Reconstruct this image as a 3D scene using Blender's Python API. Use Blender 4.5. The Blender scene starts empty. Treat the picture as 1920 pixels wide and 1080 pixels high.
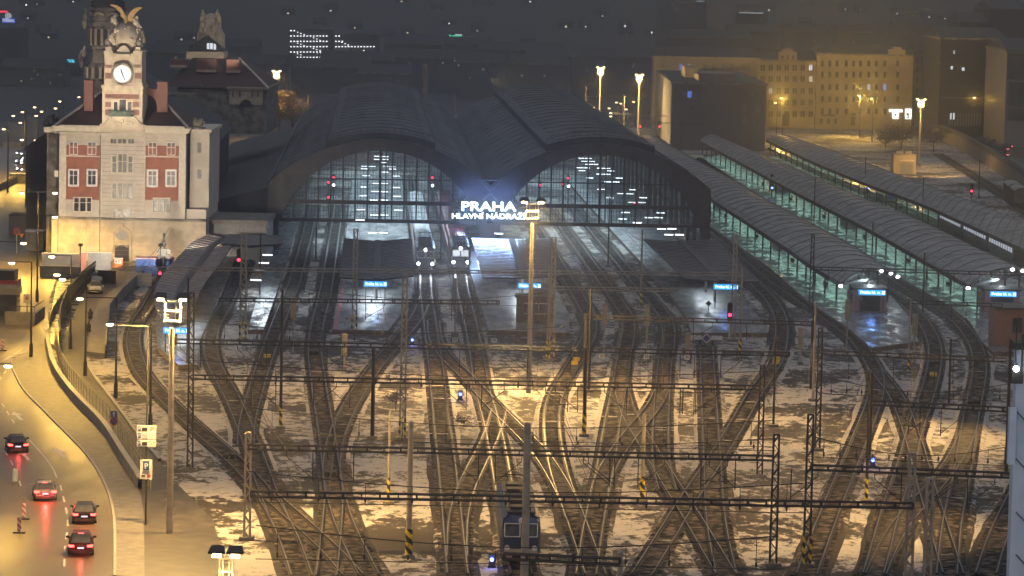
import bpy, math, random
from mathutils import Vector, Matrix
S = bpy.context.scene
COL = S.collection
random.seed(7)
# ------------------------------------------------------------------ camera model
F, HC, PITCH, ROLL = 6400.0, 44.0, math.atan(598/6400.0), 0.021
cp, sp, cr, sr = math.cos(PITCH), math.sin(PITCH), math.cos(ROLL), math.sin(ROLL)
def ray(x, y):
    a, b = x-960.0, y-540.0
    u, v = a*cr+b*sr, -a*sr+b*cr
    return Vector((u, F*cp-v*sp, -F*sp-v*cp))
def G(x, y, z=0.0):                       # photograph pixel -> point on the level z
    d = ray(x, y); t = (z-HC)/d.z
    return Vector((d.x*t, d.y*t, z))
def P(x, y, Y):                           # photograph pixel -> point on the upright plane at distance Y
    d = ray(x, y); t = Y/d.y
    return Vector((d.x*t, Y, HC+d.z*t))
def proj(p):
    q = Vector(p)-Vector((0, 0, HC))
    f = q.y*cp-q.z*sp; up = q.y*sp+q.z*cp
    u, v = q.x/f*F, -up/f*F
    return (960+u*cr-v*sr, 540+u*sr+v*cr)
def hgt(b, ytop):                         # height that makes an upright from b reach row ytop
    lo, hi = 0.0, 120.0
    for _ in range(40):
        m = (lo+hi)/2
        if proj((b.x, b.y, b.z+m))[1] > ytop: lo = m
        else: hi = m
    return lo
cam = bpy.data.cameras.new('camera'); co = bpy.data.objects.new('camera', cam); COL.objects.link(co)
R_ = Vector((1, 0, 0)); U_ = Vector((0, sp, cp)); F_ = Vector((0, cp, -sp))
r_ = R_*cr+U_*sr; u_ = U_*cr-R_*sr
co.matrix_world = Matrix(((r_.x, u_.x, -F_.x, 0), (r_.y, u_.y, -F_.y, 0), (r_.z, u_.z, -F_.z, HC), (0, 0, 0, 1)))
cam.sensor_width = 36; cam.lens = 36*F/1920; cam.clip_start = 1; cam.clip_end = 20000
S.camera = co
# ------------------------------------------------------------------ mesh builder
class MB:
    def __init__(s): s.v = []; s.f = []; s.sm = False
    def add(s, vs, fs):
        o = len(s.v); s.v += [Vector(p) for p in vs]; s.f += [tuple(i+o for i in f) for f in fs]; return s
    def box(s, c, d, rz=0.0):
        x, y, z = d[0]/2, d[1]/2, d[2]/2; c = Vector(c); k, q = math.cos(rz), math.sin(rz)
        vs = []
        for Z in (-z, z):
            for X, Y in ((-x, -y), (x, -y), (x, y), (-x, y)):
                vs.append((c.x+X*k-Y*q, c.y+X*q+Y*k, c.z+Z))
        return s.add(vs, [(3, 2, 1, 0), (4, 5, 6, 7), (0, 1, 5, 4), (1, 2, 6, 5), (2, 3, 7, 6), (3, 0, 4, 7)])
    def bb(s, x0, x1, y0, y1, z0, z1): return s.box(((x0+x1)/2, (y0+y1)/2, (z0+z1)/2), (x1-x0, y1-y0, z1-z0))
    def bar(s, a, b, w, h=None):          # rectangular bar from a to b
        a, b = Vector(a), Vector(b); h = h or w; d = (b-a)
        if d.length < 1e-6: return s
        d.normalize(); up = Vector((0, 0, 1)) if abs(d.z) < .95 else Vector((0, 1, 0))
        r = d.cross(up).normalized(); u = r.cross(d)
        vs = []
        for p in (a, b):
            for i, j in ((-1, -1), (1, -1), (1, 1), (-1, 1)): vs.append(p+r*(i*w/2)+u*(j*h/2))
        return s.add(vs, [(3, 2, 1, 0), (4, 5, 6, 7), (0, 1, 5, 4), (1, 2, 6, 5), (2, 3, 7, 6), (3, 0, 4, 7)])
    def tube(s, a, b, r0, r1=None, n=8):
        a, b = Vector(a), Vector(b); r1 = r0 if r1 is None else r1; d = (b-a).normalized()
        up = Vector((0, 0, 1)) if abs(d.z) < .95 else Vector((0, 1, 0))
        r = d.cross(up).normalized(); u = r.cross(d); vs = []
        for p, R in ((a, r0), (b, r1)):
            for i in range(n):
                t = 2*math.pi*i/n; vs.append(p+r*(R*math.cos(t))+u*(R*math.sin(t)))
        return s.add(vs, [(i, (i+1) % n, n+(i+1) % n, n+i) for i in range(n)]+[tuple(range(n-1, -1, -1)), tuple(range(n, 2*n))])
    def lathe(s, c, prof, n=16):          # prof: (radius, z)
        c = Vector(c); vs = []; m = len(prof)
        for R, z in prof:
            for i in range(n):
                t = 2*math.pi*i/n; vs.append((c.x+R*math.cos(t), c.y+R*math.sin(t), c.z+z))
        fs = [(k*n+i, k*n+(i+1) % n, (k+1)*n+(i+1) % n, (k+1)*n+i) for k in range(m-1) for i in range(n)]
        return s.add(vs, fs+[tuple(range(n-1, -1, -1)), tuple(range((m-1)*n, m*n))])
    def ell(s, c, r, n=10, m=7):          # ellipsoid
        c = Vector(c); prof = []
        vs = []
        for k in range(m+1):
            t = math.pi*(k/m)-math.pi/2; q = max(math.cos(t), .02)
            for i in range(n):
                a = 2*math.pi*i/n; vs.append((c.x+r[0]*q*math.cos(a), c.y+r[1]*q*math.sin(a), c.z+r[2]*math.sin(t)))
        fs = [(k*n+i, k*n+(i+1) % n, (k+1)*n+(i+1) % n, (k+1)*n+i) for k in range(m) for i in range(n)]
        return s.add(vs, fs+[tuple(range(n-1, -1, -1)), tuple(range(m*n, (m+1)*n))])
    def prism(s, poly, ext):              # planar polygon pushed along ext
        n = len(poly); e = Vector(ext); vs = [Vector(p) for p in poly]+[Vector(p)+e for p in poly]
        return s.add(vs, [tuple(range(n-1, -1, -1)), tuple(range(n, 2*n))]+[(i, (i+1) % n, n+(i+1) % n, n+i) for i in range(n)])
    def slab(s, poly, z0, z1):            # ground polygon as a solid between two levels
        return s.prism([(p[0], p[1], z0) for p in poly], (0, 0, z1-z0))
    def sheet(s, poly, z): return s.add([(p[0], p[1], z) for p in poly], [tuple(range(len(poly)))])
    def grid(s, rows, close=False):
        n = len(rows[0]); vs = [p for r in rows for p in r]
        return s.add(vs, [(k*n+i, k*n+i+1, (k+1)*n+i+1, (k+1)*n+i) for k in range(len(rows)-1) for i in range(n-1)])
    def shift(s, d): s.v = [p-d for p in s.v]; return s
    def build(s, name, mat, parent=None, world=False, smooth=False):
        me = bpy.data.meshes.new(name)
        off = parent_loc(parent) if (parent is not None and world) else Vector((0, 0, 0))
        me.from_pydata([tuple(p-off) for p in s.v], [], s.f); me.update()
        if mat: me.materials.append(mat)
        if smooth:
            for p in me.polygons: p.use_smooth = True
        o = bpy.data.objects.new(name, me); COL.objects.link(o)
        if parent is not None: o.parent = parent
        return o
def parent_loc(p):
    v = Vector((0, 0, 0))
    while p is not None: v = v+p.location; p = p.parent
    return v
def tag(o, label=None, cat=None, group=None, kind=None):
    if label: o['label'] = label
    if cat: o['category'] = cat
    if group: o['group'] = group
    if kind: o['kind'] = kind
    return o
def thing(name, label, cat, loc=(0, 0, 0), rz=0.0, group=None):
    o = bpy.data.objects.new(name, None); COL.objects.link(o); o.location = loc; o.rotation_euler = (0, 0, rz)
    o.empty_display_size = .5
    return tag(o, label, cat, group, 'thing' if label else None)
def struct(name, mb, mat, smooth=False): return tag(mb.build(name, mat, smooth=smooth), kind='structure')
def copy_tree(o, parent=None):
    c = o.copy(); COL.objects.link(c)
    if parent is not None: c.parent = parent
    for ch in list(o.children): copy_tree(ch, c)
    return c
def text(name, s, size, mat, loc, parent=None, ext=.03, align='CENTER', rot=(math.pi/2, 0, 0), sx=1.0, bold=0.0):
    cu = bpy.data.curves.new(name, 'FONT'); cu.body = s; cu.size = size; cu.extrude = ext; cu.align_x = align; cu.align_y = 'CENTER'; cu.offset = bold
    t = bpy.data.objects.new(name, cu); COL.objects.link(t)
    bpy.context.view_layer.update()
    me = bpy.data.meshes.new_from_object(t.evaluated_get(bpy.context.evaluated_depsgraph_get()))
    bpy.data.objects.remove(t); me.materials.clear(); me.materials.append(mat)
    o = bpy.data.objects.new(name, me); COL.objects.link(o)
    o.location = loc; o.rotation_euler = rot; o.scale = (sx, 1, 1)
    if parent is not None: o.parent = parent
    return o
# ------------------------------------------------------------------ materials
def _nodes(name):
    m = bpy.data.materials.new(name); m.use_nodes = True; nt = m.node_tree
    return m, nt, nt.nodes['Principled BSDF'], nt.nodes.new, nt.links.new
def mat(name, col, rough=.7, metal=0.0, col2=None, scale=2.0, detail=4.0, bump=0.0, rough2=None, stretch=None, coord='Object', lo=.4, hi=.62):
    m, nt, b, N, L = _nodes(name)
    b.inputs['Base Color'].default_value = (*col, 1); b.inputs['Roughness'].default_value = rough; b.inputs['Metallic'].default_value = metal
    if col2 or bump or rough2 is not None:
        tc = N('ShaderNodeTexCoord'); mp = N('ShaderNodeMapping'); L(tc.outputs[coord], mp.inputs[0])
        if stretch: mp.inputs['Scale'].default_value = stretch
        nz = N('ShaderNodeTexNoise'); nz.inputs['Scale'].default_value = scale; nz.inputs['Detail'].default_value = detail; L(mp.outputs[0], nz.inputs['Vector'])
        rp = N('ShaderNodeMapRange'); rp.inputs[1].default_value = lo; rp.inputs[2].default_value = hi; L(nz.outputs['Fac'], rp.inputs[0])
        if col2:
            mx = N('ShaderNodeMix'); mx.data_type = 'RGBA'; mx.inputs[6].default_value = (*col, 1); mx.inputs[7].default_value = (*col2, 1)
            L(rp.outputs[0], mx.inputs[0]); L(mx.outputs[2], b.inputs['Base Color'])
        if rough2 is not None:
            r2 = N('ShaderNodeMapRange'); r2.inputs[3].default_value = rough; r2.inputs[4].default_value = rough2; L(rp.outputs[0], r2.inputs[0]); L(r2.outputs[0], b.inputs['Roughness'])
        if bump:
            bp = N('ShaderNodeBump'); bp.inputs['Strength'].default_value = bump; bp.inputs['Distance'].default_value = .05; L(nz.outputs['Fac'], bp.inputs['Height']); L(bp.outputs[0], b.inputs['Normal'])
    return m
def emit(name, col, st, sample=False):
    m, nt, b, N, L = _nodes(name)
    b.inputs['Base Color'].default_value = (.02, .02, .02, 1)
    b.inputs['Emission Color'].default_value = (*col, 1); b.inputs['Emission Strength'].default_value = st
    if not sample: m.cycles.emission_sampling = 'NONE'
    return m
def stripes(name, c1, c2, sc, direction='DIAGONAL', rough=.5):
    m, nt, b, N, L = _nodes(name)
    tc = N('ShaderNodeTexCoord'); sx = N('ShaderNodeSeparateXYZ'); L(tc.outputs['Object'], sx.inputs[0])
    a = N('ShaderNodeMath'); a.operation = 'ADD'; L(sx.outputs['X'], a.inputs[0]); L(sx.outputs['Z'], a.inputs[1])
    if direction == 'Z': a.inputs[0].default_value = 0; nt.links.remove(a.inputs[0].links[0])
    k = N('ShaderNodeMath'); k.operation = 'MULTIPLY'; k.inputs[1].default_value = sc; L(a.outputs[0], k.inputs[0])
    fr = N('ShaderNodeMath'); fr.operation = 'FRACT'; L(k.outputs[0], fr.inputs[0])
    gt = N('ShaderNodeMath'); gt.operation = 'GREATER_THAN'; gt.inputs[1].default_value = .5; L(fr.outputs[0], gt.inputs[0])
    mx = N('ShaderNodeMix'); mx.data_type = 'RGBA'; mx.inputs[6].default_value = (*c1, 1); mx.inputs[7].default_value = (*c2, 1)
    L(gt.outputs[0], mx.inputs[0]); L(mx.outputs[2], b.inputs['Base Color']); b.inputs['Roughness'].default_value = rough
    return m
def ground_mat():
    m, nt, b, N, L = _nodes('ballast_and_snow')
    tc = N('ShaderNodeTexCoord')
    def noise(sc, det, rough=.55, mp=None):
        n = N('ShaderNodeTexNoise'); n.inputs['Scale'].default_value = sc; n.inputs['Detail'].default_value = det; n.inputs['Roughness'].default_value = rough
        if mp:
            q = N('ShaderNodeMapping'); q.inputs['Scale'].default_value = mp; L(tc.outputs['Object'], q.inputs[0]); L(q.outputs[0], n.inputs['Vector'])
        else: L(tc.outputs['Object'], n.inputs['Vector'])
        return n
    big = noise(.075, 3); mid = noise(1.35, 6, .7, (.62, .40, 1)); fine = noise(3.6, 3, .6)
    a = N('ShaderNodeMath'); a.operation = 'MULTIPLY_ADD'; a.inputs[1].default_value = .8; L(big.outputs[0], a.inputs[0]); L(mid.outputs[0], a.inputs[2])
    a2 = N('ShaderNodeMath'); a2.operation = 'MULTIPLY_ADD'; a2.inputs[1].default_value = .28; L(fine.outputs[0], a2.inputs[0]); L(a.outputs[0], a2.inputs[2])
    rp = N('ShaderNodeMapRange'); rp.inputs[1].default_value = 1.03; rp.inputs[2].default_value = 1.065; L(a2.outputs[0], rp.inputs[0])
    g = noise(7, 4); gm = N('ShaderNodeMix'); gm.data_type = 'RGBA'; gm.inputs[6].default_value = (.012, .0105, .008, 1); gm.inputs[7].default_value = (.075, .062, .047, 1); L(g.outputs[0], gm.inputs[0])
    sn = N('ShaderNodeMix'); sn.data_type = 'RGBA'; sn.inputs[6].default_value = (.27, .25, .22, 1); sn.inputs[7].default_value = (.60, .57, .53, 1); L(mid.outputs[0], sn.inputs[0])
    mx = N('ShaderNodeMix'); mx.data_type = 'RGBA'; L(rp.outputs[0], mx.inputs[0]); L(gm.outputs[2], mx.inputs[6]); L(sn.outputs[2], mx.inputs[7])
    L(mx.outputs[2], b.inputs['Base Color']); b.inputs['Roughness'].default_value = .85
    bp = N('ShaderNodeBump'); bp.inputs['Strength'].default_value = .5; bp.inputs['Distance'].default_value = .12; L(a2.outputs[0], bp.inputs['Height']); L(bp.outputs[0], b.inputs['Normal'])
    return m
def ballast_mat():
    m, nt, b, N, L = _nodes('dark_ballast_with_snow')
    g = N('ShaderNodeNewGeometry')
    def noise(sc, det, r=.6):
        n = N('ShaderNodeTexNoise'); n.inputs['Scale'].default_value = sc; n.inputs['Detail'].default_value = det; n.inputs['Roughness'].default_value = r; L(g.outputs['Position'], n.inputs['Vector']); return n
    st = noise(1.6, 5, .75); mid = noise(.9, 6, .72); big = noise(.03, 2)
    c = N('ShaderNodeMix'); c.data_type = 'RGBA'; c.inputs[6].default_value = (.004, .004, .0035, 1); c.inputs[7].default_value = (.06, .05, .038, 1); sm = N('ShaderNodeMapRange'); sm.inputs[1].default_value = .38; sm.inputs[2].default_value = .66; L(st.outputs[0], sm.inputs[0]); L(sm.outputs[0], c.inputs[0])
    sx = N('ShaderNodeSeparateXYZ'); L(g.outputs['Position'], sx.inputs[0])
    y0 = N('ShaderNodeMapRange'); y0.inputs[1].default_value = 275; y0.inputs[2].default_value = 310; L(sx.outputs['Y'], y0.inputs[0])
    y1 = N('ShaderNodeMapRange'); y1.inputs[1].default_value = 430; y1.inputs[2].default_value = 385; L(sx.outputs['Y'], y1.inputs[0])
    mu = N('ShaderNodeMath'); mu.operation = 'MULTIPLY'; L(y0.outputs[0], mu.inputs[0]); L(y1.outputs[0], mu.inputs[1])
    a = N('ShaderNodeMath'); a.operation = 'MULTIPLY_ADD'; a.inputs[1].default_value = .9; L(big.outputs[0], a.inputs[0]); L(mid.outputs[0], a.inputs[2])
    a2 = N('ShaderNodeMath'); a2.operation = 'MULTIPLY_ADD'; a2.inputs[1].default_value = .22; L(mu.outputs[0], a2.inputs[0]); L(a.outputs[0], a2.inputs[2])
    rp = N('ShaderNodeMapRange'); rp.inputs[1].default_value = 1.04; rp.inputs[2].default_value = 1.14; L(a2.outputs[0], rp.inputs[0])
    mx = N('ShaderNodeMix'); mx.data_type = 'RGBA'; L(rp.outputs[0], mx.inputs[0]); L(c.outputs[2], mx.inputs[6]); mx.inputs[7].default_value = (.42, .39, .35, 1)
    L(mx.outputs[2], b.inputs['Base Color']); b.inputs['Roughness'].default_value = .9
    return m
def glass_front():
    m = bpy.data.materials.new('milky_glass'); m.use_nodes = True; nt = m.node_tree; N = nt.nodes.new; L = nt.links.new
    nt.nodes.clear(); o = N('ShaderNodeOutputMaterial'); t = N('ShaderNodeBsdfTransparent'); t.inputs[0].default_value = (.80, .86, .88, 1)
    d = N('ShaderNodeBsdfTranslucent'); d.inputs[0].default_value = (.55, .6, .62, 1); g = N('ShaderNodeBsdfGlossy'); g.inputs['Roughness'].default_value = .1
    df = N('ShaderNodeBsdfDiffuse'); df.inputs[0].default_value = (.35, .38, .4, 1); a0 = N('ShaderNodeMixShader'); a0.inputs[0].default_value = .4; L(d.outputs[0], a0.inputs[1]); L(df.outputs[0], a0.inputs[2])
    a = N('ShaderNodeMixShader'); a.inputs[0].default_value = .30; L(t.outputs[0], a.inputs[1]); L(a0.outputs[0], a.inputs[2])
    b = N('ShaderNodeMixShader'); b.inputs[0].default_value = .04; L(a.outputs[0], b.inputs[1]); L(g.outputs[0], b.inputs[2]); L(b.outputs[0], o.inputs[0])
    return m
M = {}
M['ground'] = ground_mat()
M['ballast'] = ballast_mat()
M['railfoot'] = mat('oily_shaded_rail_foot', (.012, .010, .009), .7, col2=(.025, .02, .016), scale=3)  # dark for oily ballast and also for the shadow beside the rail
M['sleeper'] = mat('snow_dusted_sleeper', (.010, .009, .007), .85, col2=(.24, .20, .16), scale=1.3, detail=2, lo=.44, hi=.66)
M['rail'] = mat('worn_rail_steel', (.20, .185, .175), .45, .5, col2=(.12, .11, .10), scale=.6)
M['road'] = mat('wet_asphalt', (.125, .10, .062), .42, col2=(.09, .074, .05), scale=.5, bump=.12, rough2=.34, stretch=(1, .25, 1))
M['street'] = mat('patched_asphalt', (.11, .10, .085), .20, col2=(.22, .21, .19), scale=.35, bump=.4, rough2=.5, lo=.5, hi=.6)
M['pave'] = mat('paving', (.20, .185, .16), .6, col2=(.13, .12, .105), scale=1.2, bump=.15)
M['path'] = mat('dark_path_asphalt', (.055, .048, .04), .6, col2=(.10, .088, .072), scale=.7, bump=.2, lo=.45, hi=.68)
M['kerb'] = mat('granite_kerb', (.42, .40, .36), .6, col2=(.3, .28, .25), scale=3)
M['paint'] = mat('road_paint', (.75, .73, .68), .5, col2=(.5, .48, .44), scale=3)
M['conc'] = mat('old_concrete', (.24, .225, .20), .8, col2=(.15, .14, .125), scale=.9, bump=.1)
M['plat'] = mat('wet_platform_paving', (.17, .18, .185), .30, col2=(.09, .095, .10), scale=.8, bump=.12, rough2=.55, stretch=(1, .3, 1))
M['plat2'] = mat('wet_platform_slabs', (.22, .235, .23), .16, col2=(.11, .12, .12), scale=.7, bump=.22, rough2=.5, stretch=(1, .35, 1))
M['platside'] = mat('platform_edge_wall', (.20, .15, .11), .8, col2=(.12, .09, .07), scale=1.5, bump=.2)
M['stucco'] = mat('cream_stucco', (.62, .56, .48), .85, col2=(.52, .47, .40), scale=.6)
M['stone'] = mat('banded_sandstone', (.56, .48, .36), .85, col2=(.40, .34, .26), scale=.8, bump=.1)
M['dstone'] = mat('weathered_stone', (.30, .27, .22), .85, col2=(.10, .09, .08), scale=.7, bump=.3)
M['redpl'] = mat('red_plaster', (.37, .155, .11), .85, col2=(.31, .135, .10), scale=.8)
M['brick'] = mat('red_brick', (.22, .11, .088), .85, col2=(.16, .082, .068), scale=3)
M['tile'] = mat('brown_roof_tile', (.10, .055, .045), .8, col2=(.055, .032, .03), scale=3, bump=.2, stretch=(4, 1, 1))
M['slate'] = mat('dark_slate', (.05, .05, .053), .75, col2=(.03, .03, .033), scale=1.5)
M['trim'] = mat('pale_trim', (.70, .64, .52), .8, col2=(.6, .55, .46), scale=2)
M['glassd'] = mat('unlit_window', (.022, .022, .024), .5)
M['glass'] = mat('window_glass', (.04, .045, .05), .1, col2=(.10, .105, .105), scale=.8, lo=.45, hi=.6)
M['curtain'] = mat('curtained_window', (.20, .195, .185), .3, col2=(.10, .10, .10), scale=1.5)
M['dark'] = mat('near_black', (.02, .02, .021), .5)
M['gold'] = mat('gilded_metal', (.90, .72, .36), .3, .8, col2=(.75, .55, .22), scale=4)
M['verd'] = mat('green_copper', (.06, .11, .09), .6, col2=(.03, .06, .05), scale=5)
M['hroof'] = mat('sooty_roof_sheet', (.026, .028, .031), .6, col2=(.014, .015, .017), scale=.25, rough2=.7, stretch=(1, .15, 1))
M['hsteel'] = mat('grey_hall_steel', (.075, .07, .068), .6, col2=(.045, .042, .04), scale=.8)
M['hglass'] = glass_front()
M['hin'] = mat('hall_inner_lining', (.34, .36, .37), .8, col2=(.22, .235, .24), scale=.3, stretch=(1, .2, 1))
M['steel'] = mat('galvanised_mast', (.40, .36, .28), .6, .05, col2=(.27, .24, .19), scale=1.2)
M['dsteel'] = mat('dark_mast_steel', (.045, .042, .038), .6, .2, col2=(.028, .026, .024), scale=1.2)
M['warn'] = stripes('yellow_black_hazard', (.75, .55, .03), (.02, .02, .02), 1.25)
M['wetroof'] = mat('wet_glossy_canopy', (.34, .35, .37), .13, .8, col2=(.18, .19, .2), scale=.5, rough2=.22, bump=.06)
M['canroof'] = mat('ribbed_canopy_metal', (.21, .22, .215), .42, col2=(.12, .125, .125), scale=.5, rough2=.6, bump=.1)
M['cangrey'] = mat('dark_canopy_felt', (.06, .058, .062), .55, col2=(.035, .034, .037), scale=.5, rough2=.35, bump=.15)
M['canribs'] = stripes('seamed_canopy', (.28, .235, .22), (.13, .105, .10), 1.0, 'Z')
M['white'] = mat('white_paint', (.75, .75, .73), .5, col2=(.6, .6, .58), scale=2)
M['grey'] = mat('grey_paint', (.25, .25, .25), .5, col2=(.19, .19, .19), scale=2)
M['wood'] = mat('weathered_boarding', (.23, .18, .12), .8, col2=(.15, .12, .08), scale=1.5, stretch=(6, 1, .5))
M['bark'] = mat('bark', (.09, .065, .045), .9, col2=(.05, .04, .03), scale=5)
M['leaf'] = mat('autumn_leaf', (.22, .12, .03), .8, col2=(.12, .08, .03), scale=.8)
M['twig'] = mat('frosted_twigs', (.14, .12, .09), .9, col2=(.08, .07, .05), scale=.8)
M['skin'] = mat('skin', (.5, .32, .24), .6)
M['coat'] = mat('dark_coat', (.03, .028, .03), .8, col2=(.02, .02, .02), scale=6)
M['red'] = mat('red_paint', (.5, .05, .05), .4, col2=(.4, .04, .04), scale=2)
M['blue'] = mat('blue_paint', (.04, .09, .30), .4, col2=(.03, .07, .24), scale=2)
M['orange'] = mat('orange_panel', (.75, .22, .04), .6, col2=(.65, .18, .03), scale=2)
E = {}
E['white'] = emit('white_lamp', (.9, .95, 1), 14)
E['cool'] = emit('cool_tube', (.85, .93, 1), 5)
E['warm'] = emit('sodium_lamp', (1, .72, .32), 16)
E['warm2'] = emit('distant_sodium_lamp', (1, .66, .30), 7)
E['red'] = emit('red_signal', (1, .02, .05), 9)
E['blue'] = emit('blue_signal', (.10, .18, 1), 9)
E['tail'] = emit('tail_lamp', (1, .06, .05), 8)
E['tail2'] = emit('dim_tail_lamp', (1, .08, .10), 2.5)
E['plate'] = emit('glowing_plate', (.8, .9, 1), .9)  # glow put on the plate itself in place of its lamp's light
E['neon'] = emit('neon_letters', (.50, .70, 1), 8.0)
E['bsign'] = emit('blue_sign_face', (.03, .35, .95), 1.5)
E['btext'] = emit('sign_lettering', (.75, .95, 1), 2.5)
E['win'] = emit('lit_window', (.85, .92, 1), .9)
E['winw'] = emit('warm_lit_window', (1, .8, .5), .7)
E['winb'] = emit('blue_lit_window', (.12, .25, 1), .8)
E['clock'] = emit('clock_dial', (1, .98, .93), 1.6)
E['cyan'] = emit('cyan_sign', (.1, .7, 1), 2.2)
E['green'] = emit('green_sign', (.03, .8, .45), 1.2)
E['redn'] = emit('red_sign', (1, .05, .1), 1.6)
E['shop'] = emit('bright_shopfront', (1, .98, .95), 2.2)
E['teal'] = emit('teal_tube', (.55, 1, .85), 3.0)
E['faint'] = emit('faint_lit_window', (.8, .88, 1), .45)
E['head'] = emit('headlamp', (.92, .96, 1), 20)
# ------------------------------------------------------------------ lights
def light(kind, loc, power, col, size=.3, aim=None, spot=None, name='lamp_light', sy=None, blend=.6, parent=None):
    l = bpy.data.lights.new(name, kind); l.energy = power; l.color = col
    if kind in ('POINT', 'SPOT'): l.shadow_soft_size = size
    if kind == 'AREA':
        l.size = size
        if sy: l.shape = 'RECTANGLE'; l.size_y = sy
    if kind == 'SPOT': l.spot_size = spot or 2.4; l.spot_blend = blend
    o = bpy.data.objects.new(name, l); COL.objects.link(o); o.location = loc
    if aim is not None:
        d = Vector(aim)-Vector(loc); o.rotation_euler = d.to_track_quat('-Z', 'Y').to_euler()
    return o
SOD = (1, .64, .27); SOD2 = (1, .60, .19); COOL = (.80, .92, 1); TEAL = (.55, 1, .84)
w = bpy.data.worlds.new('World'); S.world = w; w.use_nodes = True; nt = w.node_tree
sky = nt.nodes.new('ShaderNodeTexSky'); sky.sky_type = 'NISHITA'; sky.sun_disc = False
sky.sun_elevation = math.radians(3.0); sky.sun_rotation = math.radians(200); sky.air_density = 1.4; sky.dust_density = 2.0
mx = nt.nodes.new('ShaderNodeMix'); mx.data_type = 'RGBA'; mx.inputs[0].default_value = .85
mx.inputs[7].default_value = (.92, .94, 1.10, 1)
nt.links.new(sky.outputs[0], mx.inputs[6]); nt.links.new(mx.outputs[2], nt.nodes['Background'].inputs[0])
nt.nodes['Background'].inputs[1].default_value = .26
sun = bpy.data.lights.new('sun', 'SUN'); sun.energy = .02; sun.angle = math.radians(20); sun.color = (.8, .88, 1)
so = bpy.data.objects.new('sun', sun); COL.objects.link(so); so.rotation_euler = (math.radians(55), 0, math.radians(20))
S.view_settings.view_transform = 'Standard'; S.view_settings.look = 'None'; S.view_settings.exposure = 0.34; S.view_settings.gamma = 1.0
S.render.engine = 'CYCLES'; c_ = S.cycles
c_.use_denoising = True; c_.max_bounces = 4; c_.diffuse_bounces = 2; c_.glossy_bounces = 2; c_.transmission_bounces = 2; c_.transparent_max_bounces = 12; c_.volume_bounces = 0
c_.sample_clamp_indirect = 4.0; c_.caustics_reflective = False; c_.caustics_refractive = False; c_.use_adaptive_sampling = False; c_.use_light_tree = False
try: c_.denoiser = 'OPENIMAGEDENOISE'
except Exception: pass
# ------------------------------------------------------------------ terrain
gm = MB(); gm.add([(-900, 60, 0), (900, 60, 0), (900, 1500, 0), (-900, 1500, 0)], [(0, 1, 2, 3)])
struct('ground', gm, M['ground'])
def hillz(p):
    t = max(0, (p.y-1700)/2300); return -.6+min(1, t)**1.3*150+(14*math.sin(p.x*.004+1)+9*math.sin(p.x*.011+p.y*.003))*min(1, t*2)
hm = MB(); rows = []
for k in range(28):
    Y = 1480+k*150; row = []
    for i in range(41):
        X = -1800+i*90; t = max(0, (Y-1700)/2300)
        row.append((X, Y, -.6+min(1, t)**1.3*150+ (14*math.sin(X*.004+1)+9*math.sin(X*.011+Y*.003))*min(1, t*2)))
    rows.append(row)
hm.grid(rows)
M['hill'] = mat('night_hillside', (.035, .035, .03), .95, col2=(.06, .06, .055), scale=.02)
struct('hills', hm, M['hill'], True)
M['cityg'] = mat('dark_city_ground', (.03, .03, .031), .8, col2=(.055, .055, .056), scale=.03)
cg = MB(); cg.add([(-800, 800, .06), (-45, 800, .06), (-45, 1020, .06), (800, 1020, .06), (800, 1499, .06), (-800, 1499, .06)], [(0, 1, 2, 3, 4, 5)]); struct('city_ground', cg, M['cityg'])
# ------------------------------------------------------------------ curves on the ground
def smooth_pts(pix, z=0.0, step=.62, passes=14):
    p = [G(x, y, z) for x, y in pix]
    p = [p[0]*2-p[1]]+p+[p[-1]*2-p[-2]]
    out = []
    for i in range(1, len(p)-2):
        n = max(4, int((p[i+1]-p[i]).length/2))
        for k in range(n):
            t = k/n
            out.append(.5*((2*p[i])+(p[i+1]-p[i-1])*t+(2*p[i-1]-5*p[i]+4*p[i+1]-p[i+2])*t*t+(3*p[i]-p[i-1]-3*p[i+1]+p[i+2])*t**3))
    out.append(p[-2])
    for _ in range(passes):
        out = [out[0]]+[(out[i-1]+out[i]*2+out[i+1])/4 for i in range(1, len(out)-1)]+[out[-1]]
    res = [out[0]]; acc = 0
    for a, b in zip(out, out[1:]):
        L = (b-a).length
        if L < 1e-6: continue
        d = step-acc
        while d <= L: res.append(a+(b-a)*(d/L)); d += step
        acc = (L-(d-step))
    return res
def normals(pts):
    ns = []
    for i in range(len(pts)):
        d = pts[min(i+1, len(pts)-1)]-pts[max(i-1, 0)]
        d.z = 0; d.normalize(); ns.append(Vector((d.y, -d.x, 0)))
    return ns
def sweep(mb, pts, prof, ns=None, cap=True):       # prof: [(offset to the side, height)]
    ns = ns or normals(pts); k = len(prof); vs = []; fs = []
    for p, n in zip(pts, ns):
        for s, h in prof: vs.append(Vector((p.x, p.y, p.z))+n*s+Vector((0, 0, h)))
    for i in range(len(pts)-1):
        for j in range(k-1): fs.append((i*k+j, i*k+j+1, (i+1)*k+j+1, (i+1)*k+j))
    return mb.add(vs, fs)
def thin(pts, tol=.02):
    r = [pts[0]]
    for i in range(1, len(pts)-1):
        if i % 5 == 0: r.append(pts[i])
    return r+[pts[-1]]
VP = (704.0, -62.0)
def toward(x, y, ynew):                             # follow the hall axis further away or nearer
    k = (ynew-y)/(VP[1]-y); return (x+(VP[0]-x)*k, ynew)
NTR = [0]
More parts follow.
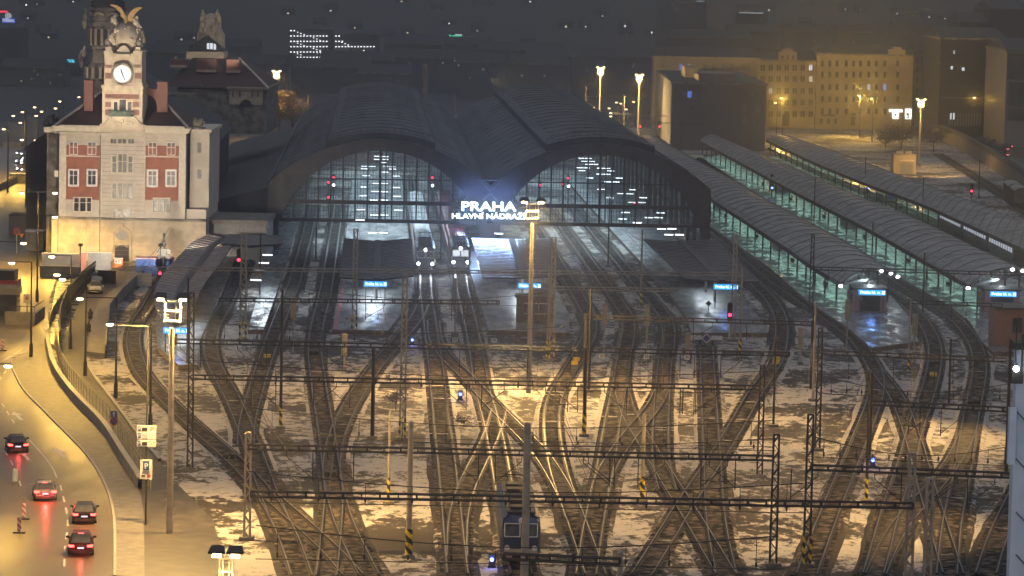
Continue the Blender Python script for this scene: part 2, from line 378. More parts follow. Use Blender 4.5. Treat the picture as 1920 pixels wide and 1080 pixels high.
def track(label, pix, z=0.0):
    i = NTR[0]; NTR[0] += 1
    pts = smooth_pts(pix, z); ns = normals(pts)
    t = thing('railway_track', label, 'railway track', (pts[0].x, pts[0].y, z), group='railway tracks of the station throat')
    h = .07+.005*i; th = thin(pts)
    b = MB(); sweep(b, th, [(-1.75, -.05), (-1.35, h), (1.35, h), (1.75, -.05)]); rj = random.Random(100+i); jl = jr = 0; tn = normals(th)
    for q_ in range(len(th)):
        jl = jl*.6+rj.uniform(-.13, .16); jr = jr*.6+rj.uniform(-.13, .16)
        b.v[q_*4] -= tn[q_]*jl; b.v[q_*4+1] -= tn[q_]*jl*.4; b.v[q_*4+2] += tn[q_]*jr*.4; b.v[q_*4+3] += tn[q_]*jr
    b.build('ballast', M['ballast'], t, True)
    s = MB(); rnd = random.Random(i)
    for p, n in zip(pts, ns):
        if rnd.random() < .03: continue
        d = Vector((-n.y, n.x, 0)); w_ = .13; e = 1.24+rnd.uniform(-.03, .03)
        vs = []
        for zz in (h-.02, h+.05):
            for a, c in ((-e, -w_), (e, -w_), (e, w_), (-e, w_)): vs.append(Vector((p.x, p.y, z+zz))+n*a+d*c)
        s.add(vs, [(4, 5, 6, 7), (0, 1, 5, 4), (1, 2, 6, 5), (2, 3, 7, 6), (3, 0, 4, 7)])
    so_ = s.build('sleepers', M['sleeper'], t, True)
    if len(pts) > 100: so_['kind'] = 'stuff'
    for sd in (-.7525, .7525):
        r = MB(); sweep(r, th if len(th) > 30 else pts, [(sd-.2, h-.01), (sd-.17, h+.075), (sd-.05, h+.09), (sd-.05, h+.23), (sd+.05, h+.23), (sd+.05, h+.09), (sd+.17, h+.075), (sd+.2, h-.01)])
        ro = r.build('rail', M['railfoot'], t, True); ro.data.materials.append(M['rail'])
        for i_, f_ in enumerate(ro.data.polygons):
            if i_ % 7 == 3: f_.material_index = 1
    return pts
TR = {}
TR['A'] = track('track curving along the foot of the left path and sweeping to the bottom edge', [(318, 512), (296, 545), (278, 578), (256, 612), (249, 642), (256, 677), (268, 705), (297, 738), (335, 775), (385, 820), (440, 868), (485, 915), (515, 960), (542, 1015), (566, 1085)])
TR['B'] = track('track from the far left hall bay past the leftmost blue sign', [toward(450, 510, 400), toward(450, 510, 440), (450, 510), (425, 570), (400, 615), (394, 652), (402, 690), (428, 735), (447, 775), (463, 815), (481, 865), (500, 920), (522, 972)])
TR['C'] = track('track beside the bright narrow platform with tube lamps', [toward(552, 532, 385), toward(552, 532, 440), (552, 532), (525, 600), (508, 648), (490, 700), (474, 755), (462, 800), (461, 840)])
TR['D'] = track('nearly straight track left of the platform with the pink edge', [toward(612, 540, 385), toward(612, 540, 440), (612, 540), (591, 637), (598, 730), (611, 810), (619, 870), (626, 930), (621, 1005), (612, 1085)])
TR['D2'] = track('turnout branch curving right from the pink edge track to the bottom', [(619, 870), (627, 925), (638, 965), (655, 1010), (672, 1045), (692, 1085)])
TR['A2'] = track('crossover running right from the outer left track to the bottom edge', [(500, 930), (545, 968), (585, 1005), (625, 1040), (662, 1085)])
TR['E'] = track('long diagonal crossover from under the dark locomotive down to the left', [(800, 552), (787, 590), (768, 617), (735, 655), (700, 697), (660, 758), (634, 812), (622, 860), (622, 905)])
TR['F'] = track('track under the dark locomotive running straight to the bottom', [toward(797, 515, 330), toward(797, 515, 400), (797, 515), (798, 545), (811, 645), (818, 705), (829, 810), (843, 930), (858, 1085)])
TR['G'] = track('track under the locomotive with lit windscreen', [toward(862, 510, 330), toward(862, 510, 400), (862, 510), (867, 545), (889, 642), (902, 725), (918, 785), (929, 830), (945, 920), (960, 990), (978, 1085)])
TR['H'] = track('long curved crossover sweeping right from beside the floodlight mast', [(813, 605), (816, 640), (838, 675), (880, 716), (925, 765), (976, 815), (1015, 856), (1040, 895), (1062, 935), (1082, 985), (1098, 1032), (1117, 1085)])
TR['I'] = track('short crossover curving down left above the blue locomotive', [(936, 772), (925, 812), (908, 850), (885, 895), (867, 940), (857, 990), (857, 1050)])
TR['K'] = track('first track of the right arch passing the small cabin', [toward(1077, 547, 385), toward(1077, 547, 440), (1077, 547), (1103, 592), (1107, 625), (1091, 661), (1057, 718), (1038, 755), (1034, 810), (1043, 870), (1060, 930), (1075, 965)])
TR['L'] = track('second track of the right arch running down through the middle', [toward(1146, 552, 385), toward(1146, 552, 440), (1146, 552), (1176, 598), (1178, 630), (1172, 660), (1163, 720), (1146, 810), (1137, 872), (1125, 930), (1111, 1000), (1099, 1085)])
TR['M'] = track('third track of the right arch beside the canopy platform', [toward(1200, 540, 385), toward(1200, 540, 440), (1200, 540), (1243, 592), (1254, 630), (1247, 680), (1242, 740), (1239, 810), (1240, 880), (1252, 925)])
TR['N'] = track('diagonal crossover descending right to the lower edge', [(1163, 728), (1178, 780), (1196, 812), (1240, 884), (1272, 936), (1300, 980), (1335, 1040), (1362, 1085)])
TR['O'] = track('diagonal crossover descending left between the two middle tracks', [(1243, 732), (1225, 770), (1190, 810), (1160, 850), (1135, 890), (1122, 935)])
TR['Pp'] = track('straight dead-end track behind the buffer stop board', [(1324, 650), (1332, 810), (1336, 880), (1339, 950), (1346, 1010), (1362, 1085)])
TR['Q'] = track('long track crossing from the right bay to the bottom left', [toward(1415, 535, 420), toward(1415, 535, 480), (1415, 535), (1450, 572), (1466, 615), (1457, 677), (1432, 718), (1405, 760), (1379, 807), (1330, 885), (1290, 943), (1262, 990), (1231, 1040), (1203, 1085)])
TR['R'] = track('blue lit track along the first arched canopy platform', [(1180, 318), (1290, 398), (1380, 470), (1425, 508), (1465, 540), (1588, 627), (1619, 661), (1642, 700), (1645, 735), (1637, 765), (1617, 815), (1593, 875), (1566, 941), (1541, 1005), (1512, 1085)])
TR['R2'] = track('branch leaving the blue lit track towards the lower right', [(1640, 696), (1660, 720), (1682, 750), (1702, 800), (1718, 850), (1734, 910), (1754, 975), (1776, 1050), (1788, 1085)])
TR['S'] = track('track curving out between the two arched canopy platforms', [(1330, 292), (1440, 362), (1560, 462), (1630, 520), (1672, 555), (1720, 594), (1746, 634), (1754, 668), (1747, 715), (1731, 768), (1714, 815), (1700, 870), (1674, 950), (1656, 1015), (1637, 1085)])
TR['T'] = track('outer curved track beside the second arched canopy platform', [(1345, 282), (1450, 350), (1570, 443), (1650, 505), (1697, 540), (1777, 590), (1820, 636), (1834, 668), (1837, 700), (1829, 748), (1817, 808), (1806, 877), (1796, 930), (1784, 990), (1775, 1085)])
TR['U'] = track('crossover cutting left across the right hand track fan', [(1822, 780), (1815, 815), (1798, 855), (1768, 900), (1728, 945), (1692, 985), (1665, 1030), (1642, 1085)])
TR['V'] = track('track entering from the right edge beside the white wall', [(1945, 868), (1925, 900), (1895, 960), (1868, 1020), (1848, 1085)])
TR['W'] = track('track under the parked train between the two far canopies', [(1465, 292), (1560, 335), (1690, 392), (1830, 460), (1960, 528)])
TR['X'] = track('snowy siding with the freight wagon beyond the far canopy', [(1760, 290), (1850, 345), (1910, 390), (1990, 450)])
for k, (a, b) in enumerate((((1080, 230), (1250, 262)), ((1110, 226), (1330, 258)), ((1180, 222), (1440, 250)))):
    pass
# ------------------------------------------------------------------ street side
road_edge = [(-60, 690), (20, 690), (25, 697), (40, 730), (72, 762), (117, 808), (155, 846), (187, 892), (206, 940), (213, 990), (212, 1085)]
rd = smooth_pts([(20, 665)]+road_edge[1:], 0, 1.5, 10)
road = MB(); left = [G(-160, 1085), G(-260, 640), G(-130, 480), G(-60, 300), G(-50, 215), G(84, 215), G(88, 330), G(108, 430), G(112, 500), G(92, 560), G(88, 650), G(20, 665)]
road.sheet([(p.x, p.y) for p in rd]+[(p.x, p.y) for p in left], .012); struct('road', road, M['road'])
pv = MB(); wall_px = [(88, 640), (90, 657), (102, 702), (140, 755), (192, 808), (226, 862), (255, 905), (268, 950), (270, 1000), (271, 1085)]
wl = smooth_pts(wall_px, 0, 1.2, 8)
pv.sheet([(p.x, p.y) for p in rd[4:]]+[(p.x, p.y) for p in reversed(wl)], .10); struct('pavement', pv, M['pave'])
kb = MB(); sweep(kb, rd[3:], [(-.22, 0), (-.2, .15), (.0, .15), (.02, .0)]); struct('kerb', kb, M['kerb'])
fp = MB(); fp.sheet([(G(*p).x, G(*p).y) for p in [(112, 652), (160, 540), (215, 500), (262, 500), (262, 540), (205, 585), (196, 668), (160, 672), (172, 700), (230, 770), (262, 815), (330, 905), (400, 975), (430, 1085), (271, 1085), (262, 930), (226, 862), (140, 755)]], .02); struct('path', fp, M['path'])
fs = MB(); fs.sheet([(G(*p).x, G(*p).y) for p in [(86, 640), (112, 500), (120, 478), (258, 476), (258, 500), (160, 540), (112, 652)]], .016); struct('street', fs, M['street'])
lw = MB()
pr = [G(*p) for p in ((180, 680), (199, 672), (205, 588), (262, 540), (276, 512))]
def arrow(x, y):
    p = G(x, y); m = MB(); q = MB
    d = Vector((-.28, 1, 0)).normalized(); n = Vector((d.y, -d.x, 0)); z = Vector((0, 0, .018)); p.z = 0
    pts = [p-d*3.2-n*.17, p-d*3.2+n*.17, p+d*.6+n*.17, p+d*.6+n*.55, p+d*3.2, p+d*.6-n*.55, p+d*.6-n*.17]
    m.add([v+z for v in pts], [tuple(range(7))]); return m
for x, y in ((112, 849), (33, 780), (46, 854)): struct('road_marking', arrow(x, y), M['paint'])
def stripe(pix, w_=.14, dash=None):
    p = smooth_pts(pix, 0, 1.0, 4); m = MB(); ns = normals(p)
    if not dash: sweep(m, p, [(-w_/2, .018), (w_/2, .018)], ns)
    else:
        i = 0
        while i+dash < len(p): sweep(m, p[i:i+dash+1], [(-w_/2, .018), (w_/2, .018)], ns[i:i+dash+1]); i += dash*2
    struct('road_marking', m, M['paint'])
stripe([(56, 826), (78, 850), (98, 876), (107, 897)])
stripe([(113, 910), (123, 950), (128, 985), (122, 1020), (120, 1085)], .14, 3)
stripe([(-10, 828), (12, 850), (28, 880), (42, 920)], .14, 3)
stripe([(12, 695), (-6, 720), (-30, 770)], .14, 3)
stripe([(-5, 742), (18, 780), (34, 805)], .14, 3)
stripe([(5, 677), (42, 655)], .14)
wl = smooth_pts(wall_px[:7]+[(263, 922)], 0, 1.2, 8)
# wall with railing along the pavement
t = thing('retaining_wall', 'low concrete wall with railing between pavement and railway path', 'wall', tuple(wl[0]))
m = MB(); sweep(m, wl, [(-.18, 0), (-.18, 1.0), (.18, 1.0), (.18, 0)]); m.build('wall', M['conc'], t, True)
m = MB(); sweep(m, wl, [(-.24, 1.0), (-.24, 1.12), (.24, 1.12), (.24, 1.0)]); m.build('coping', M['kerb'], t, True)
m = MB(); ns = normals(wl)
for i in range(0, len(wl), 2):
    b = wl[i]+ns[i]*-.9; m.bar(b, b+Vector((0, 0, 2.0)), .06)
for h in (1.0, 1.5, 2.0): sweep(m, [p+n*-.9 for p, n in zip(wl, ns)], [(-.03, h), (.03, h), (.03, h+.05)], ns)
m.build('railing', M['steel'], t, True)
# raised footway beside the outer left track
pw = [G(*p) for p in ((163, 668), (197, 672), (198, 640), (204, 592), (228, 560), (264, 528), (258, 520), (220, 545), (185, 572), (170, 610))]
t = thing('footway_block', 'pale concrete ramp beside the curved outer track', 'ramp', (pw[0].x, pw[0].y, 0))
MB().slab(pw, 0, .55).build('deck', M['pave'], t, True)
m = MB(); q = [G(*p) for p in ((198, 672), (199, 640), (205, 592), (229, 560), (268, 526))]
sweep(m, q, [(-.1, 0), (-.1, 1.5), (.1, 1.5), (.1, 0)]); m.build('parapet', M['conc'], t, True)
t = thing('footpath_kerb', 'long raised stone edge beside the railway footpath', 'kerb', tuple(G(160, 672)))
m = MB(); q = smooth_pts([(160, 674), (172, 702), (205, 745), (235, 785), (262, 822), (300, 866)], 0, 1.5, 6); sweep(m, q, [(-.15, 0), (-.15, .3), (.15, .3), (.15, 0)]); m.build('edge_stones', M['kerb'], t, True)
# covered stair railing (dark lattice bridge parapet)
t = thing('lattice_parapet', 'dark steel lattice parapet climbing beside the wet street', 'railing', tuple(G(112, 660)))
q = smooth_pts([(112, 665), (112, 625), (122, 590), (150, 552), (180, 525)], 0, 1.5, 6); ns = normals(q)
m = MB()
for h in (.2, 1.2, 2.6): sweep(m, q, [(-.08, h), (.08, h), (.08, h+.14), (-.08, h+.14)], ns)
m.build('top_rails', M['dsteel'], t, True)
m = MB()
for i in range(0, len(q)-1, 1):
    m.bar(q[i], q[i]+Vector((0, 0, 2.7)), .1); m.bar(q[i]+Vector((0, 0, .2)), q[i+1]+Vector((0, 0, 2.6)), .08); m.bar(q[i]+Vector((0, 0, 2.6)), q[i+1]+Vector((0, 0, .2)), .08)
m.build('lattice', M['dsteel'], t, True)
m = MB(); sweep(m, [p-n*1.2 for p, n in zip(q, ns)], [(0, 0), (0, 1.4)], ns); m.build('infill_panel', M['conc'], t, True)
# ------------------------------------------------------------------ platforms
PLZ = .55
def platform(pix, mt, z=PLZ):
    p = [G(x, y, z) for x, y in pix]
    m = MB(); m.slab(p, 0, z); o = m.build('platform', M['platside']); o.data.materials.append(mt)
    for f in o.data.polygons:
        if abs(f.normal.z) > .9: f.material_index = 1
    return tag(o, kind='structure')
ax = lambda x, y, n: toward(x, y, n)
platform([(372, 684), (335, 684), (297, 652), (291, 610), (300, 570), (336, 508), ax(375, 470, 440), ax(440, 470, 440), (428, 520), (396, 590), (374, 640)], M['plat'])
platform([(465, 618), (494, 618), (521, 541), ax(521, 541, 430), ax(521, 541, 340), ax(474, 541, 340), ax(474, 541, 430)], M['plat2'])
platform([(623, 618), (727, 620), (753, 588), (771, 558), (776, 521), ax(776, 521, 430), ax(776, 521, 330), ax(640, 521, 330), ax(640, 521, 430), (640, 521)], M['plat'])
platform([(916, 619), (1067, 624), (1068, 592), (1046, 547), ax(1020, 510, 440), ax(1020, 510, 330), ax(884, 520, 330), ax(884, 520, 430), (886, 523)], M['plat'])
platform([(1296, 624), (1440, 624), (1424, 597), (1398, 562), ax(1370, 530, 430), ax(1370, 530, 330), ax(1235, 530, 330), ax(1235, 530, 430), (1252, 545), (1288, 596)], M['plat'])
platform([(1250, 352), (1335, 424), (1440, 500), (1522, 570), (1580, 607), (1634, 652), (1723, 640), (1703, 592), (1664, 548), (1605, 500), (1505, 425), (1390, 345), (1310, 292)], M['plat2'])
platform([(1300, 298), (1329, 316), (1434, 379), (1527, 433), (1640, 487), (1716, 537), (1772, 568), (1818, 602), (1840, 640), (1862, 660), (1985, 660), (1985, 575), (1900, 520), (1770, 445), (1620, 375), (1500, 322), (1410, 280)], M['plat2'])
platform([(1440, 276), (1540, 322), (1640, 362), (1740, 404), (1840, 448), (1990, 515), (1990, 468), (1880, 420), (1760, 370), (1640, 322), (1500, 272)], M['plat2'])
pk = MB(); q = [G(*p, PLZ) for p in ((624, 617), (645, 521), (649, 521), (633, 617))]
M['pinked'] = mat('pink_tactile_edge', (.35, .08, .12), .4)
pk.slab(q, PLZ, PLZ+.006); tag(pk.build('platform_edge_line', M['pinked']), kind='structure')
# ------------------------------------------------------------------ the two-arched train hall
HO = Vector((-3.68, 524.5, 0)); HU = Vector((1, .05, 0)).normalized(); HA = Vector((-.042, 1, 0)).normalized(); HL = 231.0
def HP(s, t, z): return HO+HU*s+HA*t+Vector((0, 0, z))
hall = thing('train_hall', 'long twin-arched station train shed with glazed gables and dark roof', 'train hall', tuple(HO))
RI, CZ, RO, ZO, HW = 16.2, -.3, 24.8, 17.5, 17.2
def outer(phi):
    c, s_ = math.cos(phi), math.sin(phi); r1 = HW/abs(c) if abs(c) > 1e-6 else 1e9
    oc = ZO-RO; k = CZ-oc                      # ray start relative to the outer circle's centre
    B = k*s_; r2 = -B+math.sqrt(B*B-(k*k-RO*RO)); r = min(r1, r2)
    return (c*r, CZ+s_*r)
def roofz(x): return ZO-RO+math.sqrt(RO*RO-x*x)
def hsmall(q):                                  # inner arch height at offset q
    return CZ+math.sqrt(max(0, RI*RI-q*q))
for side in (-1, 1):
    cx = 16.95*side
    a0 = math.asin((5.0-CZ)/RI); n = 40; t0, t1 = -.5, .9
    m = MB(); rows = []
    for i in range(n+1):
        ph = math.pi-a0-(math.pi-2*a0)*i/n
        ix, iz = RI*math.cos(ph), CZ+RI*math.sin(ph); ox, oz = outer(ph)
        rows.append([HP(cx+ix, t1, iz), HP(cx+ix, t0, iz), HP(cx+ox, t0, oz), HP(cx+ox, t1, oz), HP(cx+ix, t1, iz)])
    m.grid(rows); m.build('arch_surround', M['hsteel'], hall, True)
    m = MB()                                    # lattice ribs and rim on the surround
    for i in range(0, n, 2):
        ph = math.pi-a0-(math.pi-2*a0)*i/n; ph2 = math.pi-a0-(math.pi-2*a0)*(i+2)/n
        f1 = lambda p, k: (lambda o: HP(cx+(RI*math.cos(p))*(1-k)+o[0]*k, t0-.06, (CZ+RI*math.sin(p))*(1-k)+o[1]*k))(outer(p))
        m.bar(f1(ph, .97), f1(ph2, .97), .18); m.bar(f1(ph, .03), f1(ph2, .03), .2); m.bar(f1(ph, .05), f1(ph2, .95), .09); m.bar(f1(ph, .05), f1(ph, .95), .09)
    m.build('surround_lattice', M['hsteel'], hall, True)
    # glazing below the arch and its bars
    g = MB(); rows = []
    for i in range(33):
        q = -15.3+30.6*i/32; rows.append([HP(cx+q, .35, 5.0), HP(cx+q, .35, max(5.05, hsmall(q)))])
    g.grid(rows); gl = g.build('glazed_screen', M['hglass'], hall, True)
    b = MB()
    for k in range(-8, 9):
        q = k*1.88
        if abs(q) < 15.2: b.bar(HP(cx+q, .2, 5), HP(cx+q, .2, hsmall(q)), .2 if k else .34)
    b.bar(HP(cx+.9, .2, 5), HP(cx+.9, .2, hsmall(.9)), .14)
    b.build('main_mullion', M['hsteel'], gl)
    bpy.data.objects[-1] if False else None
    f = MB(); q = -15.2
    while q < 15.2:
        if hsmall(q) > 5.2: f.bar(HP(cx+q, .28, 5), HP(cx+q, .28, hsmall(q)), .045)
        q += .47
    z = 5.7
    while z < 15.8:
        q = math.sqrt(max(0, RI*RI-(z-CZ)**2)); f.bar(HP(cx-q, .28, z), HP(cx+q, .28, z), .045); z += .7
    f.build('glazing_bars', M['dark'], hall, True)
    b = MB()
    for z, w_ in ((11.4, .16), (7.8, .62)):
        q = math.sqrt(RI*RI-(z-CZ)**2); b.bar(HP(cx-q, .1, z), HP(cx+q, .1, z), .3, w_)
    b.bar(HP(cx-16.6, 0, 5), HP(cx+16.6, 0, 5), .7, .55); b.build('cross_beam', M['hsteel'], hall, True)
    for nm in ('main_mullion',):
        o = [c for c in gl.children][0]; mesh = o.data
        for v in mesh.vertices: v.co -= Vector(HO)
    # roof barrel, lining, monitor
    rows = []; rin = []
    for i in range(31):
        x = -HW+2*HW*i/30; rows.append([HP(cx+x, t, roofz(x)+.05) for t in (-.6, 60, 120, 180, HL)]); rin.append([HP(cx+x, t, roofz(x)-.5) for t in (1.0, HL-1)])
    MB().grid(rows).build('roof', M['hroof'], hall, True, True); MB().grid(rin).build('roof_lining', M['hin'], hall, True, True)
    mo = MB(); rows = []
    for i in range(17):
        x = -8.4+16.8*i/16; rows.append([HP(cx+x, t, roofz(x)+1.05) for t in (1.2, 60, 120, 180, HL-.5)])
    L0 = [HP(cx-8.4, t, roofz(8.4)) for t in (1.2, 60, 120, 180, HL-.5)]; R0 = [HP(cx+8.4, t, roofz(8.4)) for t in (1.2, 60, 120, 180, HL-.5)]
    mo.grid([L0]+rows+[R0])
    mo.prism([HP(cx-8.4+16.8*i/16, 1.15, roofz(-8.4+16.8*i/16)+1.05) for i in range(17)]+[HP(cx+8.4-16.8*i/16, 1.15, roofz(8.4-16.8*i/16)-.1) for i in range(17)], HA*.06)
    mo.build('roof_monitor', M['hroof'], hall, True)
    rb = MB()
    for t in range(6, int(HL), 12):
        for i in range(0, 30, 3):
            x = -HW+2*HW*i/30; x2 = -HW+2*HW*(i+3)/30; up = 1.12 if (abs(x) < 8.5 and abs(x2) < 8.5) else .1
            rb.bar(HP(cx+x, t, roofz(x)+up), HP(cx+x2, t, roofz(x2)+up), .1)
    for x in (-8.4, 8.4): rb.bar(HP(cx+x, .9, roofz(x)+1.2), HP(cx+x, HL-1, roofz(x)+1.2), .12)
    for i in range(0, 17):
        x = -8.4+16.8*i/16; rb.bar(HP(cx+x, 1.0, roofz(x)+1.05), HP(cx+x, 1.0, roofz(x)+1.9), .06)
    for i in range(16):
        x = -8.4+16.8*i/16; x2 = x+1.05; rb.bar(HP(cx+x, 1.0, roofz(x)+1.9), HP(cx+x2, 1.0, roofz(x2)+1.9), .07)
    rb.build('roof_ribs', M['hroof'], hall, True)
    e = MB(); e.prism([HP(cx+x, HL, 3.0) for x in (-16.8, 16.8)]+[HP(cx+16.8-33.6*i/20, HL, roofz(16.8-33.6*i/20)) for i in range(21)], HA*.3); e.build('far_gable', M['hin'], hall, True)
    # interior lights
    for t in (38, 115, 190):
        light('AREA', HP(cx, t, 7.2), 8000, (.68, .88, 1), 20, aim=HP(cx, t, 0), sy=70, name='platform_fill')
    light('AREA', HP(cx, 100, 2.5), 5500, (.66, .86, 1), 14, aim=HP(cx, 100, 20), sy=180, name='platform_fill')  # added uplight without a fixture, brightens the roof lining
for s_, w_ in ((-17.15, 1.6), (0, 3.3), (17.15*2-.2-17.15, 0)):
    if w_: pass
for s_, w_ in ((-33.3, 1.7), (0, 3.4), (33.3, 1.7)):
    m = MB(); m.prism([HP(s_-w_/2, -.7, 0), HP(s_+w_/2, -.7, 0), HP(s_+w_/2, 1.0, 0), HP(s_-w_/2, 1.0, 0)], (0, 0, 5.0)); m.build('pier', M['hsteel'], hall, True)
m = MB()
for s_ in (-1, 1):
    for t in range(0, int(HL), 11): m.prism([HP(s_*33.8-.3, t, 0), HP(s_*33.8+.3, t, 0), HP(s_*33.8+.3, t+.6, 0), HP(s_*33.8-.3, t+.6, 0)], (0, 0, 10.5))
m.build('side_columns', M['hsteel'], hall, True)['kind'] = 'stuff'
m = MB()
m.prism([HP(-34.1, .6, 0), HP(-33.9, .6, 0), HP(-33.9, HL, 0), HP(-34.1, HL, 0)], (0, 0, 10.9)); m.prism([HP(33.9, .6, 4.5), HP(34.1, .6, 4.5), HP(34.1, HL, 4.5), HP(33.9, HL, 4.5)], (0, 0, 6.4))
m.build('side_wall', M['hsteel'], hall, True)
m = MB(); m.bar(HP(-1.2, -.75, 8.4), HP(0, -.75, 9.6), .14); m.bar(HP(1.2, -.75, 8.4), HP(0, -.75, 9.6), .14); m.bar(HP(-1.5, -.7, 11.4), HP(0, -.7, 9.9), .12); m.bar(HP(1.5, -.7, 11.4), HP(0, -.7, 9.9), .12); m.bar(HP(-1.9, -.7, 11.6), HP(1.9, -.7, 11.6), .14)
m.build('cross_brace', M['grey'], hall, True)
# lean-to roofs beside the hall
t = thing('side_shed', 'low dark lean-to roof along the left flank of the train hall', 'shed', tuple(HP(-40, 10, 0)))
m = MB(); m.prism([HP(-34.4, 4, 0), HP(-48, 4, 0), HP(-48, 4, 6.0), HP(-34.4, 4, 9.5)], HA*(HL-30)); m.build('shed_body', M['slate'], t, True)
# hanging tube lamps above the platforms
LP = [(490+x/3.725, 150+y/3.725) for x, y in ((810, 533), (866, 535), (810, 555), (866, 555), (855, 577), (868, 603), (917, 605), (720, 602), (718, 620), (775, 603), (917, 622), (866, 643), (733, 668), (942, 670), (800, 695), (870, 697), (718, 747), (943, 750), (800, 722), (858, 722), (797, 778), (858, 780), (713, 808), (948, 812), (785, 838), (858, 838), (695, 905), (955, 908), (790, 942), (858, 943), (690, 978))]
RP = [(900+x/3.725, 150+y/3.725) for x, y in ((708, 547), (757, 548), (730, 567), (780, 568), (757, 589), (803, 589), (695, 613), (745, 614), (712, 633), (840, 616), (888, 617), (912, 635), (835, 657), (888, 658), (768, 684), (972, 685), (893, 711), (950, 712), (1067, 766), (985, 793), (1047, 794), (845, 763), (908, 822), (1140, 822), (1060, 855), (1130, 856), (1095, 888), (1157, 888), (1018, 925), (1262, 928), (1180, 961), (1247, 961), (995, 970), (1098, 996), (1268, 1040), (1340, 1039))]
def tube_lamp():
    m = MB(); m.box((0, 0, .12), (1.35, .22, .12)); m.bar((-.5, 0, .15), (-.5, 0, 1.6), .03); m.bar((.5, 0, .15), (.5, 0, 1.6), .03)
    e = MB(); e.box((0, -.02, 0), (1.3, .3, .12)); return m, e
def tlamp(label, loc, group, first=[None]):
    if first[0] is None:
        t = thing('tube_lamp', label, 'tube lamp', loc, 0, group); m, e = tube_lamp(); m.build('housing', M['grey'], t); e.build('tube', E['cool'], t); first[0] = t
    else:
        t = copy_tree(first[0]); t.location = loc; t['label'] = label; t['group'] = group
    return t
for x, y in LP: tlamp('white tube lamp hanging in rows behind the left arch glazing', G(x, y, 5.4), 'tube lamps in the left arch')
for x, y in RP: tlamp('white tube lamp in slanting rows behind the right arch glazing', G(x, y, 5.4), 'tube lamps in the right arch')
for (x, y), l in zip([(501.7, 478), (495, 493), (487, 508), (480, 525), (472, 432), (490, 432), (699, 436), (719, 436), (935, 438), (1254, 440), (1274, 440)],
    ['topmost of four tube lamps over the narrow left platform', 'second of four tube lamps over the narrow left platform', 'third of four tube lamps over the narrow left platform', 'lowest of four tube lamps over the narrow left platform', 'tube lamp under the left hall pier, nearer the clock tower building', 'tube lamp under the left hall pier, nearer the arch', 'left tube lamp of the pair under the left arch beam', 'right tube lamp of the pair under the left arch beam', 'lone tube lamp below the neon station sign', 'left tube lamp of the pair above the wide dark canopy', 'right tube lamp of the pair above the wide dark canopy']):
    tlamp(l, G(x, y, 4.2), 'tube lamps under the hall front')
for x, y, pw_ in ((495, 500, 900), (700, 505, 1500), (985, 505, 1500), (1330, 505, 800), (345, 560, 700)):
    p = G(x, y, 4.4); light('AREA', (p.x, p.y, 3.2), pw_, COOL, 2.5, aim=(p.x, p.y, 0), sy=26, name='platform_fill')  # area lights added under the canopies to brighten the platforms
# hall signals seen through the glass
def lampdot(name, label, cat, p, matl, r=.28, group=None, pole=True):
    t = thing(name, label, cat, (p.x, p.y, 0), 0, group)
    if pole: MB().tube((0, .15, 0), (0, .15, p.z+.3), .09).build('post', M['dsteel'], t)
    m = MB(); m.box((0, .1, p.z), (.6, .25, 1.1)); m.build('signal_head', M['dark'], t)
    e = MB(); e.tube((0, -.03, p.z), (0, -.12, p.z), r, n=12); e.build('lens', matl, t); return t
for x, y, c, l in ((625.5, 333, 'red', 'upper red signal lamp inside the left arch, left side'), (616, 342, 'red', 'lower red signal lamp inside the left arch, left side'), (625.5, 347, 'blue', 'white-blue signal lamp beside the left red pair in the left arch'), (616, 370, 'red', 'red lamp low behind the left arch glazing'), (810.5, 333, 'red', 'red signal lamp inside the left arch, right side'), (811, 348, 'blue', 'white-blue signal lamp near the right edge of the left arch'),
    (1065.5, 334, 'red', 'bright red signal lamp inside the right arch'), (1056, 345, 'red', 'dim red signal lamp beside the bright one in the right arch'), (1012, 347, 'red', 'faint red lamp near the left edge of the right arch'), (1066, 349, 'blue', 'white-blue signal lamp inside the right arch'), (1190.5, 380, 'red', 'red lamp among the tube lamps in the right arch')):
    p = G(x, y, 5.0); lampdot('signal_lamp', l, 'signal', p, E['red'] if c == 'red' else E['white'], .2 if c == 'red' else .24, 'signals inside the train hall')
# ------------------------------------------------------------------ neon sign
sg = thing('neon_sign', 'glowing white neon station name lettering between the two arches', 'neon sign', tuple(HP(0, -1.4, 0)))
def fit(o, wd):
    xs = [v.co.x for v in o.data.vertices]; o.scale.x = wd/(max(xs)-min(xs)); return o
Ys = HP(0, -1.4, 0).y
p1 = P(915.5, 388, Ys); p2 = P(916, 406, Ys)
fit(text('lettering', 'PRAHA', 1.95, E['neon'], p1-parent_loc(sg), sg, .06, bold=.035, rot=(math.pi/2, ROLL*-.6, 0)), 8.4)
fit(text('lettering', 'HLAVNÍ NÁDRAŽÍ', 1.10, E['neon'], p2-parent_loc(sg), sg, .06, bold=.012, rot=(math.pi/2, ROLL*-.6, 0)), 11.3)
m = MB()
for p, wd, hh in ((p1, 9, .9), (p2, 12, .55)):
    for k in (-hh, hh): m.bar((p.x-wd/2, Ys+.3, p.z+k), (p.x+wd/2, Ys+.3, p.z+k), .08)
for k in (-4, -2, 0, 2, 4): m.bar((p1.x+k, Ys+.35, p2.z-.6), (p1.x+k, Ys+.35, p1.z+1), .1)
m.build('sign_frame', M['dsteel'], sg, True)
light('AREA', (p1.x, Ys-1.2, p1.z+2.0), 300, (.2, .35, 1), 9, aim=(p1.x, Ys+30, p1.z+14), sy=1.5, name='neon_glow')
light('AREA', (p1.x, Ys-.6, p1.z-.6), 2200, (.35, .55, 1), 9, aim=(p1.x, Ys-6, p1.z-9), sy=2.6, name='neon_glow')
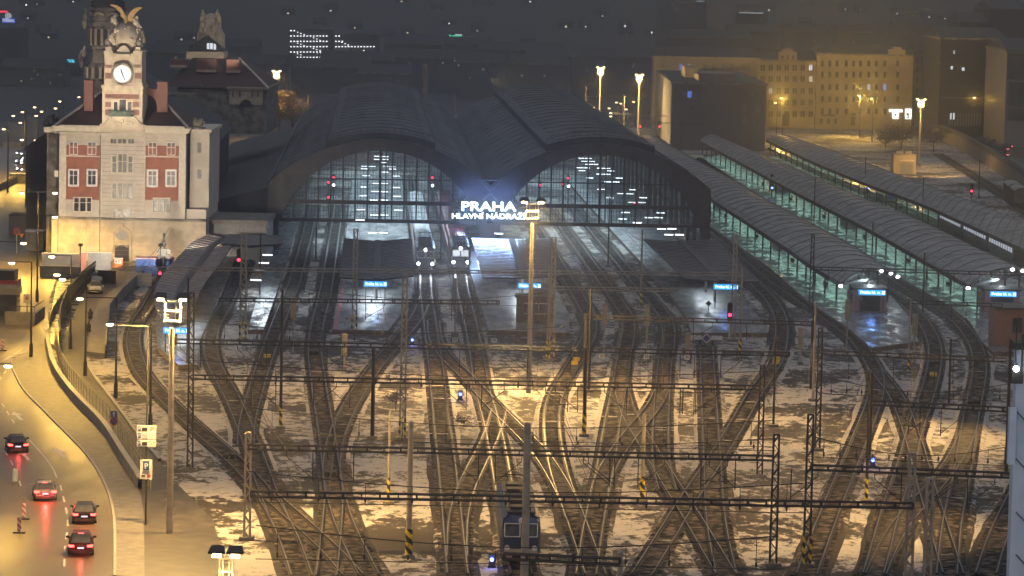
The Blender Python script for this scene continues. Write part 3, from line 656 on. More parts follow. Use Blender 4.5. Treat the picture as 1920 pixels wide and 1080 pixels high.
# ------------------------------------------------------------------ platform canopies
def butterfly(name, label, pix, z, cuts, zg=.45, mt='cangrey', posts=5):
    a, b, c, d = [G(x, y, z) for x, y in pix]      # far-left, far-right, near-right, near-left
    t = thing(name, label, 'canopy', ((c.x+d.x)/2, (c.y+d.y)/2, 0), group='platform canopies before the hall')
    ms = cuts
    fm = a+(b-a)*.5; nm = d+(c-d)*.5
    for k, (p, q, r_, s_) in enumerate(((a, fm, nm, d), (fm, b, c, nm))):
        m = MB(); dz = Vector((0, 0, zg)); pts = [p, q-dz, r_-dz, s_] if k == 0 else [p-dz, q, r_, s_-dz]
        m.add(pts+[v-Vector((0, 0, .22)) for v in pts], [(0, 3, 2, 1), (4, 5, 6, 7), (0, 1, 5, 4), (1, 2, 6, 5), (2, 3, 7, 6), (3, 0, 4, 7)])
        n = 26
        for i in range(1, n): m.bar(pts[0]+(pts[3]-pts[0])*(i/n)+Vector((0, 0, .02)), pts[1]+(pts[2]-pts[1])*(i/n)+Vector((0, 0, .02)), .12, .1)
        m.build('roof_slab', M[mt], t, True)
    m = MB(); m.bar(fm-Vector((0, 0, zg-.12)), nm-Vector((0, 0, zg-.12)), .9, .12); m.build('gutter', M['dark'], t, True)
    for i in range(posts):
        p = fm+(nm-fm)*((i+.3)/posts); mm = MB()
        mm.bar((p.x, p.y, 0), (p.x, p.y, z-zg-.2), .32); mm.bar((p.x, p.y, z-zg-.9), (p.x-2.6, p.y, z-.3), .16); mm.bar((p.x, p.y, z-zg-.9), (p.x+2.6, p.y, z-.3), .16)
        mm.build('post', M['hsteel'], t, True)
    return t
butterfly('platform_canopy', 'dark butterfly canopy on the pink-edged platform left of the locomotives', [(645, 446), (772, 446), (776, 516), (636, 519)], 4.3, 0)
butterfly('platform_canopy', 'butterfly canopy glowing blue with reflected neon sign light', [(884, 446), (1034, 447), (1062, 516), (905, 519)], 4.3, 0, .18, mt='wetroof')
butterfly('platform_canopy', 'wide dark canopy with puddle streaks before the right arch', [(1206, 448), (1345, 449), (1424, 527), (1284, 521)], 4.3, 0, .25)
# curved seamed canopy on the far left platform
t = thing('curved_canopy', 'curved seamed metal canopy bending along the leftmost platform', 'canopy', tuple(G(330, 620)), group='platform canopies before the hall')
lp = [(388, 441), (364, 449), (334, 482), (308, 510), (291, 538), (288, 562), (292, 582), (304, 600)]; rp_ = [(452, 443), (440, 452), (415, 490), (392, 520), (374, 548), (366, 568), (363, 584), (364, 600)]
Lc = [G(x, y, 4.1) for x, y in lp]; Rc = [G(x, y, 4.1) for x, y in rp_]
def resamp(p, n):
    L = [0]
    for a, b in zip(p, p[1:]): L.append(L[-1]+(b-a).length)
    out = []
    for i in range(n+1):
        d = L[-1]*i/n; k = max(0, min(len(p)-2, next((j for j in range(len(L)-1) if L[j+1] >= d-1e-9), len(p)-2)))
        out.append(p[k].lerp(p[k+1], (d-L[k])/max(1e-6, L[k+1]-L[k])))
    return out
n = 36; Lr, Rr = resamp(Lc, n), resamp(Rc, n)
for k in range(5):
    Lr = [Lr[0]]+[(Lr[i-1]+Lr[i]*2+Lr[i+1])/4 for i in range(1, n)]+[Lr[-1]]; Rr = [Rr[0]]+[(Rr[i-1]+Rr[i]*2+Rr[i+1])/4 for i in range(1, n)]+[Rr[-1]]
m = MB(); rows = [[l+Vector((0, 0, .0)), l.lerp(r, .42)-Vector((0, 0, .4)), l.lerp(r, .46)-Vector((0, 0, .5)), l.lerp(r, .58)-Vector((0, 0, .5)), l.lerp(r, .62)-Vector((0, 0, .4)), r] for l, r in zip(Lr, Rr)]
m.grid(rows); m.grid([[q-Vector((0, 0, .25)) for q in r] for r in rows]); nf = len(m.f)
for i in range(0, n):
    l, r = Lr[i], Rr[i]; up = Vector((0, 0, .05))
    m.bar(l+up, l.lerp(r, .42)-Vector((0, 0, .35)), 1.0, .12); m.bar(r+up, l.lerp(r, .62)-Vector((0, 0, .35)), 1.0, .12)
M['seam'] = mat('pale_roof_seam', (.42, .36, .34), .55, col2=(.32, .27, .25), scale=.6)
o = m.build('roof', M['canroof'], t, True); o.data.materials.append(M['seam'])
for i, f in enumerate(o.data.polygons):
    if i >= nf: f.material_index = 1
m = MB()
for i in range(n): m.bar(Lr[i].lerp(Rr[i], .52)-Vector((0, 0, .44)), Lr[i+1].lerp(Rr[i+1], .52)-Vector((0, 0, .44)), .8, .06)
m.build('gutter', M['dark'], t, True)
for i in range(2, n, 4):
    p = Lr[i].lerp(Rr[i], .5); MB().bar((p.x, p.y, .5), (p.x, p.y, 3.5), .3).build('post', M['hsteel'], t, True)
t = thing('flat_canopy', 'dark flat canopy bridging from the clock building to the hall pier', 'canopy', tuple(G(480, 470)))
q = [G(x, y, 4.2) for x, y in ((425, 441), (534, 443), (528, 458), (470, 462), (415, 458))]
MB().slab(q, 4.0, 4.35).build('roof', M['cangrey'], t, True)
for x, y in ((440, 470), (520, 474)):
    p = G(x, y); MB().bar((p.x, p.y, 0), (p.x, p.y, 4.0), .3).build('post', M['hsteel'], t, True)
# small flat glazed block between clock building and hall
t = thing('link_building', 'low glazed link block between clock building and train hall', 'building', tuple(P(440, 442, 506)).__class__((P(440, 442, 506).x, 506, 0)))
a = P(386, 403, 506); b = P(500, 408, 506)
MB().bb(a.x, b.x, 506, 520, 0, a.z-1.2).build('wall', M['grey'], t, True)
MB().bb(a.x-.4, b.x+.3, 505, 521, a.z-1.2, a.z-.6).build('roof', M['conc'], t, True)
m = MB()
for k in range(9): m.bar((a.x+1+k*1.05, 505.9, 5.0), (a.x+1+k*1.05, 505.9, a.z-1.3), .3)
m.build('window_band', M['curtain'], t, True)
# ------------------------------------------------------------------ arched canopies on the right
def arched(label, lpx, rpx, z=3.9, rise=1.3, nsec=48, lights=6, group='arched canopies on the right', signoff=True):
    Lc = [G(x, y, z) for x, y in lpx]; Rc = [G(x, y, z) for x, y in rpx]
    A, B = resamp(Lc, nsec), resamp(Rc, nsec)
    for k in range(4):
        A = [A[0]]+[(A[i-1]+A[i]*2+A[i+1])/4 for i in range(1, nsec)]+[A[-1]]; B = [B[0]]+[(B[i-1]+B[i]*2+B[i+1])/4 for i in range(1, nsec)]+[B[-1]]
    t = thing('arched_canopy', label, 'canopy', (A[-1].lerp(B[-1], .5).x, A[-1].lerp(B[-1], .5).y, 0), group=group)
    def arc(a, b, k, up=0): return a.lerp(b, k)+Vector((0, 0, rise*math.sin(math.pi*k)**.8+up))
    rows = [[arc(a, b, j/14) for j in range(15)] for a, b in zip(A, B)]
    MB().grid([[p-Vector((0, 0, .15)) for p in r] for r in rows]).build('soffit', M['cangrey'], t, True, True)
    m = MB().grid(rows); nf = len(m.f)
    for i in range(0, nsec+1):
        for j in range(14): m.bar(arc(A[i], B[i], j/14, .03), arc(A[i], B[i], (j+1)/14, .03), .1, .08)
    o = m.build('roof', M['canroof'], t, True); o.data.materials.append(M['hsteel'])
    for i, f in enumerate(o.data.polygons):
        if i >= nf: f.material_index = 1
        else: f.use_smooth = True
    for X in (A, B):
        m = MB()
        for p, q in zip(X, X[1:]): m.bar(p-Vector((0, 0, .2)), q-Vector((0, 0, .2)), .18, .6)
        m.build('eaves_beam', M['dsteel'], t, True)
    Ltot = sum((p-q).length for p, q in zip(A, A[1:]))
    nc = max(6, int(Ltot/10.5)); Ac, Bc = resamp(A, nc), resamp(B, nc)
    for i in range(nc+1):
        for k in (.14, .86):
            p = Ac[i].lerp(Bc[i], k); MB().bar((p.x, p.y, .5), (p.x, p.y, z+rise*math.sin(math.pi*.14)**.8-.1), .24).build('column', M['dsteel'], t, True)
    # front gable truss
    m = MB(); a, b = A[-1], B[-1]
    for j in range(14): m.bar(arc(a, b, j/14), arc(a, b, (j+1)/14), .3)
    m.bar(a, b, .35); 
    for j in range(1, 14): m.bar(a.lerp(b, j/14), arc(a, b, j/14), .08)
    m.build('gable_truss', M['dsteel'], t, True)
    m = MB(); k5 = resamp([a.lerp(b, .5) for a, b in zip(A, B)], nc*2)
    for i in range(1, nc*2, 2):
        d = (k5[i]-k5[i-1]).normalized(); m.bar(k5[i]-d*.7+Vector((0, 0, -.5)), k5[i]+d*.7+Vector((0, 0, -.5)), .16, .12)
    m.build('tube_lights', E['teal'], t, True)
    ks = resamp([a.lerp(b, .5) for a, b in zip(A, B)], lights)
    for i in range(lights):
        p, q = ks[i], ks[i+1]; c = (p+q)/2; ln = (q-p).length
        o = light('AREA', (c.x, c.y, z-.4), 13*ln, TEAL, 5.0, sy=ln*.95, name='canopy_light'); o.rotation_euler = (0, 0, -math.atan2(q.x-p.x, q.y-p.y))
    return t, A, B
AC1 = arched('nearest arched platform canopy with blue sign at its gable end', [(1187, 262), (1262, 318), (1335, 375), (1402, 417), (1437, 442), (1480, 468), (1524, 502), (1579, 532)], [(1240, 262), (1297, 297), (1375, 337), (1440, 377), (1490, 403), (1542, 430), (1610, 467), (1679, 516)])
AC2 = arched('middle arched platform canopy ending at the right edge blue sign', [(1312, 264), (1360, 290), (1403, 313), (1447, 338), (1525, 378), (1635, 433), (1746, 497), (1818, 536)], [(1352, 260), (1440, 297), (1510, 325), (1580, 357), (1675, 395), (1740, 420), (1830, 465), (1926, 510)])
AC3 = arched('farthest arched canopy beside the yellow lit booth and siding', [(1437, 263), (1540, 311), (1640, 351), (1730, 383), (1815, 421), (1920, 468), (1980, 495)], [(1492, 262), (1615, 302), (1690, 331), (1790, 368), (1860, 393), (1925, 420), (1985, 446)])
# ------------------------------------------------------------------ facades read from the photograph at a known distance
class Fac:
    def __init__(s, Y): s.Y = Y; s.k = F/Y
    def X(s, x, y): return P(x, y, s.Y).x
    def Z(s, x, y): return P(x, y, s.Y).z
    def rect(s, x0, x1, y0, y1):
        c = P((x0+x1)/2, (y0+y1)/2, s.Y); w = (x1-x0)/s.k/2; h = (y1-y0)/s.k/2*1.0
        return c.x-w, c.x+w, c.z-h, c.z+h
    def box(s, m, x0, x1, y0, y1, front, back):       # front/back: metres towards / away from the camera
        a, b, z0, z1 = s.rect(x0, x1, y0, y1); return m.bb(a, b, s.Y-front, s.Y+back, z0, z1)
def window(f, parent, x0, x1, y0, y1, glass='glass', frame='white', proud=.12, bars=1, hbar=None, surround=.0):
    a, b, z0, z1 = f.rect(x0, x1, y0, y1); m = MB(); m.bb(a, b, f.Y-proud*.4, f.Y+.05, z0, z1)
    o = m.build('window', M[glass] if glass in M else E[glass], parent, True)
    if frame:
        m = MB(); e = max(.09, surround)
        m.bb(a-e, a, f.Y-proud, f.Y, z0-e, z1+e); m.bb(b, b+e, f.Y-proud, f.Y, z0-e, z1+e); m.bb(a, b, f.Y-proud, f.Y, z1, z1+e); m.bb(a-e*.5, b+e*.5, f.Y-proud-.1, f.Y, z0-e*1.2, z0)
        for i in range(1, bars+1):
            x = a+(b-a)*i/(bars+1); m.bb(x-.05, x+.05, f.Y-proud*.8, f.Y, z0, z1)
        if hbar: z = z1-(z1-z0)*hbar; m.bb(a, b, f.Y-proud*.85, f.Y, z-.05, z+.05)
        fo = m.build('frame', M[frame], o, True)
    return o
f = Fac(500); BY = 500
base = Vector((f.X(230, 470), BY, 0))
sb = thing('station_building', 'cream and red clock tower building with golden wings on its dome', 'building', tuple(base))
x0, x1, z0, z1 = f.rect(111, 348, 247, 412); zb = z0
m = MB(); m.bb(x0, x1, BY, BY+22, z0, z1); m.build('wall', M['stucco'], sb, True)
m = MB(); f.box(m, 96, 386, 412, 500, .12, 22)
for i in range(1, 9): f.box(m, 96.5, 385.5, 412+i*8.3-.9, 412+i*8.3+.0, .20, 0)
m.build('rusticated_base', M['stone'], sb, True)
m = MB(); f.box(m, 353, 389, 250, 395, -2.5, 20); f.box(m, 349, 386, 393, 412, -.5, 20); m.build('wing_wall', M['stucco'], sb, True)
m = MB(); f.box(m, 82, 111, 250, 500, -3, 20); m.build('wing_wall', M['dstone'], sb, True)  # left wing given dark stone so that it looks unlit
m = MB(); f.box(m, 103, 356, 240, 247.5, .7, 22.6); f.box(m, 100, 358, 238, 241, 1.0, 22.8); f.box(m, 351, 394, 244, 250, -1.8, 20.4); f.box(m, 78, 111, 240, 250, -2.6, 20.4); m.build('cornice', M['trim'], sb, True)
m = MB()
for i in range(0, 84): f.box(m, 104+i*3, 105.4+i*3, 246, 249.5, .55, 0)
m.build('dentils', M['trim'], sb, True)
m = MB(); f.box(m, 95, 387, 408.5, 413, .45, 0); m.build('belt_course', M['dstone'], sb, True)
m = MB(); f.box(m, 124, 187, 272, 374.5, .05, 0); m.build('red_panel', M['redpl'], sb, True)
m = MB(); f.box(m, 272, 335, 273, 376, .05, 0); m.build('red_panel', M['redpl'], sb, True)
m = MB(); f.box(m, 124, 187.5, 291.5, 294, .12, 0); f.box(m, 272, 335.5, 292.5, 295, .12, 0); f.box(m, 188.5, 190.5, 250, 408, .14, 0); f.box(m, 271, 272.3, 250, 408, .14, 0); f.box(m, 111, 124, 255, 408, .1, 0); f.box(m, 336, 348, 255, 408, .1, 0)
f.box(m, 125, 149, 259.5, 261, .2, 0); f.box(m, 160, 184, 259.5, 261, .2, 0); f.box(m, 274, 297, 260.5, 262, .2, 0); f.box(m, 309, 333, 260.5, 262, .2, 0)
m.build('facade_trim', M['trim'], sb, True)
m = MB()
for i in range(1, 19): f.box(m, 191, 271, 258+i*8-.35, 258+i*8+.2, .03, 0)
m.build('masonry_joints', M['dstone'], sb, True)
m = MB()
for x in (188, 109.5): f.box(m, x-.5, x+.5, 252, 475, .22, 0)
m.build('downpipe', M['dark'], sb, True)
for x0, x1 in ((207.5, 218), (221.5, 236.5), (240.5, 251)): window(f, sb, x0, x1, 260.5, 269, 'curtain', 'trim', bars=1)
for x0, x1, y0, y1 in ((131, 145, 267, 289), (165.5, 179.5, 267, 289), (279, 293, 268, 290), (314, 328, 268, 290)): window(f, sb, x0, x1, y0, y1, 'curtain', 'white', hbar=.4)
for x0, x1, y0, y1 in ((131, 145, 320, 346), (165.5, 179.5, 320, 346), (278.5, 293, 321, 347), (313.5, 328, 321, 347)): window(f, sb, x0, x1, y0, y1, 'curtain' if x0 > 200 else 'glass', 'white', .2, hbar=.33, surround=.26)
m = MB()
for x0, x1 in ((126.5, 149.5), (161, 184), (274, 297.5), (309.5, 333)): f.box(m, x0, x1, 313.5, 315.5, .4, 0)
f.box(m, 134, 176, 364, 366, .4, 0); f.box(m, 281, 324, 365.5, 367.5, .4, 0); m.build('window_hood', M['trim'], sb, True)
for x0, x1 in ((139.5, 147.5), (150.5, 160.5), (163.5, 171)): window(f, sb, x0, x1, 371, 396, 'glass', 'trim', .2, 0, .35, .13)
for x0, x1 in ((288, 295.5), (299.5, 307), (311, 318.5)): window(f, sb, x0, x1, 372, 397, 'curtain', 'trim', .2, 0, .35, .13)
for y0, y1, yc in ((293, 323, 289), (344, 372, 342)):
    for x0, x1, t_ in ((211, 218, 4), (222, 237.5, 0), (241, 248.5, 4)): window(f, sb, x0, x1, (yc+t_ if y0 < 300 else y0), y1, 'curtain', 'trim', .2, 1 if x1-x0 > 10 else 0, .4, .18)
m = MB(); f.box(m, 206, 253, 325.5, 327.5, .35, 0); f.box(m, 206, 253, 335.5, 337, .3, 0); f.box(m, 206, 253, 374, 376.5, .35, 0); m.build('window_sill', M['trim'], sb, True)
for x0, x1 in ((212.6, 226), (231.5, 245)): window(f, sb, x0, x1, 392, 407, 'curtain', 'trim')
for x0, x1, y0, y1, g_ in ((127.5, 140, 424, 443, 'glass'), (162.5, 175.5, 424, 443, 'glass'), (282, 295.5, 425, 444, 'curtain'), (318, 331, 425, 444, 'curtain'), (127, 140, 458, 471, 'glass'), (162, 175.5, 458, 471, 'dark')): window(f, sb, x0, x1, y0, y1, g_, 'stone', .22)
window(f, sb, 367, 374.5, 269, 288, 'curtain', None); window(f, sb, 367, 374.5, 320, 337, 'curtain', None)
for o in list(sb.children):
    if o.name.startswith('window') and len(o.children) == 0: o.location.y += 2.5
window(f, sb, 97, 106, 322, 334, 'winw', None).location.y += 3
# oculus, portal
c = P(229, 441.5, BY-.14)
m = MB(); m.tube((0, 0, 0), (0, -.2, 0), 1, n=20)
m.v = [Vector((c.x+v.x*.8, BY-.1+v.y, c.z+v.z*.65)) for v in m.v]; m.build('oculus', M['curtain'], sb, True)
m = MB()
for k in range(24):
    a, b = 2*math.pi*k/24, 2*math.pi*(k+1)/24; m.bar((c.x+.88*math.cos(a), BY-.28, c.z+.73*math.sin(a)), (c.x+.88*math.cos(b), BY-.28, c.z+.73*math.sin(b)), .14)
for k in range(17):
    a, b = math.pi*k/17, math.pi*(k+1)/17; R = 1.28; m.bar((c.x+R*math.cos(a), BY-.24, c.z-.1+R*1.05*math.sin(a)), (c.x+R*math.cos(b), BY-.24, c.z-.1+R*1.05*math.sin(b)), .2)
for sx in (-1.28, 1.28): m.bar((c.x+sx, BY-.24, c.z-.1), (c.x+sx, BY-.24, 0), .2)
m.bar((c.x-.9, BY-.25, c.z-1.75), (c.x, BY-.25, c.z-1.15), .12); m.bar((c.x+.9, BY-.25, c.z-1.75), (c.x, BY-.25, c.z-1.15), .12); m.box((c.x, BY-.3, c.z+1.45), (.35, .3, .6))
m.build('portal_surround', M['stone'], sb, True)
m = MB(); m.bb(c.x-1.0, c.x+1.0, BY-.2, BY-.05, 0, 2.4); m.build('door', M['dark'], sb, True)
# roof
xl, xr = f.X(104, 240), f.X(354, 242); ze = f.Z(230, 239); zr = ze+4.6; ya, yb = BY-.6, BY+22.4; ym = BY+10
m = MB(); a, b = f.X(188, 200)-1.2, f.X(268, 200)+1.0
m.add([(xl, ya, ze), (xr, ya, ze), (xr, yb, ze), (xl, yb, ze), (a, ym, zr), (b, ym, zr)], [(0, 1, 5, 4), (1, 2, 5), (2, 3, 4, 5), (3, 0, 4), (3, 2, 1, 0)]); m.build('roof', M['tile'], sb, True)
m = MB(); m.bar((xl, ya, ze+.1), (a, ym, zr+.1), .28); m.bar((xr, ya, ze+.1), (b, ym, zr+.1), .28); m.bar((a, ym, zr+.1), (b, ym, zr+.1), .3); f.box(m, 112, 195, 234.5, 238.5, .8, .4); f.box(m, 266, 347, 236, 240, .8, .4); m.build('ridge_and_gutter', M['trim'], sb, True)
m = MB()
for x, y in ((174, 221), (284, 221)):
    p = P(x, y, BY+3.6); m.box((p.x, p.y, p.z), (.9, .8, .5))
m.build('skylight', M['slate'], sb, True)
for (x0, x1, y0, y1) in ((159, 175.5, 152, 196), (296, 315, 155, 198)):
    g_ = Fac(BY+5); m = MB(); g_.box(m, x0, x1, y0, y1+12, 1.0, 1.0); g_.box(m, x0-.8, x1+.8, y0-2, y0+1.5, 1.1, 1.1); m.build('chimney', M['brick'], sb, True)
g_ = Fac(BY+4.6); m = MB()
ctr = P(274, 197, g_.Y); R0, R1 = 1.55, 2.5
pts = [Vector((ctr.x+(R0)*math.sin(t*math.pi/2/8), g_.Y, ctr.z+R0*math.cos(t*math.pi/2/8))) for t in range(9)]
top = P(272, 166, g_.Y).z; xr_ = P(297, 170, g_.Y).x
m.prism(pts+[Vector((xr_, g_.Y, ctr.z)), Vector((xr_, g_.Y, top)), Vector((ctr.x-.6, g_.Y, top)), Vector((ctr.x-.6, g_.Y, ctr.z+R0))], (0, .8, 0)); m.build('flying_arch', M['brick'], sb, True)
# clock tower
tw = thing('clock_tower', None, None, (f.X(231, 240)-base.x, 0, 0)); del_keys = [k for k in tw.keys()]
tw.parent = sb
m = MB(); f.box(m, 193, 268, 160, 246, .9, 6.0); f.box(m, 191, 270, 160, 166, 1.1, 6.2); f.box(m, 191.5, 269.5, 172, 174.5, 1.05, 6.1); f.box(m, 189, 272, 232, 246, 1.15, 6.2)
f.box(m, 199, 266, 100, 160, .6, 5.6); f.box(m, 197, 268, 155, 161, .9, 5.9)
for x0, x1 in ((197, 212.5), (252, 267)): f.box(m, x0, x1, 99, 158, .85, .2); f.box(m, x0-1, x1+1, 95, 100, 1.05, .6); f.box(m, x0+2, x1-2, 88, 95, .9, .4); f.box(m, x0, x1, 95, 99, .9, 5.8)
m.build('shaft', M['stone'], tw, True)
m = MB()
f.box(m, 198.5, 262.5, 176, 185, .95, 0)
for x0, x1 in ((198.5, 209.5), (250, 262.5)): f.box(m, x0, x1, 190.5, 200, .95, 0); f.box(m, x0, x1, 205, 215.5, .95, 0)
for x0, x1 in ((198.6, 211), (253.5, 265.5)):
    for y0, y1 in ((121, 127), (136, 147)): f.box(m, x0, x1, y0, y1, .9, 0)
m.build('brick_band', M['brick'], tw, True)
c = P(231, 138, BY); yk = BY-1.0
m = MB(); m.tube((c.x, BY, c.z), (c.x, yk-.15, c.z), 1.62, n=32); m.build('clock_ring', M['stone'], tw, True)
m = MB()
for k in range(32):
    a, b = 2*math.pi*k/32, 2*math.pi*(k+1)/32; m.bar((c.x+1.5*math.cos(a), yk-.2, c.z+1.5*math.sin(a)), (c.x+1.5*math.cos(b), yk-.2, c.z+1.5*math.sin(b)), .22)
m.build('clock_rim', M['dstone'], tw, True)
m = MB(); m.tube((c.x, yk-.1, c.z), (c.x, yk-.2, c.z), 1.2, n=32); m.build('clock_dial', E['clock'], tw, True)
m = MB(); m.bar((c.x-.22, yk-.26, c.z+.72), (c.x+.05, yk-.26, c.z-.1), .2); m.bar((c.x-.02, yk-.28, c.z+.12), (c.x+.42, yk-.28, c.z-.95), .16)
for k in range(12):
    a = math.pi*k/6; m.bar((c.x+1.02*math.cos(a), yk-.24, c.z+1.02*math.sin(a)), (c.x+1.13*math.cos(a), yk-.24, c.z+1.13*math.sin(a)), .05)
m.build('clock_hands', M['dark'], tw, True)
f2 = Fac(BY-.9)
for x0, x1, y0 in ((213.5, 220.5, 191), (224, 236.5, 186.5), (239.5, 247, 191)): window(f2, tw, x0, x1, y0, 207, 'glass', 'trim', .15, 0)
m = MB(); f.box(m, 208, 250, 206.5, 208, 2.2, -.9); f.box(m, 207, 251, 215, 217.5, 2.3, -.9)
for i in range(18): f.box(m, 208.5+i*2.35, 210+i*2.35, 207, 216, 2.25, -2.1)
m.build('balcony', M['verd'], tw, True)
m = MB()
for sx in (-1, 1):
    for k in range(8):
        t0, t1 = k/8, (k+1)/8; px = lambda t: 231+sx*(20+16*t); py = lambda t: 219+14*(1-math.cos(t*math.pi/2))
        f.box(m, min(px(t0), px(t1)), max(px(t0), px(t1)), py(t1)-1.5, py(t1)+1.5, 1.5, 0)
    for k in range(6): f.box(m, 231+sx*(3+k*3)-1.6, 231+sx*(3+k*3)+1.6, 226+abs(k-3)*1.2, 230+abs(k-3)*1.2, 1.35, 0)
f.box(m, 229, 234, 223, 229, 1.5, 0); m.build('carved_console', M['stone'], tw, True)
# dome with statues and wings
D = Fac(BY+2.3); dc = P(237, 72, D.Y)
m = MB(); m.ell((dc.x, D.Y, dc.z), (2.35, 2.3, 2.35), 18, 12); m.lathe((dc.x, D.Y, dc.z-3.2), [(2.0, 0), (1.7, 1.2)], 16)
rnd = random.Random(5)
for k in range(46):
    a = rnd.uniform(0, 2*math.pi); h = rnd.uniform(-.9, .95); q = math.sqrt(1-h*h); r = rnd.uniform(.18, .42)
    m.ell((dc.x+2.3*q*math.cos(a), D.Y+2.25*q*math.sin(a), dc.z+2.3*h), (r, r, r*rnd.uniform(.7, 1.5)), 7, 5)
for k in range(20):
    a = 2*math.pi*k/20; m.bar((dc.x+2.2*math.cos(a), D.Y+2.2*math.sin(a), dc.z-.9), (dc.x+1.1*math.cos(a+.2), D.Y+1.1*math.sin(a+.2), dc.z+2.0), .18)
m.build('dome', M['stone'], tw, True, True)
for x, y in ((203, 82), (261, 82), (213, 60), (262, 60), (210, 74), (266, 70), (214, 40), (255, 42)):
    p = P(x, y, BY-.2 if y > 70 else BY+1.4); m = MB()
    m.ell((p.x, p.y, p.z), (.42, .42, .62), 8, 6); m.ell((p.x+.1, p.y-.1, p.z+.75), (.26, .26, .3), 8, 6); m.ell((p.x-.25, p.y-.15, p.z+.2), (.3, .25, .55), 7, 5); m.ell((p.x+.3, p.y, p.z-.4), (.3, .3, .5), 7, 5); m.build('statue', M['dstone'] if y > 75 else M['stone'], tw, True, True)
m = MB(); p = P(232, 103, BY-.2); n = 14
m.prism([Vector((p.x+1.0*math.cos(math.pi*k/n), BY-.5, p.z+1.35*math.sin(math.pi*k/n))) for k in range(n+1)], (0, 1.2, 0)); f.box(m, 219, 246, 101, 106, .95, .4); m.build('gablet', M['stone'], tw, True)
wl_ = [(235, 39), (229, 33), (225, 24), (217, 15), (207, 10), (208, 8.2), (219, 10), (227, 15), (232, 24), (236, 34)]; wr_ = [(238, 38), (240, 30), (244, 22), (252, 16), (262, 13), (267, 14.5), (259, 20), (253, 27), (250, 35), (246, 41)]
for w_ in (wl_, wr_): MB().prism([P(x, y, BY+1.6) for x, y in w_], (0, .45, 0)).build('wing', M['gold'], tw, True)
p = P(236.5, 36, BY+1.7); m = MB(); m.ell((p.x, p.y, p.z-.2), (.32, .35, .75), 9, 7); m.build('wing_hub', M['gold'], tw, True, True)
# griffin on the right wing parapet
p = P(372, 232, BY+2.5); m = MB(); m.ell((p.x, p.y, p.z), (.75, .45, .5), 9, 6); m.ell((p.x-.5, p.y-.1, p.z+.6), (.32, .3, .45), 8, 6); m.ell((p.x+.35, p.y, p.z+.5), (.45, .25, .3), 8, 6); m.box((p.x, p.y, p.z-.75), (2.0, 1.2, .5)); m.ell((p.x-.8, p.y, p.z+.1), (.25, .25, .6), 7, 5); m.build('parapet_statue', M['dstone'], sb, True, True)
for x, y in ((88, 232), (97, 228), (104, 234)):
    p = P(x, y, BY+4); m = MB(); m.ell((p.x, p.y, p.z), (.6, .5, .7), 8, 6); m.ell((p.x+.2, p.y, p.z+.8), (.3, .3, .4), 7, 5); m.build('parapet_statue', M['slate'], sb, True, True)
# ------------------------------------------------------------------ dark second tower, long wing, rear pavilion
f = Fac(560)
t = thing('rear_tower', 'dark stone cupola tower partly hidden behind the clock tower', 'tower', (f.X(196, 100), 560, 0))
cx = f.X(196, 100); u = 1/f.k
m = MB(); prof = [(39, 212), (39, 152), (41, 150), (41, 124), (38, 122), (34, 118), (33, 94), (36, 92), (36, 86), (32, 84), (32, 52), (36, 49), (36, 42), (33, 40), (33, 22), (36, 20), (36, 15), (30, 13), (29, 4), (20, -10), (4, -22)]
m.lathe((cx, 564, 0), [(r*u, f.Z(196, y)) for r, y in prof], 8); m.build('shaft', M['dstone'], t, True)
m = MB(); m.lathe((cx, 564, 0), [(31*u, f.Z(196, 14.5)), (30.5*u, f.Z(196, 3)), (21*u, f.Z(196, -11)), (5*u, f.Z(196, -23))], 24); m.build('cupola', M['slate'], t, True)
m = MB()
for k in range(24):
    a = 2*math.pi*k/24; m.bar((cx+31.3*u*math.cos(a), 564+31.3*u*math.sin(a), f.Z(196, 14)), (cx+30.8*u*math.cos(a), 564+30.8*u*math.sin(a), f.Z(196, 3)), .12)
m.build('cupola_ribs', M['hsteel'], t, True)
m = MB()
for k in range(16):
    a = 2*math.pi*(k+.5)/16
    for (r, ya, yb, w_) in ((33.5, 86, 55, .45), (40.5, 148, 127, .45)): m.bar((cx+r*u*math.cos(a), 564+r*u*math.sin(a), f.Z(196, ya)), (cx+r*u*math.cos(a), 564+r*u*math.sin(a), f.Z(196, yb)), w_)
for k in range(8):
    a = 2*math.pi*(k+.5)/8
    for i in range(6):
        b0, b1 = a-.3+.1*i, a-.3+.1*(i+1); zz = lambda b: f.Z(196, 30-5*math.cos((b-a)*5))
        m.bar((cx+34.5*u*math.cos(b0), 564+34.5*u*math.sin(b0), zz(b0)), (cx+34.5*u*math.cos(b1), 564+34.5*u*math.sin(b1), zz(b1)), .3)
m.build('columns', M['stone'], t, True)
m = MB()
for k in range(16):
    a = 2*math.pi*k/16
    for (r, ya, yb) in ((32.4, 84, 56), (39.8, 147, 129)): m.bar((cx+r*u*math.cos(a), 564+r*u*math.sin(a), f.Z(196, ya)), (cx+r*u*math.cos(a), 564+r*u*math.sin(a), f.Z(196, yb)), .7, .3)
m.build('window_slots', M['dark'], t, True)
m = MB()
for x, y in ((152, 108), (157, 100), (160, 30), (159, 45), (154, 118)):
    p = P(x, y, 560); m = MB(); m.ell(p, (.5, .5, .9), 8, 6); m.ell(p+Vector((.1, 0, 1)), (.28, .28, .35), 7, 5); m.build('statue', M['dstone'], t, True, True)
t = thing('station_wing', 'long unlit slate roofed station wing receding beside the train hall', 'building', (-52, 525, 0))
def along(X0, Y0, Y): return X0-.042*(Y-Y0)
m = MB(); xa, xb = -46.5, -74
m.prism([(along(xa, 503, 523), 523, 0), (along(xa, 503, 606), 606, 0), (along(xb, 503, 606), 606, 0), (along(xb, 503, 523), 523, 0)], (0, 0, 15)); m.build('wall', M['slate'], t, True)
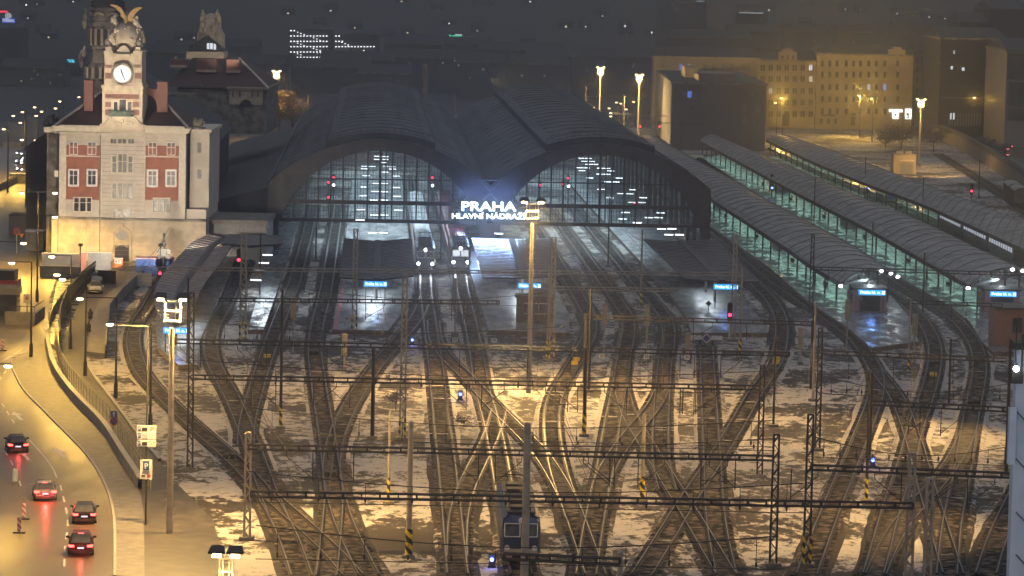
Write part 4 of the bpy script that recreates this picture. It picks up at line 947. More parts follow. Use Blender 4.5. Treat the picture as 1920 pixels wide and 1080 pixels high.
m = MB(); r0 = [Vector((along(x, 503, 523), 523, z)) for x, z in ((xa+.6, 15), ((xa+xb)/2-1, 24.5), (xb-.6, 15))]; r1 = [Vector((along(x, 503, 608), 608, z)) for x, z in ((xa+.6, 15), ((xa+xb)/2-1, 24.5), (xb-.6, 15))]
m.add(r0+r1, [(0, 3, 4, 1), (1, 4, 5, 2), (0, 1, 2), (5, 4, 3), (0, 2, 5, 3)]); m.build('roof', M['slate'], t, True)
m = MB(); a = P(338, 178, 540); m.box((a.x, 540, a.z), (4.5, 2, .5)); a = P(356, 172, 540)
m.bar((a.x-2, 539, a.z), (a.x-2, 539, a.z+1.2), .12); m.bar((a.x+2, 539, a.z), (a.x+2, 539, a.z+1.2), .12); m.bar((a.x-2, 539, a.z+1.2), (a.x+2, 539, a.z+1.2), .1); m.build('roof_walkway', M['dstone'], t, True)
f = Fac(630)
t = thing('rear_pavilion', 'distant pavilion with glazed lit gable, brick chimneys and short stone tower', 'building', (f.X(430, 180), 630, 0))
m = MB(); f.box(m, 330, 500, 168, 250, 0, 30); m.build('wall', M['dstone'], t, True)
m = MB(); f.box(m, 430, 493, 168, 196, .3, 0); f.box(m, 426, 503, 163, 168, .9, 30); m.build('cornice', M['stone'], t, True)
m = MB()
n = 12; p = P(461, 200, f.Y-.35); m.prism([Vector((p.x+1.2*math.cos(math.pi*k/n), f.Y-.4, p.z+1.3*math.sin(math.pi*k/n))) for k in range(n+1)], (0, .1, 0))
for x in (437, 450, 473, 484): f.box(m, x-1.2, x+1.2, 171, 181, .4, 0)
m.build('arch_window', M['dark'], t, True)
xl, xr = f.X(308, 165), f.X(505, 165); ze = f.Z(420, 165); zr = f.Z(400, 112); a, b = f.X(352, 112), f.X(440, 112)
m = MB(); m.add([(xl, 629, ze), (xr, 629, ze), (xr, 662, ze), (xl, 662, ze), (a, 640, zr), (b, 640, zr), (b, 652, zr), (a, 652, zr)], [(0, 1, 5, 4), (1, 2, 6, 5), (2, 3, 7, 6), (3, 0, 4, 7), (4, 5, 6, 7), (3, 2, 1, 0)]); m.build('roof', M['tile'], t, True)
m = MB(); m.bar((xr, 628.8, ze+.15), (b, 639.8, zr+.1), .3); m.build('hip_ridge', M['trim'], t, True)
for x0, x1, y0, y1 in ((316, 345, 113, 128), (365, 400.5, 112, 137), (421, 446, 113, 138)):
    m = MB(); f.box(m, x0, x1, y0, y1, -4, 6.5); m.build('chimney', M['brick'], t, True); m = MB(); f.box(m, x0-.6, x1+.6, y1-5, y1-.5, -3.8, 6); m.build('chimney_base', M['stone'], t, True)
m = MB(); g_ = Fac(640); g_.box(m, 349, 420, 97, 112, 0, 8); m.build('attic', M['stone'], t, True)
q = [P(x, y, 640) for x, y in ((352, 97), (356, 90), (389, 69), (415, 90), (417, 97))]
MB().prism(q, (0, 6, 0)).build('gable_glazing', M['glass'], t, True)
m = MB(); 
for a, b in zip(q[1:], q[2:4]): m.bar(a+Vector((0, -.2, .1)), b+Vector((0, -.2, .1)), .4)
for k in range(9):
    x = 358+k*7; ytop = 90-21*(1-abs(x-389)/33) if x < 389 else 69+21*(x-389)/26
    m.bar(P(x, 97, 639.9), P(x, max(70, ytop), 639.9), .12)
m.build('gable_bars', M['dark'], t, True)
m = MB(); g_.box(m, 388, 399, 81, 92, .15, -.02); g_.box(m, 400, 405, 82, 93, .15, -.02); m.build('lit_pane', E['win'], t, True)
u = 1/Fac(645).k; cx = P(393, 60, 645).x; Zt = lambda y: P(393, y, 645).z
m = MB(); m.lathe((cx, 648, 0), [(27*u, Zt(100)), (26*u, Zt(64)), (23*u, Zt(60)), (19*u, Zt(52)), (20*u, Zt(48)), (18*u, Zt(36)), (19*u, Zt(34)), (14*u, Zt(30)), (8*u, Zt(27)), (3*u, Zt(25.5))], 12)
for x, y in ((380, 28), (407, 28), (378, 36), (411, 36), (376, 60), (412, 60), (379, 48), (408, 48), (386, 56), (400, 57)):
    p = P(x, y, 645); m.ell(p, (.42, .42, .7), 7, 5); m.ell(p+Vector((0, 0, .75)), (.24, .24, .28), 6, 4)
m.build('stone_tower', M['stone'], t, True)
# ------------------------------------------------------------------ houses beyond the far canopies
E['dimwin'] = emit('dim_window', (.8, .9, 1), .12); E['dimwarm'] = emit('dim_warm_window', (1, .75, .45), .18)
def house(name, label, Y, x0, x1, ytop, depth, wallm, roofm='slate', group=None, zbase=0, flat=False):
    f = Fac(Y); a, b, z0, z1 = f.rect(x0, x1, ytop, ytop+10)
    t = thing(name, label, 'building', ((a+b)/2, Y, 0), group=group)
    MB().bb(a, b, Y, Y+depth, zbase, z1).build('wall', M[wallm], t, True)
    m = MB(); m.bb(a-.3, b+.3, Y-.5, Y+depth+.3, z1, z1+.5); m.build('cornice', M['dstone'] if wallm != 'stucco' else M['trim'], t, True)
    m = MB(); h = .9 if flat else 3.2; m.add([(a-.2, Y-.2, z1+.5), (b+.2, Y-.2, z1+.5), (b+.2, Y+depth, z1+.5), (a-.2, Y+depth, z1+.5), (a+.4, Y+depth/2, z1+h), (b-.4, Y+depth/2, z1+h)], [(0, 1, 5, 4), (1, 2, 5), (2, 3, 4, 5), (3, 0, 4)]); m.build('roof', M[roofm], t, True)
    return f, t
M['ochre'] = mat('ochre_plaster', (.46, .37, .22), .85, col2=(.38, .30, .18), scale=.3)
M['dull'] = mat('dull_plaster', (.24, .20, .16), .85, col2=(.18, .155, .125), scale=.2)
M['greyp'] = mat('grey_plaster', (.13, .13, .135), .85, col2=(.10, .10, .105), scale=.2)
f, t = house('corner_house', 'dark grey three storey house with floodlit yellow left side', 850, 1260, 1437, 159, 100, 'greyp', flat=True)
for x, y, g_ in ((1276, 177, 'glass'), (1293, 177, 'winb'), (1276, 201, 'glass'), (1298, 203, 'glass'), (1323, 177, 'glass'), (1324, 200, 'glass'), (1397, 178, 'glass'), (1420, 178, 'glass'), (1396, 203, 'curtain'), (1421, 203, 'curtain'), (1397, 225, 'curtain'), (1420, 227, 'glass'), (1322, 226, 'glass'), (1275, 226, 'glass')): window(f, t, x-3.5, x+3.5, y-6, y+6, g_, 'grey', bars=1)
m = MB(); f.box(m, 1313, 1381, 160, 232, .35, 0); m.build('projecting_bay', M['greyp'], t, True)
m = MB(); f.box(m, 1313, 1383, 140, 158, -8, 30); f.box(m, 1295, 1320, 132, 158, -30, 50); m.build('roof_hut', M['dull'], t, True)
f, t = house('long_tenement', 'long dull brown tenement behind the corner house', 965, 1226, 1421, 110, 14, 'dull')
for x, g_ in ((1242, 'glass'), (1248, 'glass'), (1253.5, 'curtain'), (1275.5, 'winb'), (1291, 'winw'), (1320, 'glass'), (1324, 'glass'), (1337, 'glass'), (1341, 'glass'), (1356, 'glass'), (1370, 'glass'), (1374, 'glass'), (1393, 'glass'), (1397.5, 'glass'), (1402, 'glass'), (1406.5, 'glass')): window(f, t, x-1.4, x+1.4 if g_ == 'glass' else x+3, 120, 131, g_, 'grey', bars=0)
for x in range(1236, 1420, 12): window(f, t, x-1.5, x+1.5, 144, 154, 'glassd', None, bars=0)
f, t = house('gabled_tenement', 'ochre tenement with small curved roof gable and street lamps before it', 985, 1421, 1530, 115, 14, 'ochre')
for y in (127, 148, 170.5, 192, 214):
    for x in (1445, 1460, 1475, 1490, 1505, 1520, 1430): 
        lit = {(1520, 127): 'win', (1520, 148): 'winw', (1445, 170.5): 'winw'}.get((x, y))
        for d in (-2.2, 2.2):
            if lit and d < 0: window(f, t, x-3, x+3, y-5, y+5, lit, 'grey', bars=1)
            elif not lit: window(f, t, x+d-1.7, x+d+1.7, y-5.4, y+5.4, 'glassd', None, bars=0)
m = MB(); f.box(m, 1460, 1494, 97, 115, .2, 2); f.box(m, 1466, 1488, 93, 97, .2, 2); f.box(m, 1471, 1483, 90.5, 93, .2, 2); f.box(m, 1422, 1530, 137, 138.5, .3, 0); f.box(m, 1422, 1530, 201.5, 203, .35, 0); m.build('roof_gable', M['ochre'], t, True)
m = MB(); f.box(m, 1468, 1480, 214, 236, .15, 0); m.build('door', M['dark'], t, True)
for x in (1467, 1477, 1487): window(f, t, x-2.2, x+2.2, 104, 111, 'glass', None).location.y -= .22
f, t = house('corner_tenement', 'large yellow lit corner tenement with bright shop at its ground floor', 985, 1532, 1712, 104, 16, 'ochre')
cols = (1541.9, 1556, 1569.5, 1586.7, 1600.6, 1613.4, 1629, 1643, 1659, 1683)
for y in (119, 140, 163.5, 186, 208.5):
    for x in cols:
        g_ = 'glass'
        if y == 163.5 and x in (1629,): g_ = 'faint'
        if y == 163.5 and x == 1659: g_ = 'winb'
        if y == 208.5 and x > 1670: continue
        window(f, t, x-2.7, x+2.7, y-5.4, y+5.4, 'glassd' if g_ == 'glass' else g_, None, bars=0)
for x in (1540, 1553.5, 1567): window(f, t, x-2.8, x+2.8, 222, 232, 'dark', None)
m = MB()
for y in (128.5, 149.5, 173, 197, 219): f.box(m, 1532, 1712, y-.8, y+.6, .3, 0)
f.box(m, 1592, 1608, 193, 200, 1.2, 0); f.box(m, 1594, 1606, 203, 211, .5, 0); f.box(m, 1532, 1534, 104, 236, .2, 0); f.box(m, 1694, 1696, 104, 236, .2, 0); m.build('string_courses', M['ochre'], t, True)
m = MB(); f.box(m, 1595.5, 1604, 212, 235, .2, 0); m.build('door', M['dark'], t, True)
m = MB(); f.box(m, 1666, 1697, 93, 104, .4, 3); f.box(m, 1674, 1690, 88, 93, .4, 3); m.build('attic_gable', M['ochre'], t, True)
m = MB(); f.box(m, 1667, 1692, 205, 210, .4, 0); f.box(m, 1673, 1685, 210, 222.5, .3, 0); m.build('lit_shopfront', E['shop'], t, True)
m = MB(); f.box(m, 1697, 1709, 204, 223, .3, 0); m.build('lit_shopfront', E['shop'], t, True)
m = MB(); f.box(m, 1699, 1704, 212, 216, .5, 0); f.box(m, 1701.5, 1703.5, 212, 222, .5, 0); f.box(m, 1677, 1680, 213, 217, .5, 0); m.build('shop_display', M['dark'], t, True)
m = MB(); f.box(m, 1540.5, 1566, 214.5, 218, .4, 0); m.build('shop_fascia', M['dark'], t, True)
f, t = house('narrow_tenement', 'narrow dim tenement right of the bright shop', 1000, 1713, 1758, 98, 16, 'dull')
for y in (112, 130, 150, 170):
    for x in (1720, 1730, 1740, 1750): window(f, t, x-2, x+2, y-5, y+5, 'glassd', None, bars=0)
m = MB(); f.box(m, 1737, 1741, 182, 186, .3, 0); m.build('wall_lamp', E['win'], t, True)
f, t = house('dark_office', 'nearly black modern office block with a few lit windows', 940, 1764, 1888, 75, 40, 'slate')
for x, y, w_, h_, g_ in ((1784.5, 127, 4, 6, 'win'), (1806, 129.5, 5, 6, 'win'), (1789, 98, 3, 7, 'faint'), (1876, 105, 4, 10, 'faint'), (1876, 128, 3, 4, 'faint'), (1853, 164, 3, 4, 'faint'), (1763.9, 119, 1, 3, 'faint')): window(f, t, x-w_/2, x+w_/2, y-h_/2, y+h_/2, g_, None)
m = MB()
for i in range(12): f.box(m, 1779+i*5.2, 1781.2+i*5.2, 212, 236, .4, 0)
f.box(m, 1764, 1880, 183, 185, .4, 0); m.build('fins', M['grey'], t, True)
for x0, x1 in ((1781.5, 1784), (1787, 1789.5)):
    m = MB(); f.box(m, x0, x1, 212, 224, .2, 0); m.build('lit_entrance', E['win'], t, True)
m = MB(); f.box(m, 1864, 1880, 200, 213, .3, 0); m.build('lit_kiosk', E['faint'], t, True)
f, t = house('hill_tower', 'black stepped tower block at the top right corner', 1120, 1857, 1930, 18, 40, 'slate')
for x in (1832, 1846): pass
f, t = house('hill_block', 'low dark block with two lit windows left of the stepped tower', 1125, 1800, 1856, 42, 30, 'slate')
for x in (1832, 1846): window(f, t, x-2, x+2, 54, 62, 'win', None)
f, t = house('finned_office', 'grey office with close vertical fins at the right edge', 900, 1888, 1990, 97, 40, 'grey')
m = MB()
for i in range(18): 
    for y0, y1 in ((101, 148), (154, 200), (206, 226)): f.box(m, 1890+i*3.6, 1891.5+i*3.6, y0, y1, .5, 0)
m.build('fins', M['conc'], t, True); m = MB(); f.box(m, 1889.5, 1990, 101, 147, .05, 0); f.box(m, 1889.5, 1990, 155, 199, .05, 0); f.box(m, 1889.5, 1990, 206, 226, .05, 0); m.build('recessed_glazing', M['dark'], t, True)
# ------------------------------------------------------------------ far city
f = Fac(1500)
t = thing('office_block', 'far office with stepped grid of white light dots', 'building', (f.X(620, 90), 1500, 0))
m = MB(); f.box(m, 541, 618, 54, 128, -.5, 30); f.box(m, 626, 707, 64, 112, -.5, 30); a = f.X(541, 120); b = f.X(707, 120); m.bb(a, b, 1501, 1530, -1, f.Z(620, 112)); m.build('wall', M['slate'], t, True)
m = MB()
def dot(x, y, s_=1.0): f.box(m, x-s_, x+s_, y-s_*.75, y+s_*.75, .2, .6)
for r, y in enumerate((57.5, 67.5, 77.5, 87.5, 97.5, 107.5, 117)):
    for c in range(12):
        if r == 0 and c > 1: continue
        if r == 5 and c < 2: continue
        if r == 6 and c < 5: continue
        dot(545.5+c*6.1, y, 1.3)
for x, y in ((558, 60.5), (564, 62.5), (570, 65), (588, 71), (594, 73), (600, 76), (558, 81), (564, 83), (570, 85.5), (588, 91), (594, 93), (600, 95), (558, 101), (564, 103), (588, 111), (594, 113), (594, 127)): dot(x, y, 1.0)
for r, (y, n) in enumerate(((67.5, 2), (77.5, 3), (87.5, 13), (97.5, 7))):
    for c in range(n): dot(630+c*5.9, y, 1.3)
for x, y in ((641, 79.5), (647, 82), (653, 84.5), (682, 94.5), (688, 97.5), (694, 98), (700, 98), (630, 107.5)): dot(x, y, 1.1)
m.build('light_grid', E['white'] if False else emit('light_dots', (.95, .97, 1), 2.6), t, True)['kind'] = 'stuff'
def signbox(label, Y, x0, x1, ytop, parts):
    f = Fac(Y); a, b, z0, z1 = f.rect(x0, x1, ytop, ytop+5)
    t = thing('lit_sign_building', label, 'building', ((a+b)/2, Y, 0)); MB().bb(a, b, Y, Y+20, -1, z1).build('wall', M['slate'], t, True); return f, t
f, t = signbox('far building with green rooftop advertising sign', 1450, 815, 880, 76, 0)
m = MB(); f.box(m, 842, 866.5, 68.5, 72, .3, 0); f.box(m, 842, 846, 65, 69, .3, 0); f.box(m, 847, 866, 66.5, 69, .3, 0); m.build('sign', E['green'], t, True)
m = MB(); f.box(m, 853, 866.5, 64.3, 66, .3, 0); m.build('sign', E['win'], t, True); m = MB(); f.box(m, 842, 866.5, 72.3, 73.2, .3, 0); m.build('sign', E['redn'], t, True)
f, t = signbox('far building with cyan bank lettering on its roofline', 1300, 90, 175, 120, 0)
p = P(121, 114.5, 1299); fit(text('sign', 'BANKA CREDITAS', 1.5, E['cyan'], p-parent_loc(t), t, .05, bold=.03), 7.4)
f, t = signbox('hotel tower with white lettering on a blue rooftop sign', 1400, -40, 40, 52, 0)
p = P(15.5, 38, 1399); fit(text('sign', 'Hilton', 2.0, E['win'], p-parent_loc(t), t, .05, bold=.06), 4.6)
m = MB(); c = P(15.5, 29.5, 1399)
for k in range(16):
    a, b = 2*math.pi*k/16, 2*math.pi*(k+1)/16; m.bar((c.x+1.2*math.cos(a), 1399, c.z+.95*math.sin(a)), (c.x+1.2*math.cos(b), 1399, c.z+.95*math.sin(b)), .3)
m.bar((c.x-.4, 1399, c.z-.6), (c.x-.4, 1399, c.z+.6), .3); m.bar((c.x+.4, 1399, c.z-.6), (c.x+.4, 1399, c.z+.6), .3); m.bar((c.x-.4, 1399, c.z), (c.x+.4, 1399, c.z), .3); m.build('emblem', E['win'], t, True)
m = MB(); f.box(m, 4, 28, 34, 43, -.02, .1); m.build('sign_panel', emit('deep_blue_panel', (.02, .08, .6), 1.3), t, True)
m = MB(); f.box(m, -5, 15, 20, 23.5, .5, 0); m.build('sign', E['redn'], t, True)
rnd = random.Random(21)
spec = [(700, 1250, 114, 200), (775, 1350, 84, 110), (800, 1200, 110, 120), (900, 1150, 118, 90), (960, 1300, 95, 130), (1060, 1250, 106, 150), (1150, 1200, 108, 150), (330, 1250, 100, 120), (430, 1350, 88, 110), (60, 1180, 128, 120), (490, 1200, 120, 90), (1330, 1300, 72, 160), (1440, 1350, 62, 150), (1540, 1300, 60, 140), (1640, 1250, 62, 140), (1730, 1280, 52, 110), (620, 1180, 128, 150), (720, 1120, 140, 100), (1010, 1080, 122, 110), (870, 1400, 84, 110), (1270, 1600, 5, 70), (1410, 1650, 22, 60)]
first = None
for (x, Y, yt, wd) in spec:
    f, t = house('city_block', 'dim city block fading into the night haze behind the station', Y, x-wd/2, x+wd/2, yt, 18, 'greyp', group='dim city blocks in the haze')
    for k in range(rnd.randint(6, 12)):
        wx = x+rnd.uniform(-.45, .45)*wd; wy = yt+4+4*rnd.randint(0, 6); g_ = rnd.choice(('faint', 'dimwin', 'dimwin', 'dimwarm', 'winw')); window(f, t, wx-.8, wx+.8, wy-1.1, wy+1.1, g_, None)
f, t = house('lit_top_tower', 'far tower with a lit top floor at the upper edge', 1700, 1278, 1325, 0, 18, 'slate')
m = MB(); f.box(m, 1280, 1321, 1.2, 3, .3, 0); m.build('lit_floor', E['faint'], t, True)
f, t = house('lit_band_building', 'far building with one band of lit windows', 1650, 1382, 1434, 20, 18, 'slate')
m = MB(); f.box(m, 1386, 1431, 23, 25.2, .3, 0); m.build('lit_floor', E['faint'], t, True)
# small houses with one light each on the hillside
pts = [(49, 9), (69, 8), (137, 3), (52, 34), (79, 60), (35.7, 70), (91, 70), (340, 74), (364, 71), (308, 92), (600, 47), (665, 52), (753, 3), (914, 10.5), (895, 57.5), (913, 113), (727, 69), (764, 61.5), (842, 44), (748, 82), (795, 80), (994, 3), (1061, 50), (1098, 50), (1172, 49), (1175, 66), (1222, 61), (1243, 19), (1281, 18), (1286, 44), (1432, 53), (1399, 60), (1341, 80.5), (990, 79), (1005, 100), (1026, 97), (1038, 98), (1210, 107), (1410, 42), (1477, 46), (1509, 46), (1585, 17.5), (1613.5, 18.5), (1690, 23), (1682, 25.5), (1711, 29), (1742, 32), (1772, 35), (1783, 33), (1798, 36), (1450, 53), (1442, 19), (1515, 10), (310, 93), (1672, 62), (1290, 30), (620, 20), (820, 18), (1130, 30), (540, 25)]
hs = None
for x, y in pts:
    Y = 1500+max(0, 110-y)*1.0
    while Y < 5200 and P(x, y, Y).z > hillz(P(x, y, Y))+1.5: Y += 20
    p = P(x, y, Y)
    if hs is None:
        hs = thing('hillside_house', 'tiny dark house with one bright window on the far hillside', 'house', tuple(p), 0, 'far hillside houses')
        m = MB(); m.bb(-4, 4, .3, 8, -6, 2.0); m.build('wall', M['slate'], hs); m = MB(); m.add([(-4.3, 0, 2), (4.3, 0, 2), (4.3, 8.3, 2), (-4.3, 8.3, 2), (-4.3, 4, 4.5), (4.3, 4, 4.5)], [(0, 1, 5, 4), (2, 3, 4, 5), (0, 4, 3), (1, 2, 5)]); m.build('roof', M['slate'], hs)
        m = MB(); m.bb(-.45, .45, .1, .35, -.5, .5); m.build('window', emit('far_window', (.9, .95, 1), 3.0), hs); o = hs
        FW = [emit('far_window_dim', (.9, .93, 1), .7), emit('far_window_warm', (1, .85, .6), 1.1), emit('far_window_pale', (.9, .95, 1), 1.8)]; rw = random.Random(3)
    else:
        o = copy_tree(hs); c_w = [c for c in o.children if c.name.startswith('window')][0]; c_w.data = c_w.data.copy(); c_w.data.materials[0] = rw.choice(FW); k_ = rw.uniform(.55, 1.1); c_w.scale = (k_*rw.uniform(.7, 1.5), 1, k_)
    o.location = p
# chimney stack behind the hall
f = Fac(860); p = P(797, 185, 860)
t = thing('chimney_stack', 'tall square brick chimney rising behind the left hall roof', 'chimney', (p.x, 860, 0))
m = MB(); m.bb(p.x-.65, p.x+.65, 860, 861.3, 0, f.Z(797, 121)); m.bb(p.x-.8, p.x+.8, 859.8, 861.5, f.Z(797, 148), f.Z(797, 146)); m.build('shaft', M['dull'], t, True)
# ------------------------------------------------------------------ masts
def lattice_mast(label, xb, yb, ytop, w_=.5, matl='dsteel', warn=False, group='lattice catenary masts', foot=True, name='lattice_mast', htop=None):
    b = G(xb, yb); h = htop or hgt(b, ytop); t = thing(name, label, 'mast', tuple(b), 0, group)
    m = MB(); c = w_/2; c2 = c*.8
    for sx in (-1, 1):
        for sy in (-1, 1): m.bar((sx*c, sy*c, 0), (sx*c2, sy*c2, h), .14 if matl == 'steel' else .11)
    m.build('chords', M[matl], t)
    m = MB(); n = max(5, int(h/.62)); 
    for i in range(n):
        z0, z1 = h*i/n, h*(i+1)/n; s0 = c+(c2-c)*i/n; s1 = c+(c2-c)*(i+1)/n; k = 1 if i % 2 else -1
        for y in (-1, 1): m.bar((-k*s0, y*s0, z0), (k*s1, y*s1, z1), .085 if matl == 'steel' else .06)
        for x in (-1, 1): m.bar((x*s0, -k*s0, z0), (x*s1, k*s1, z1), .06)
    m.box((0, 0, h+.03), (c2*2.3, c2*2.3, .1)); m.build('lacing', M[matl], t)
    if warn:
        m = MB()
        for sx in (-1, 1):
            for sy in (-1, 1): m.bar((sx*c, sy*c, .1), (sx*c, sy*c, 2.3), .17)
        m.build('warning_band', M['warn'], t)
    if foot: MB().box((0, 0, .12), (w_+.7, w_+.7, .3)).build('foundation', M['conc'], t)
    return t, b, h
def pole_mast(label, xb, yb, ytop, r=.15, matl='dsteel', warn=True, group='slim catenary masts', foot=True, cap=False):
    b = G(xb, yb); h = hgt(b, ytop); t = thing('pole_mast', label, 'mast', tuple(b), 0, group)
    m = MB(); m.tube((0, 0, 0), (0, 0, h), r, r*.8, 8); m.tube((0, 0, h), (0, 0, h+.12), r*1.1, r*.5, 8); m.build('shaft', M[matl], t)
    if warn: MB().tube((0, 0, .2), (0, 0, 2.2), r*1.12, n=8).build('warning_band', M['warn'], t)
    if foot: MB().box((0, 0, .1), (.9, .9, .3)).build('foundation', M['conc'], t)
    return t, b, h
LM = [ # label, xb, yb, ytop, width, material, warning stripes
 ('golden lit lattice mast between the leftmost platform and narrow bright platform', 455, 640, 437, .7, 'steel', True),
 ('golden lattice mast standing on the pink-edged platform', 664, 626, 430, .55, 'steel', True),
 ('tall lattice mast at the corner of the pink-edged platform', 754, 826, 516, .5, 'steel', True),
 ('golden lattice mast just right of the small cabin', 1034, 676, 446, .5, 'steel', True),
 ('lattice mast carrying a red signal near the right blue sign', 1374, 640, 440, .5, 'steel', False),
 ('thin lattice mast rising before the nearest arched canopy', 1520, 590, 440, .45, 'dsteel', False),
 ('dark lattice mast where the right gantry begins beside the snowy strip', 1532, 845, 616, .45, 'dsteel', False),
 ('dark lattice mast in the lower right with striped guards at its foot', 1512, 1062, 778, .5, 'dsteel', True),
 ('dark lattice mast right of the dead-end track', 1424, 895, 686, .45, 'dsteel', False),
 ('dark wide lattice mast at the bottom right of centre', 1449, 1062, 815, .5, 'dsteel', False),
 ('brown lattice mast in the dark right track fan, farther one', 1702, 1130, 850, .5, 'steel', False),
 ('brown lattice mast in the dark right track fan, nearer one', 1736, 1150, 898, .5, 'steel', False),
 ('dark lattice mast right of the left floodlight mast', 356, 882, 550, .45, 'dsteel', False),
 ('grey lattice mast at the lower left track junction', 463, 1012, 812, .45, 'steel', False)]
MAST = {}
for l, xb, yb, yt, w_, mt, wn in LM: MAST[l] = lattice_mast(l, xb, yb, yt, w_, mt, wn)
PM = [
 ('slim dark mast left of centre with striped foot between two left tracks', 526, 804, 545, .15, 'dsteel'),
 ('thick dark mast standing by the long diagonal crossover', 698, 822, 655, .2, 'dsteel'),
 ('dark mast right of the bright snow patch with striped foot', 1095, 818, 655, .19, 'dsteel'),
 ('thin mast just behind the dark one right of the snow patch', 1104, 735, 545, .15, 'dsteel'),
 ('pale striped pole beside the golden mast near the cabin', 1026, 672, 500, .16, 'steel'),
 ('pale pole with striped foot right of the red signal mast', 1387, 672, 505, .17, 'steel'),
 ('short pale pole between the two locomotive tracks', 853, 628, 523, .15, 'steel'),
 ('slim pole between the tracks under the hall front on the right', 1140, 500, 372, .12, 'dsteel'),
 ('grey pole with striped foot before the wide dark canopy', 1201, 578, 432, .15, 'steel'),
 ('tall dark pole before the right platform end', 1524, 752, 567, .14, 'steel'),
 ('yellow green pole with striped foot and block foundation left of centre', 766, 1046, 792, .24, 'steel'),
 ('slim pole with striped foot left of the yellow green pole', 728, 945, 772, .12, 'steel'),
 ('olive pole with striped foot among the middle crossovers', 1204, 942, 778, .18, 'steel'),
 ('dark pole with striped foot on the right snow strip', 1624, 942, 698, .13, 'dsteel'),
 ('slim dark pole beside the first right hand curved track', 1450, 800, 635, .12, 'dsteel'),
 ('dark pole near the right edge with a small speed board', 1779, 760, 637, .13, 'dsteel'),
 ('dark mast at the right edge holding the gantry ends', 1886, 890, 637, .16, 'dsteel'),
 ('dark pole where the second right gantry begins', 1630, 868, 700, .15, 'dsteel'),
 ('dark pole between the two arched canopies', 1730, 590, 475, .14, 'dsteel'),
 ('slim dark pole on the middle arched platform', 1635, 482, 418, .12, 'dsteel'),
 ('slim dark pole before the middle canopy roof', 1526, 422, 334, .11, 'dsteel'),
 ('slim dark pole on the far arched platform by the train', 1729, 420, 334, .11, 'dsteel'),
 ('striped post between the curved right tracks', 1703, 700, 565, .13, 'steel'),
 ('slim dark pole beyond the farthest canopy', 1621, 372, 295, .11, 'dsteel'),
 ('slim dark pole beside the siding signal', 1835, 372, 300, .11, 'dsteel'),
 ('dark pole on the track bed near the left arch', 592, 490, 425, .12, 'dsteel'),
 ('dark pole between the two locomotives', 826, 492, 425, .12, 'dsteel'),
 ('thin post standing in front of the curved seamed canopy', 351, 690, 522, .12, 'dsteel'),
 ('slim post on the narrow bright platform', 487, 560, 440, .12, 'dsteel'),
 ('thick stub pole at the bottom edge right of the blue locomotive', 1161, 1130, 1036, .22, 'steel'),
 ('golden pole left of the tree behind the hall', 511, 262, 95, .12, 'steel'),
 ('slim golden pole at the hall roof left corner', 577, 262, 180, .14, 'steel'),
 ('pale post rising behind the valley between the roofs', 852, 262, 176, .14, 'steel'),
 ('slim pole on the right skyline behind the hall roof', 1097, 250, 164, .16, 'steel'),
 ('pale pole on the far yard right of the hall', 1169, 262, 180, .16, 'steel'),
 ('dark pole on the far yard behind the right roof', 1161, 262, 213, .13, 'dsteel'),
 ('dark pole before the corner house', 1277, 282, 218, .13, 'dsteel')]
for l, xb, yb, yt, r, mt in PM: MAST[l] = pole_mast(l, xb, yb, yt, r, mt, warn=('striped' in l))
o = pole_mast('thick steel pole standing in front of the blue locomotive', 982, 1140, 795, .30, 'steel', False, foot=False)
# ------------------------------------------------------------------ gantries
def gantry(label, xl, yl, xr, yr, z=7.4, matl='dsteel', arms=True, posts=True, hh=.36):
    a, b = G(xl, yl, z), G(xr, yr, z); t = thing('gantry_beam', label, 'gantry', (a.x, a.y, 0), group='gantries spanning the tracks')
    m = MB(); d = (b-a); L = d.length
    up = Vector((0, 0, hh/2)); sd = Vector((-d.y, d.x, 0)).normalized()*.25
    for u in (up, -up):
        for s in (sd, -sd): m.bar(a+u+s, b+u+s, .09)
    n = int(L/1.25)
    for i in range(n+1):
        p = a+d*(i/n)
        for s in (sd, -sd): m.bar(p+up+s, p-up+s, .12 if i % 2 else .07)
        if i < n:
            q = a+d*((i+1)/n); k = 1 if i % 2 else -1; m.bar(p+up+sd*k, q+up-sd*k, .06)
    m.build('beam', M[matl], t, True)
    if arms:
        for key, pts in TR.items():
            best = None
            for p, q in zip(pts, pts[1:]):
                tt = ((p.x-a.x)*d.x+(p.y-a.y)*d.y)/(L*L)
                if .01 < tt < .99:
                    c = a+d*tt; s0 = (p.y-c.y); s1 = q.y-(a+d*(((q.x-a.x)*d.x+(q.y-a.y)*d.y)/(L*L))).y
                    if s0*s1 <= 0: best = (c, p); break
            if best and key not in ('I', 'O', 'U', 'A2', 'D2'):
                c, p = best; m = MB(); k = 1 if hash(key) % 2 == 0 else -1; o = 1.7*k; z0 = z-hh/2; zc = 5.5
                m.bar((c.x+o, c.y, z0), (c.x+o, c.y, 4.9), .07); m.bar((c.x+o, c.y, 5.1), (c.x-.3*k, c.y, z0-.5), .05); m.bar((c.x+o, c.y, zc+.1), (c.x-.25*k, c.y, zc), .04); m.bar((c.x-.3*k, c.y, z0-.5), (c.x-.3*k, c.y, z0), .05)
                m.build('registration_arm', M[matl], t, True)
    if posts:
        for p in (a, b):
            m = MB(); m.bar((p.x, p.y, 0), (p.x, p.y, z+.4), .3); m.build('end_post', M[matl], t, True)
    return t
gantry('topmost gantry crossing low before the locomotives, lit golden', 222, 503, 1388, 514, 6.6, 'steel', False, False)
gantry('short golden gantry right of the cabin', 1036, 540, 1272, 544, 6.2, 'steel', False, False)
gantry('gantry beam ending above the left locomotive track', 410, 562, 936, 567, 7.0, 'dsteel', True, False)
gantry('gantry across the right arch tracks before the wide canopy', 1098, 594, 1524, 607, 7.0)
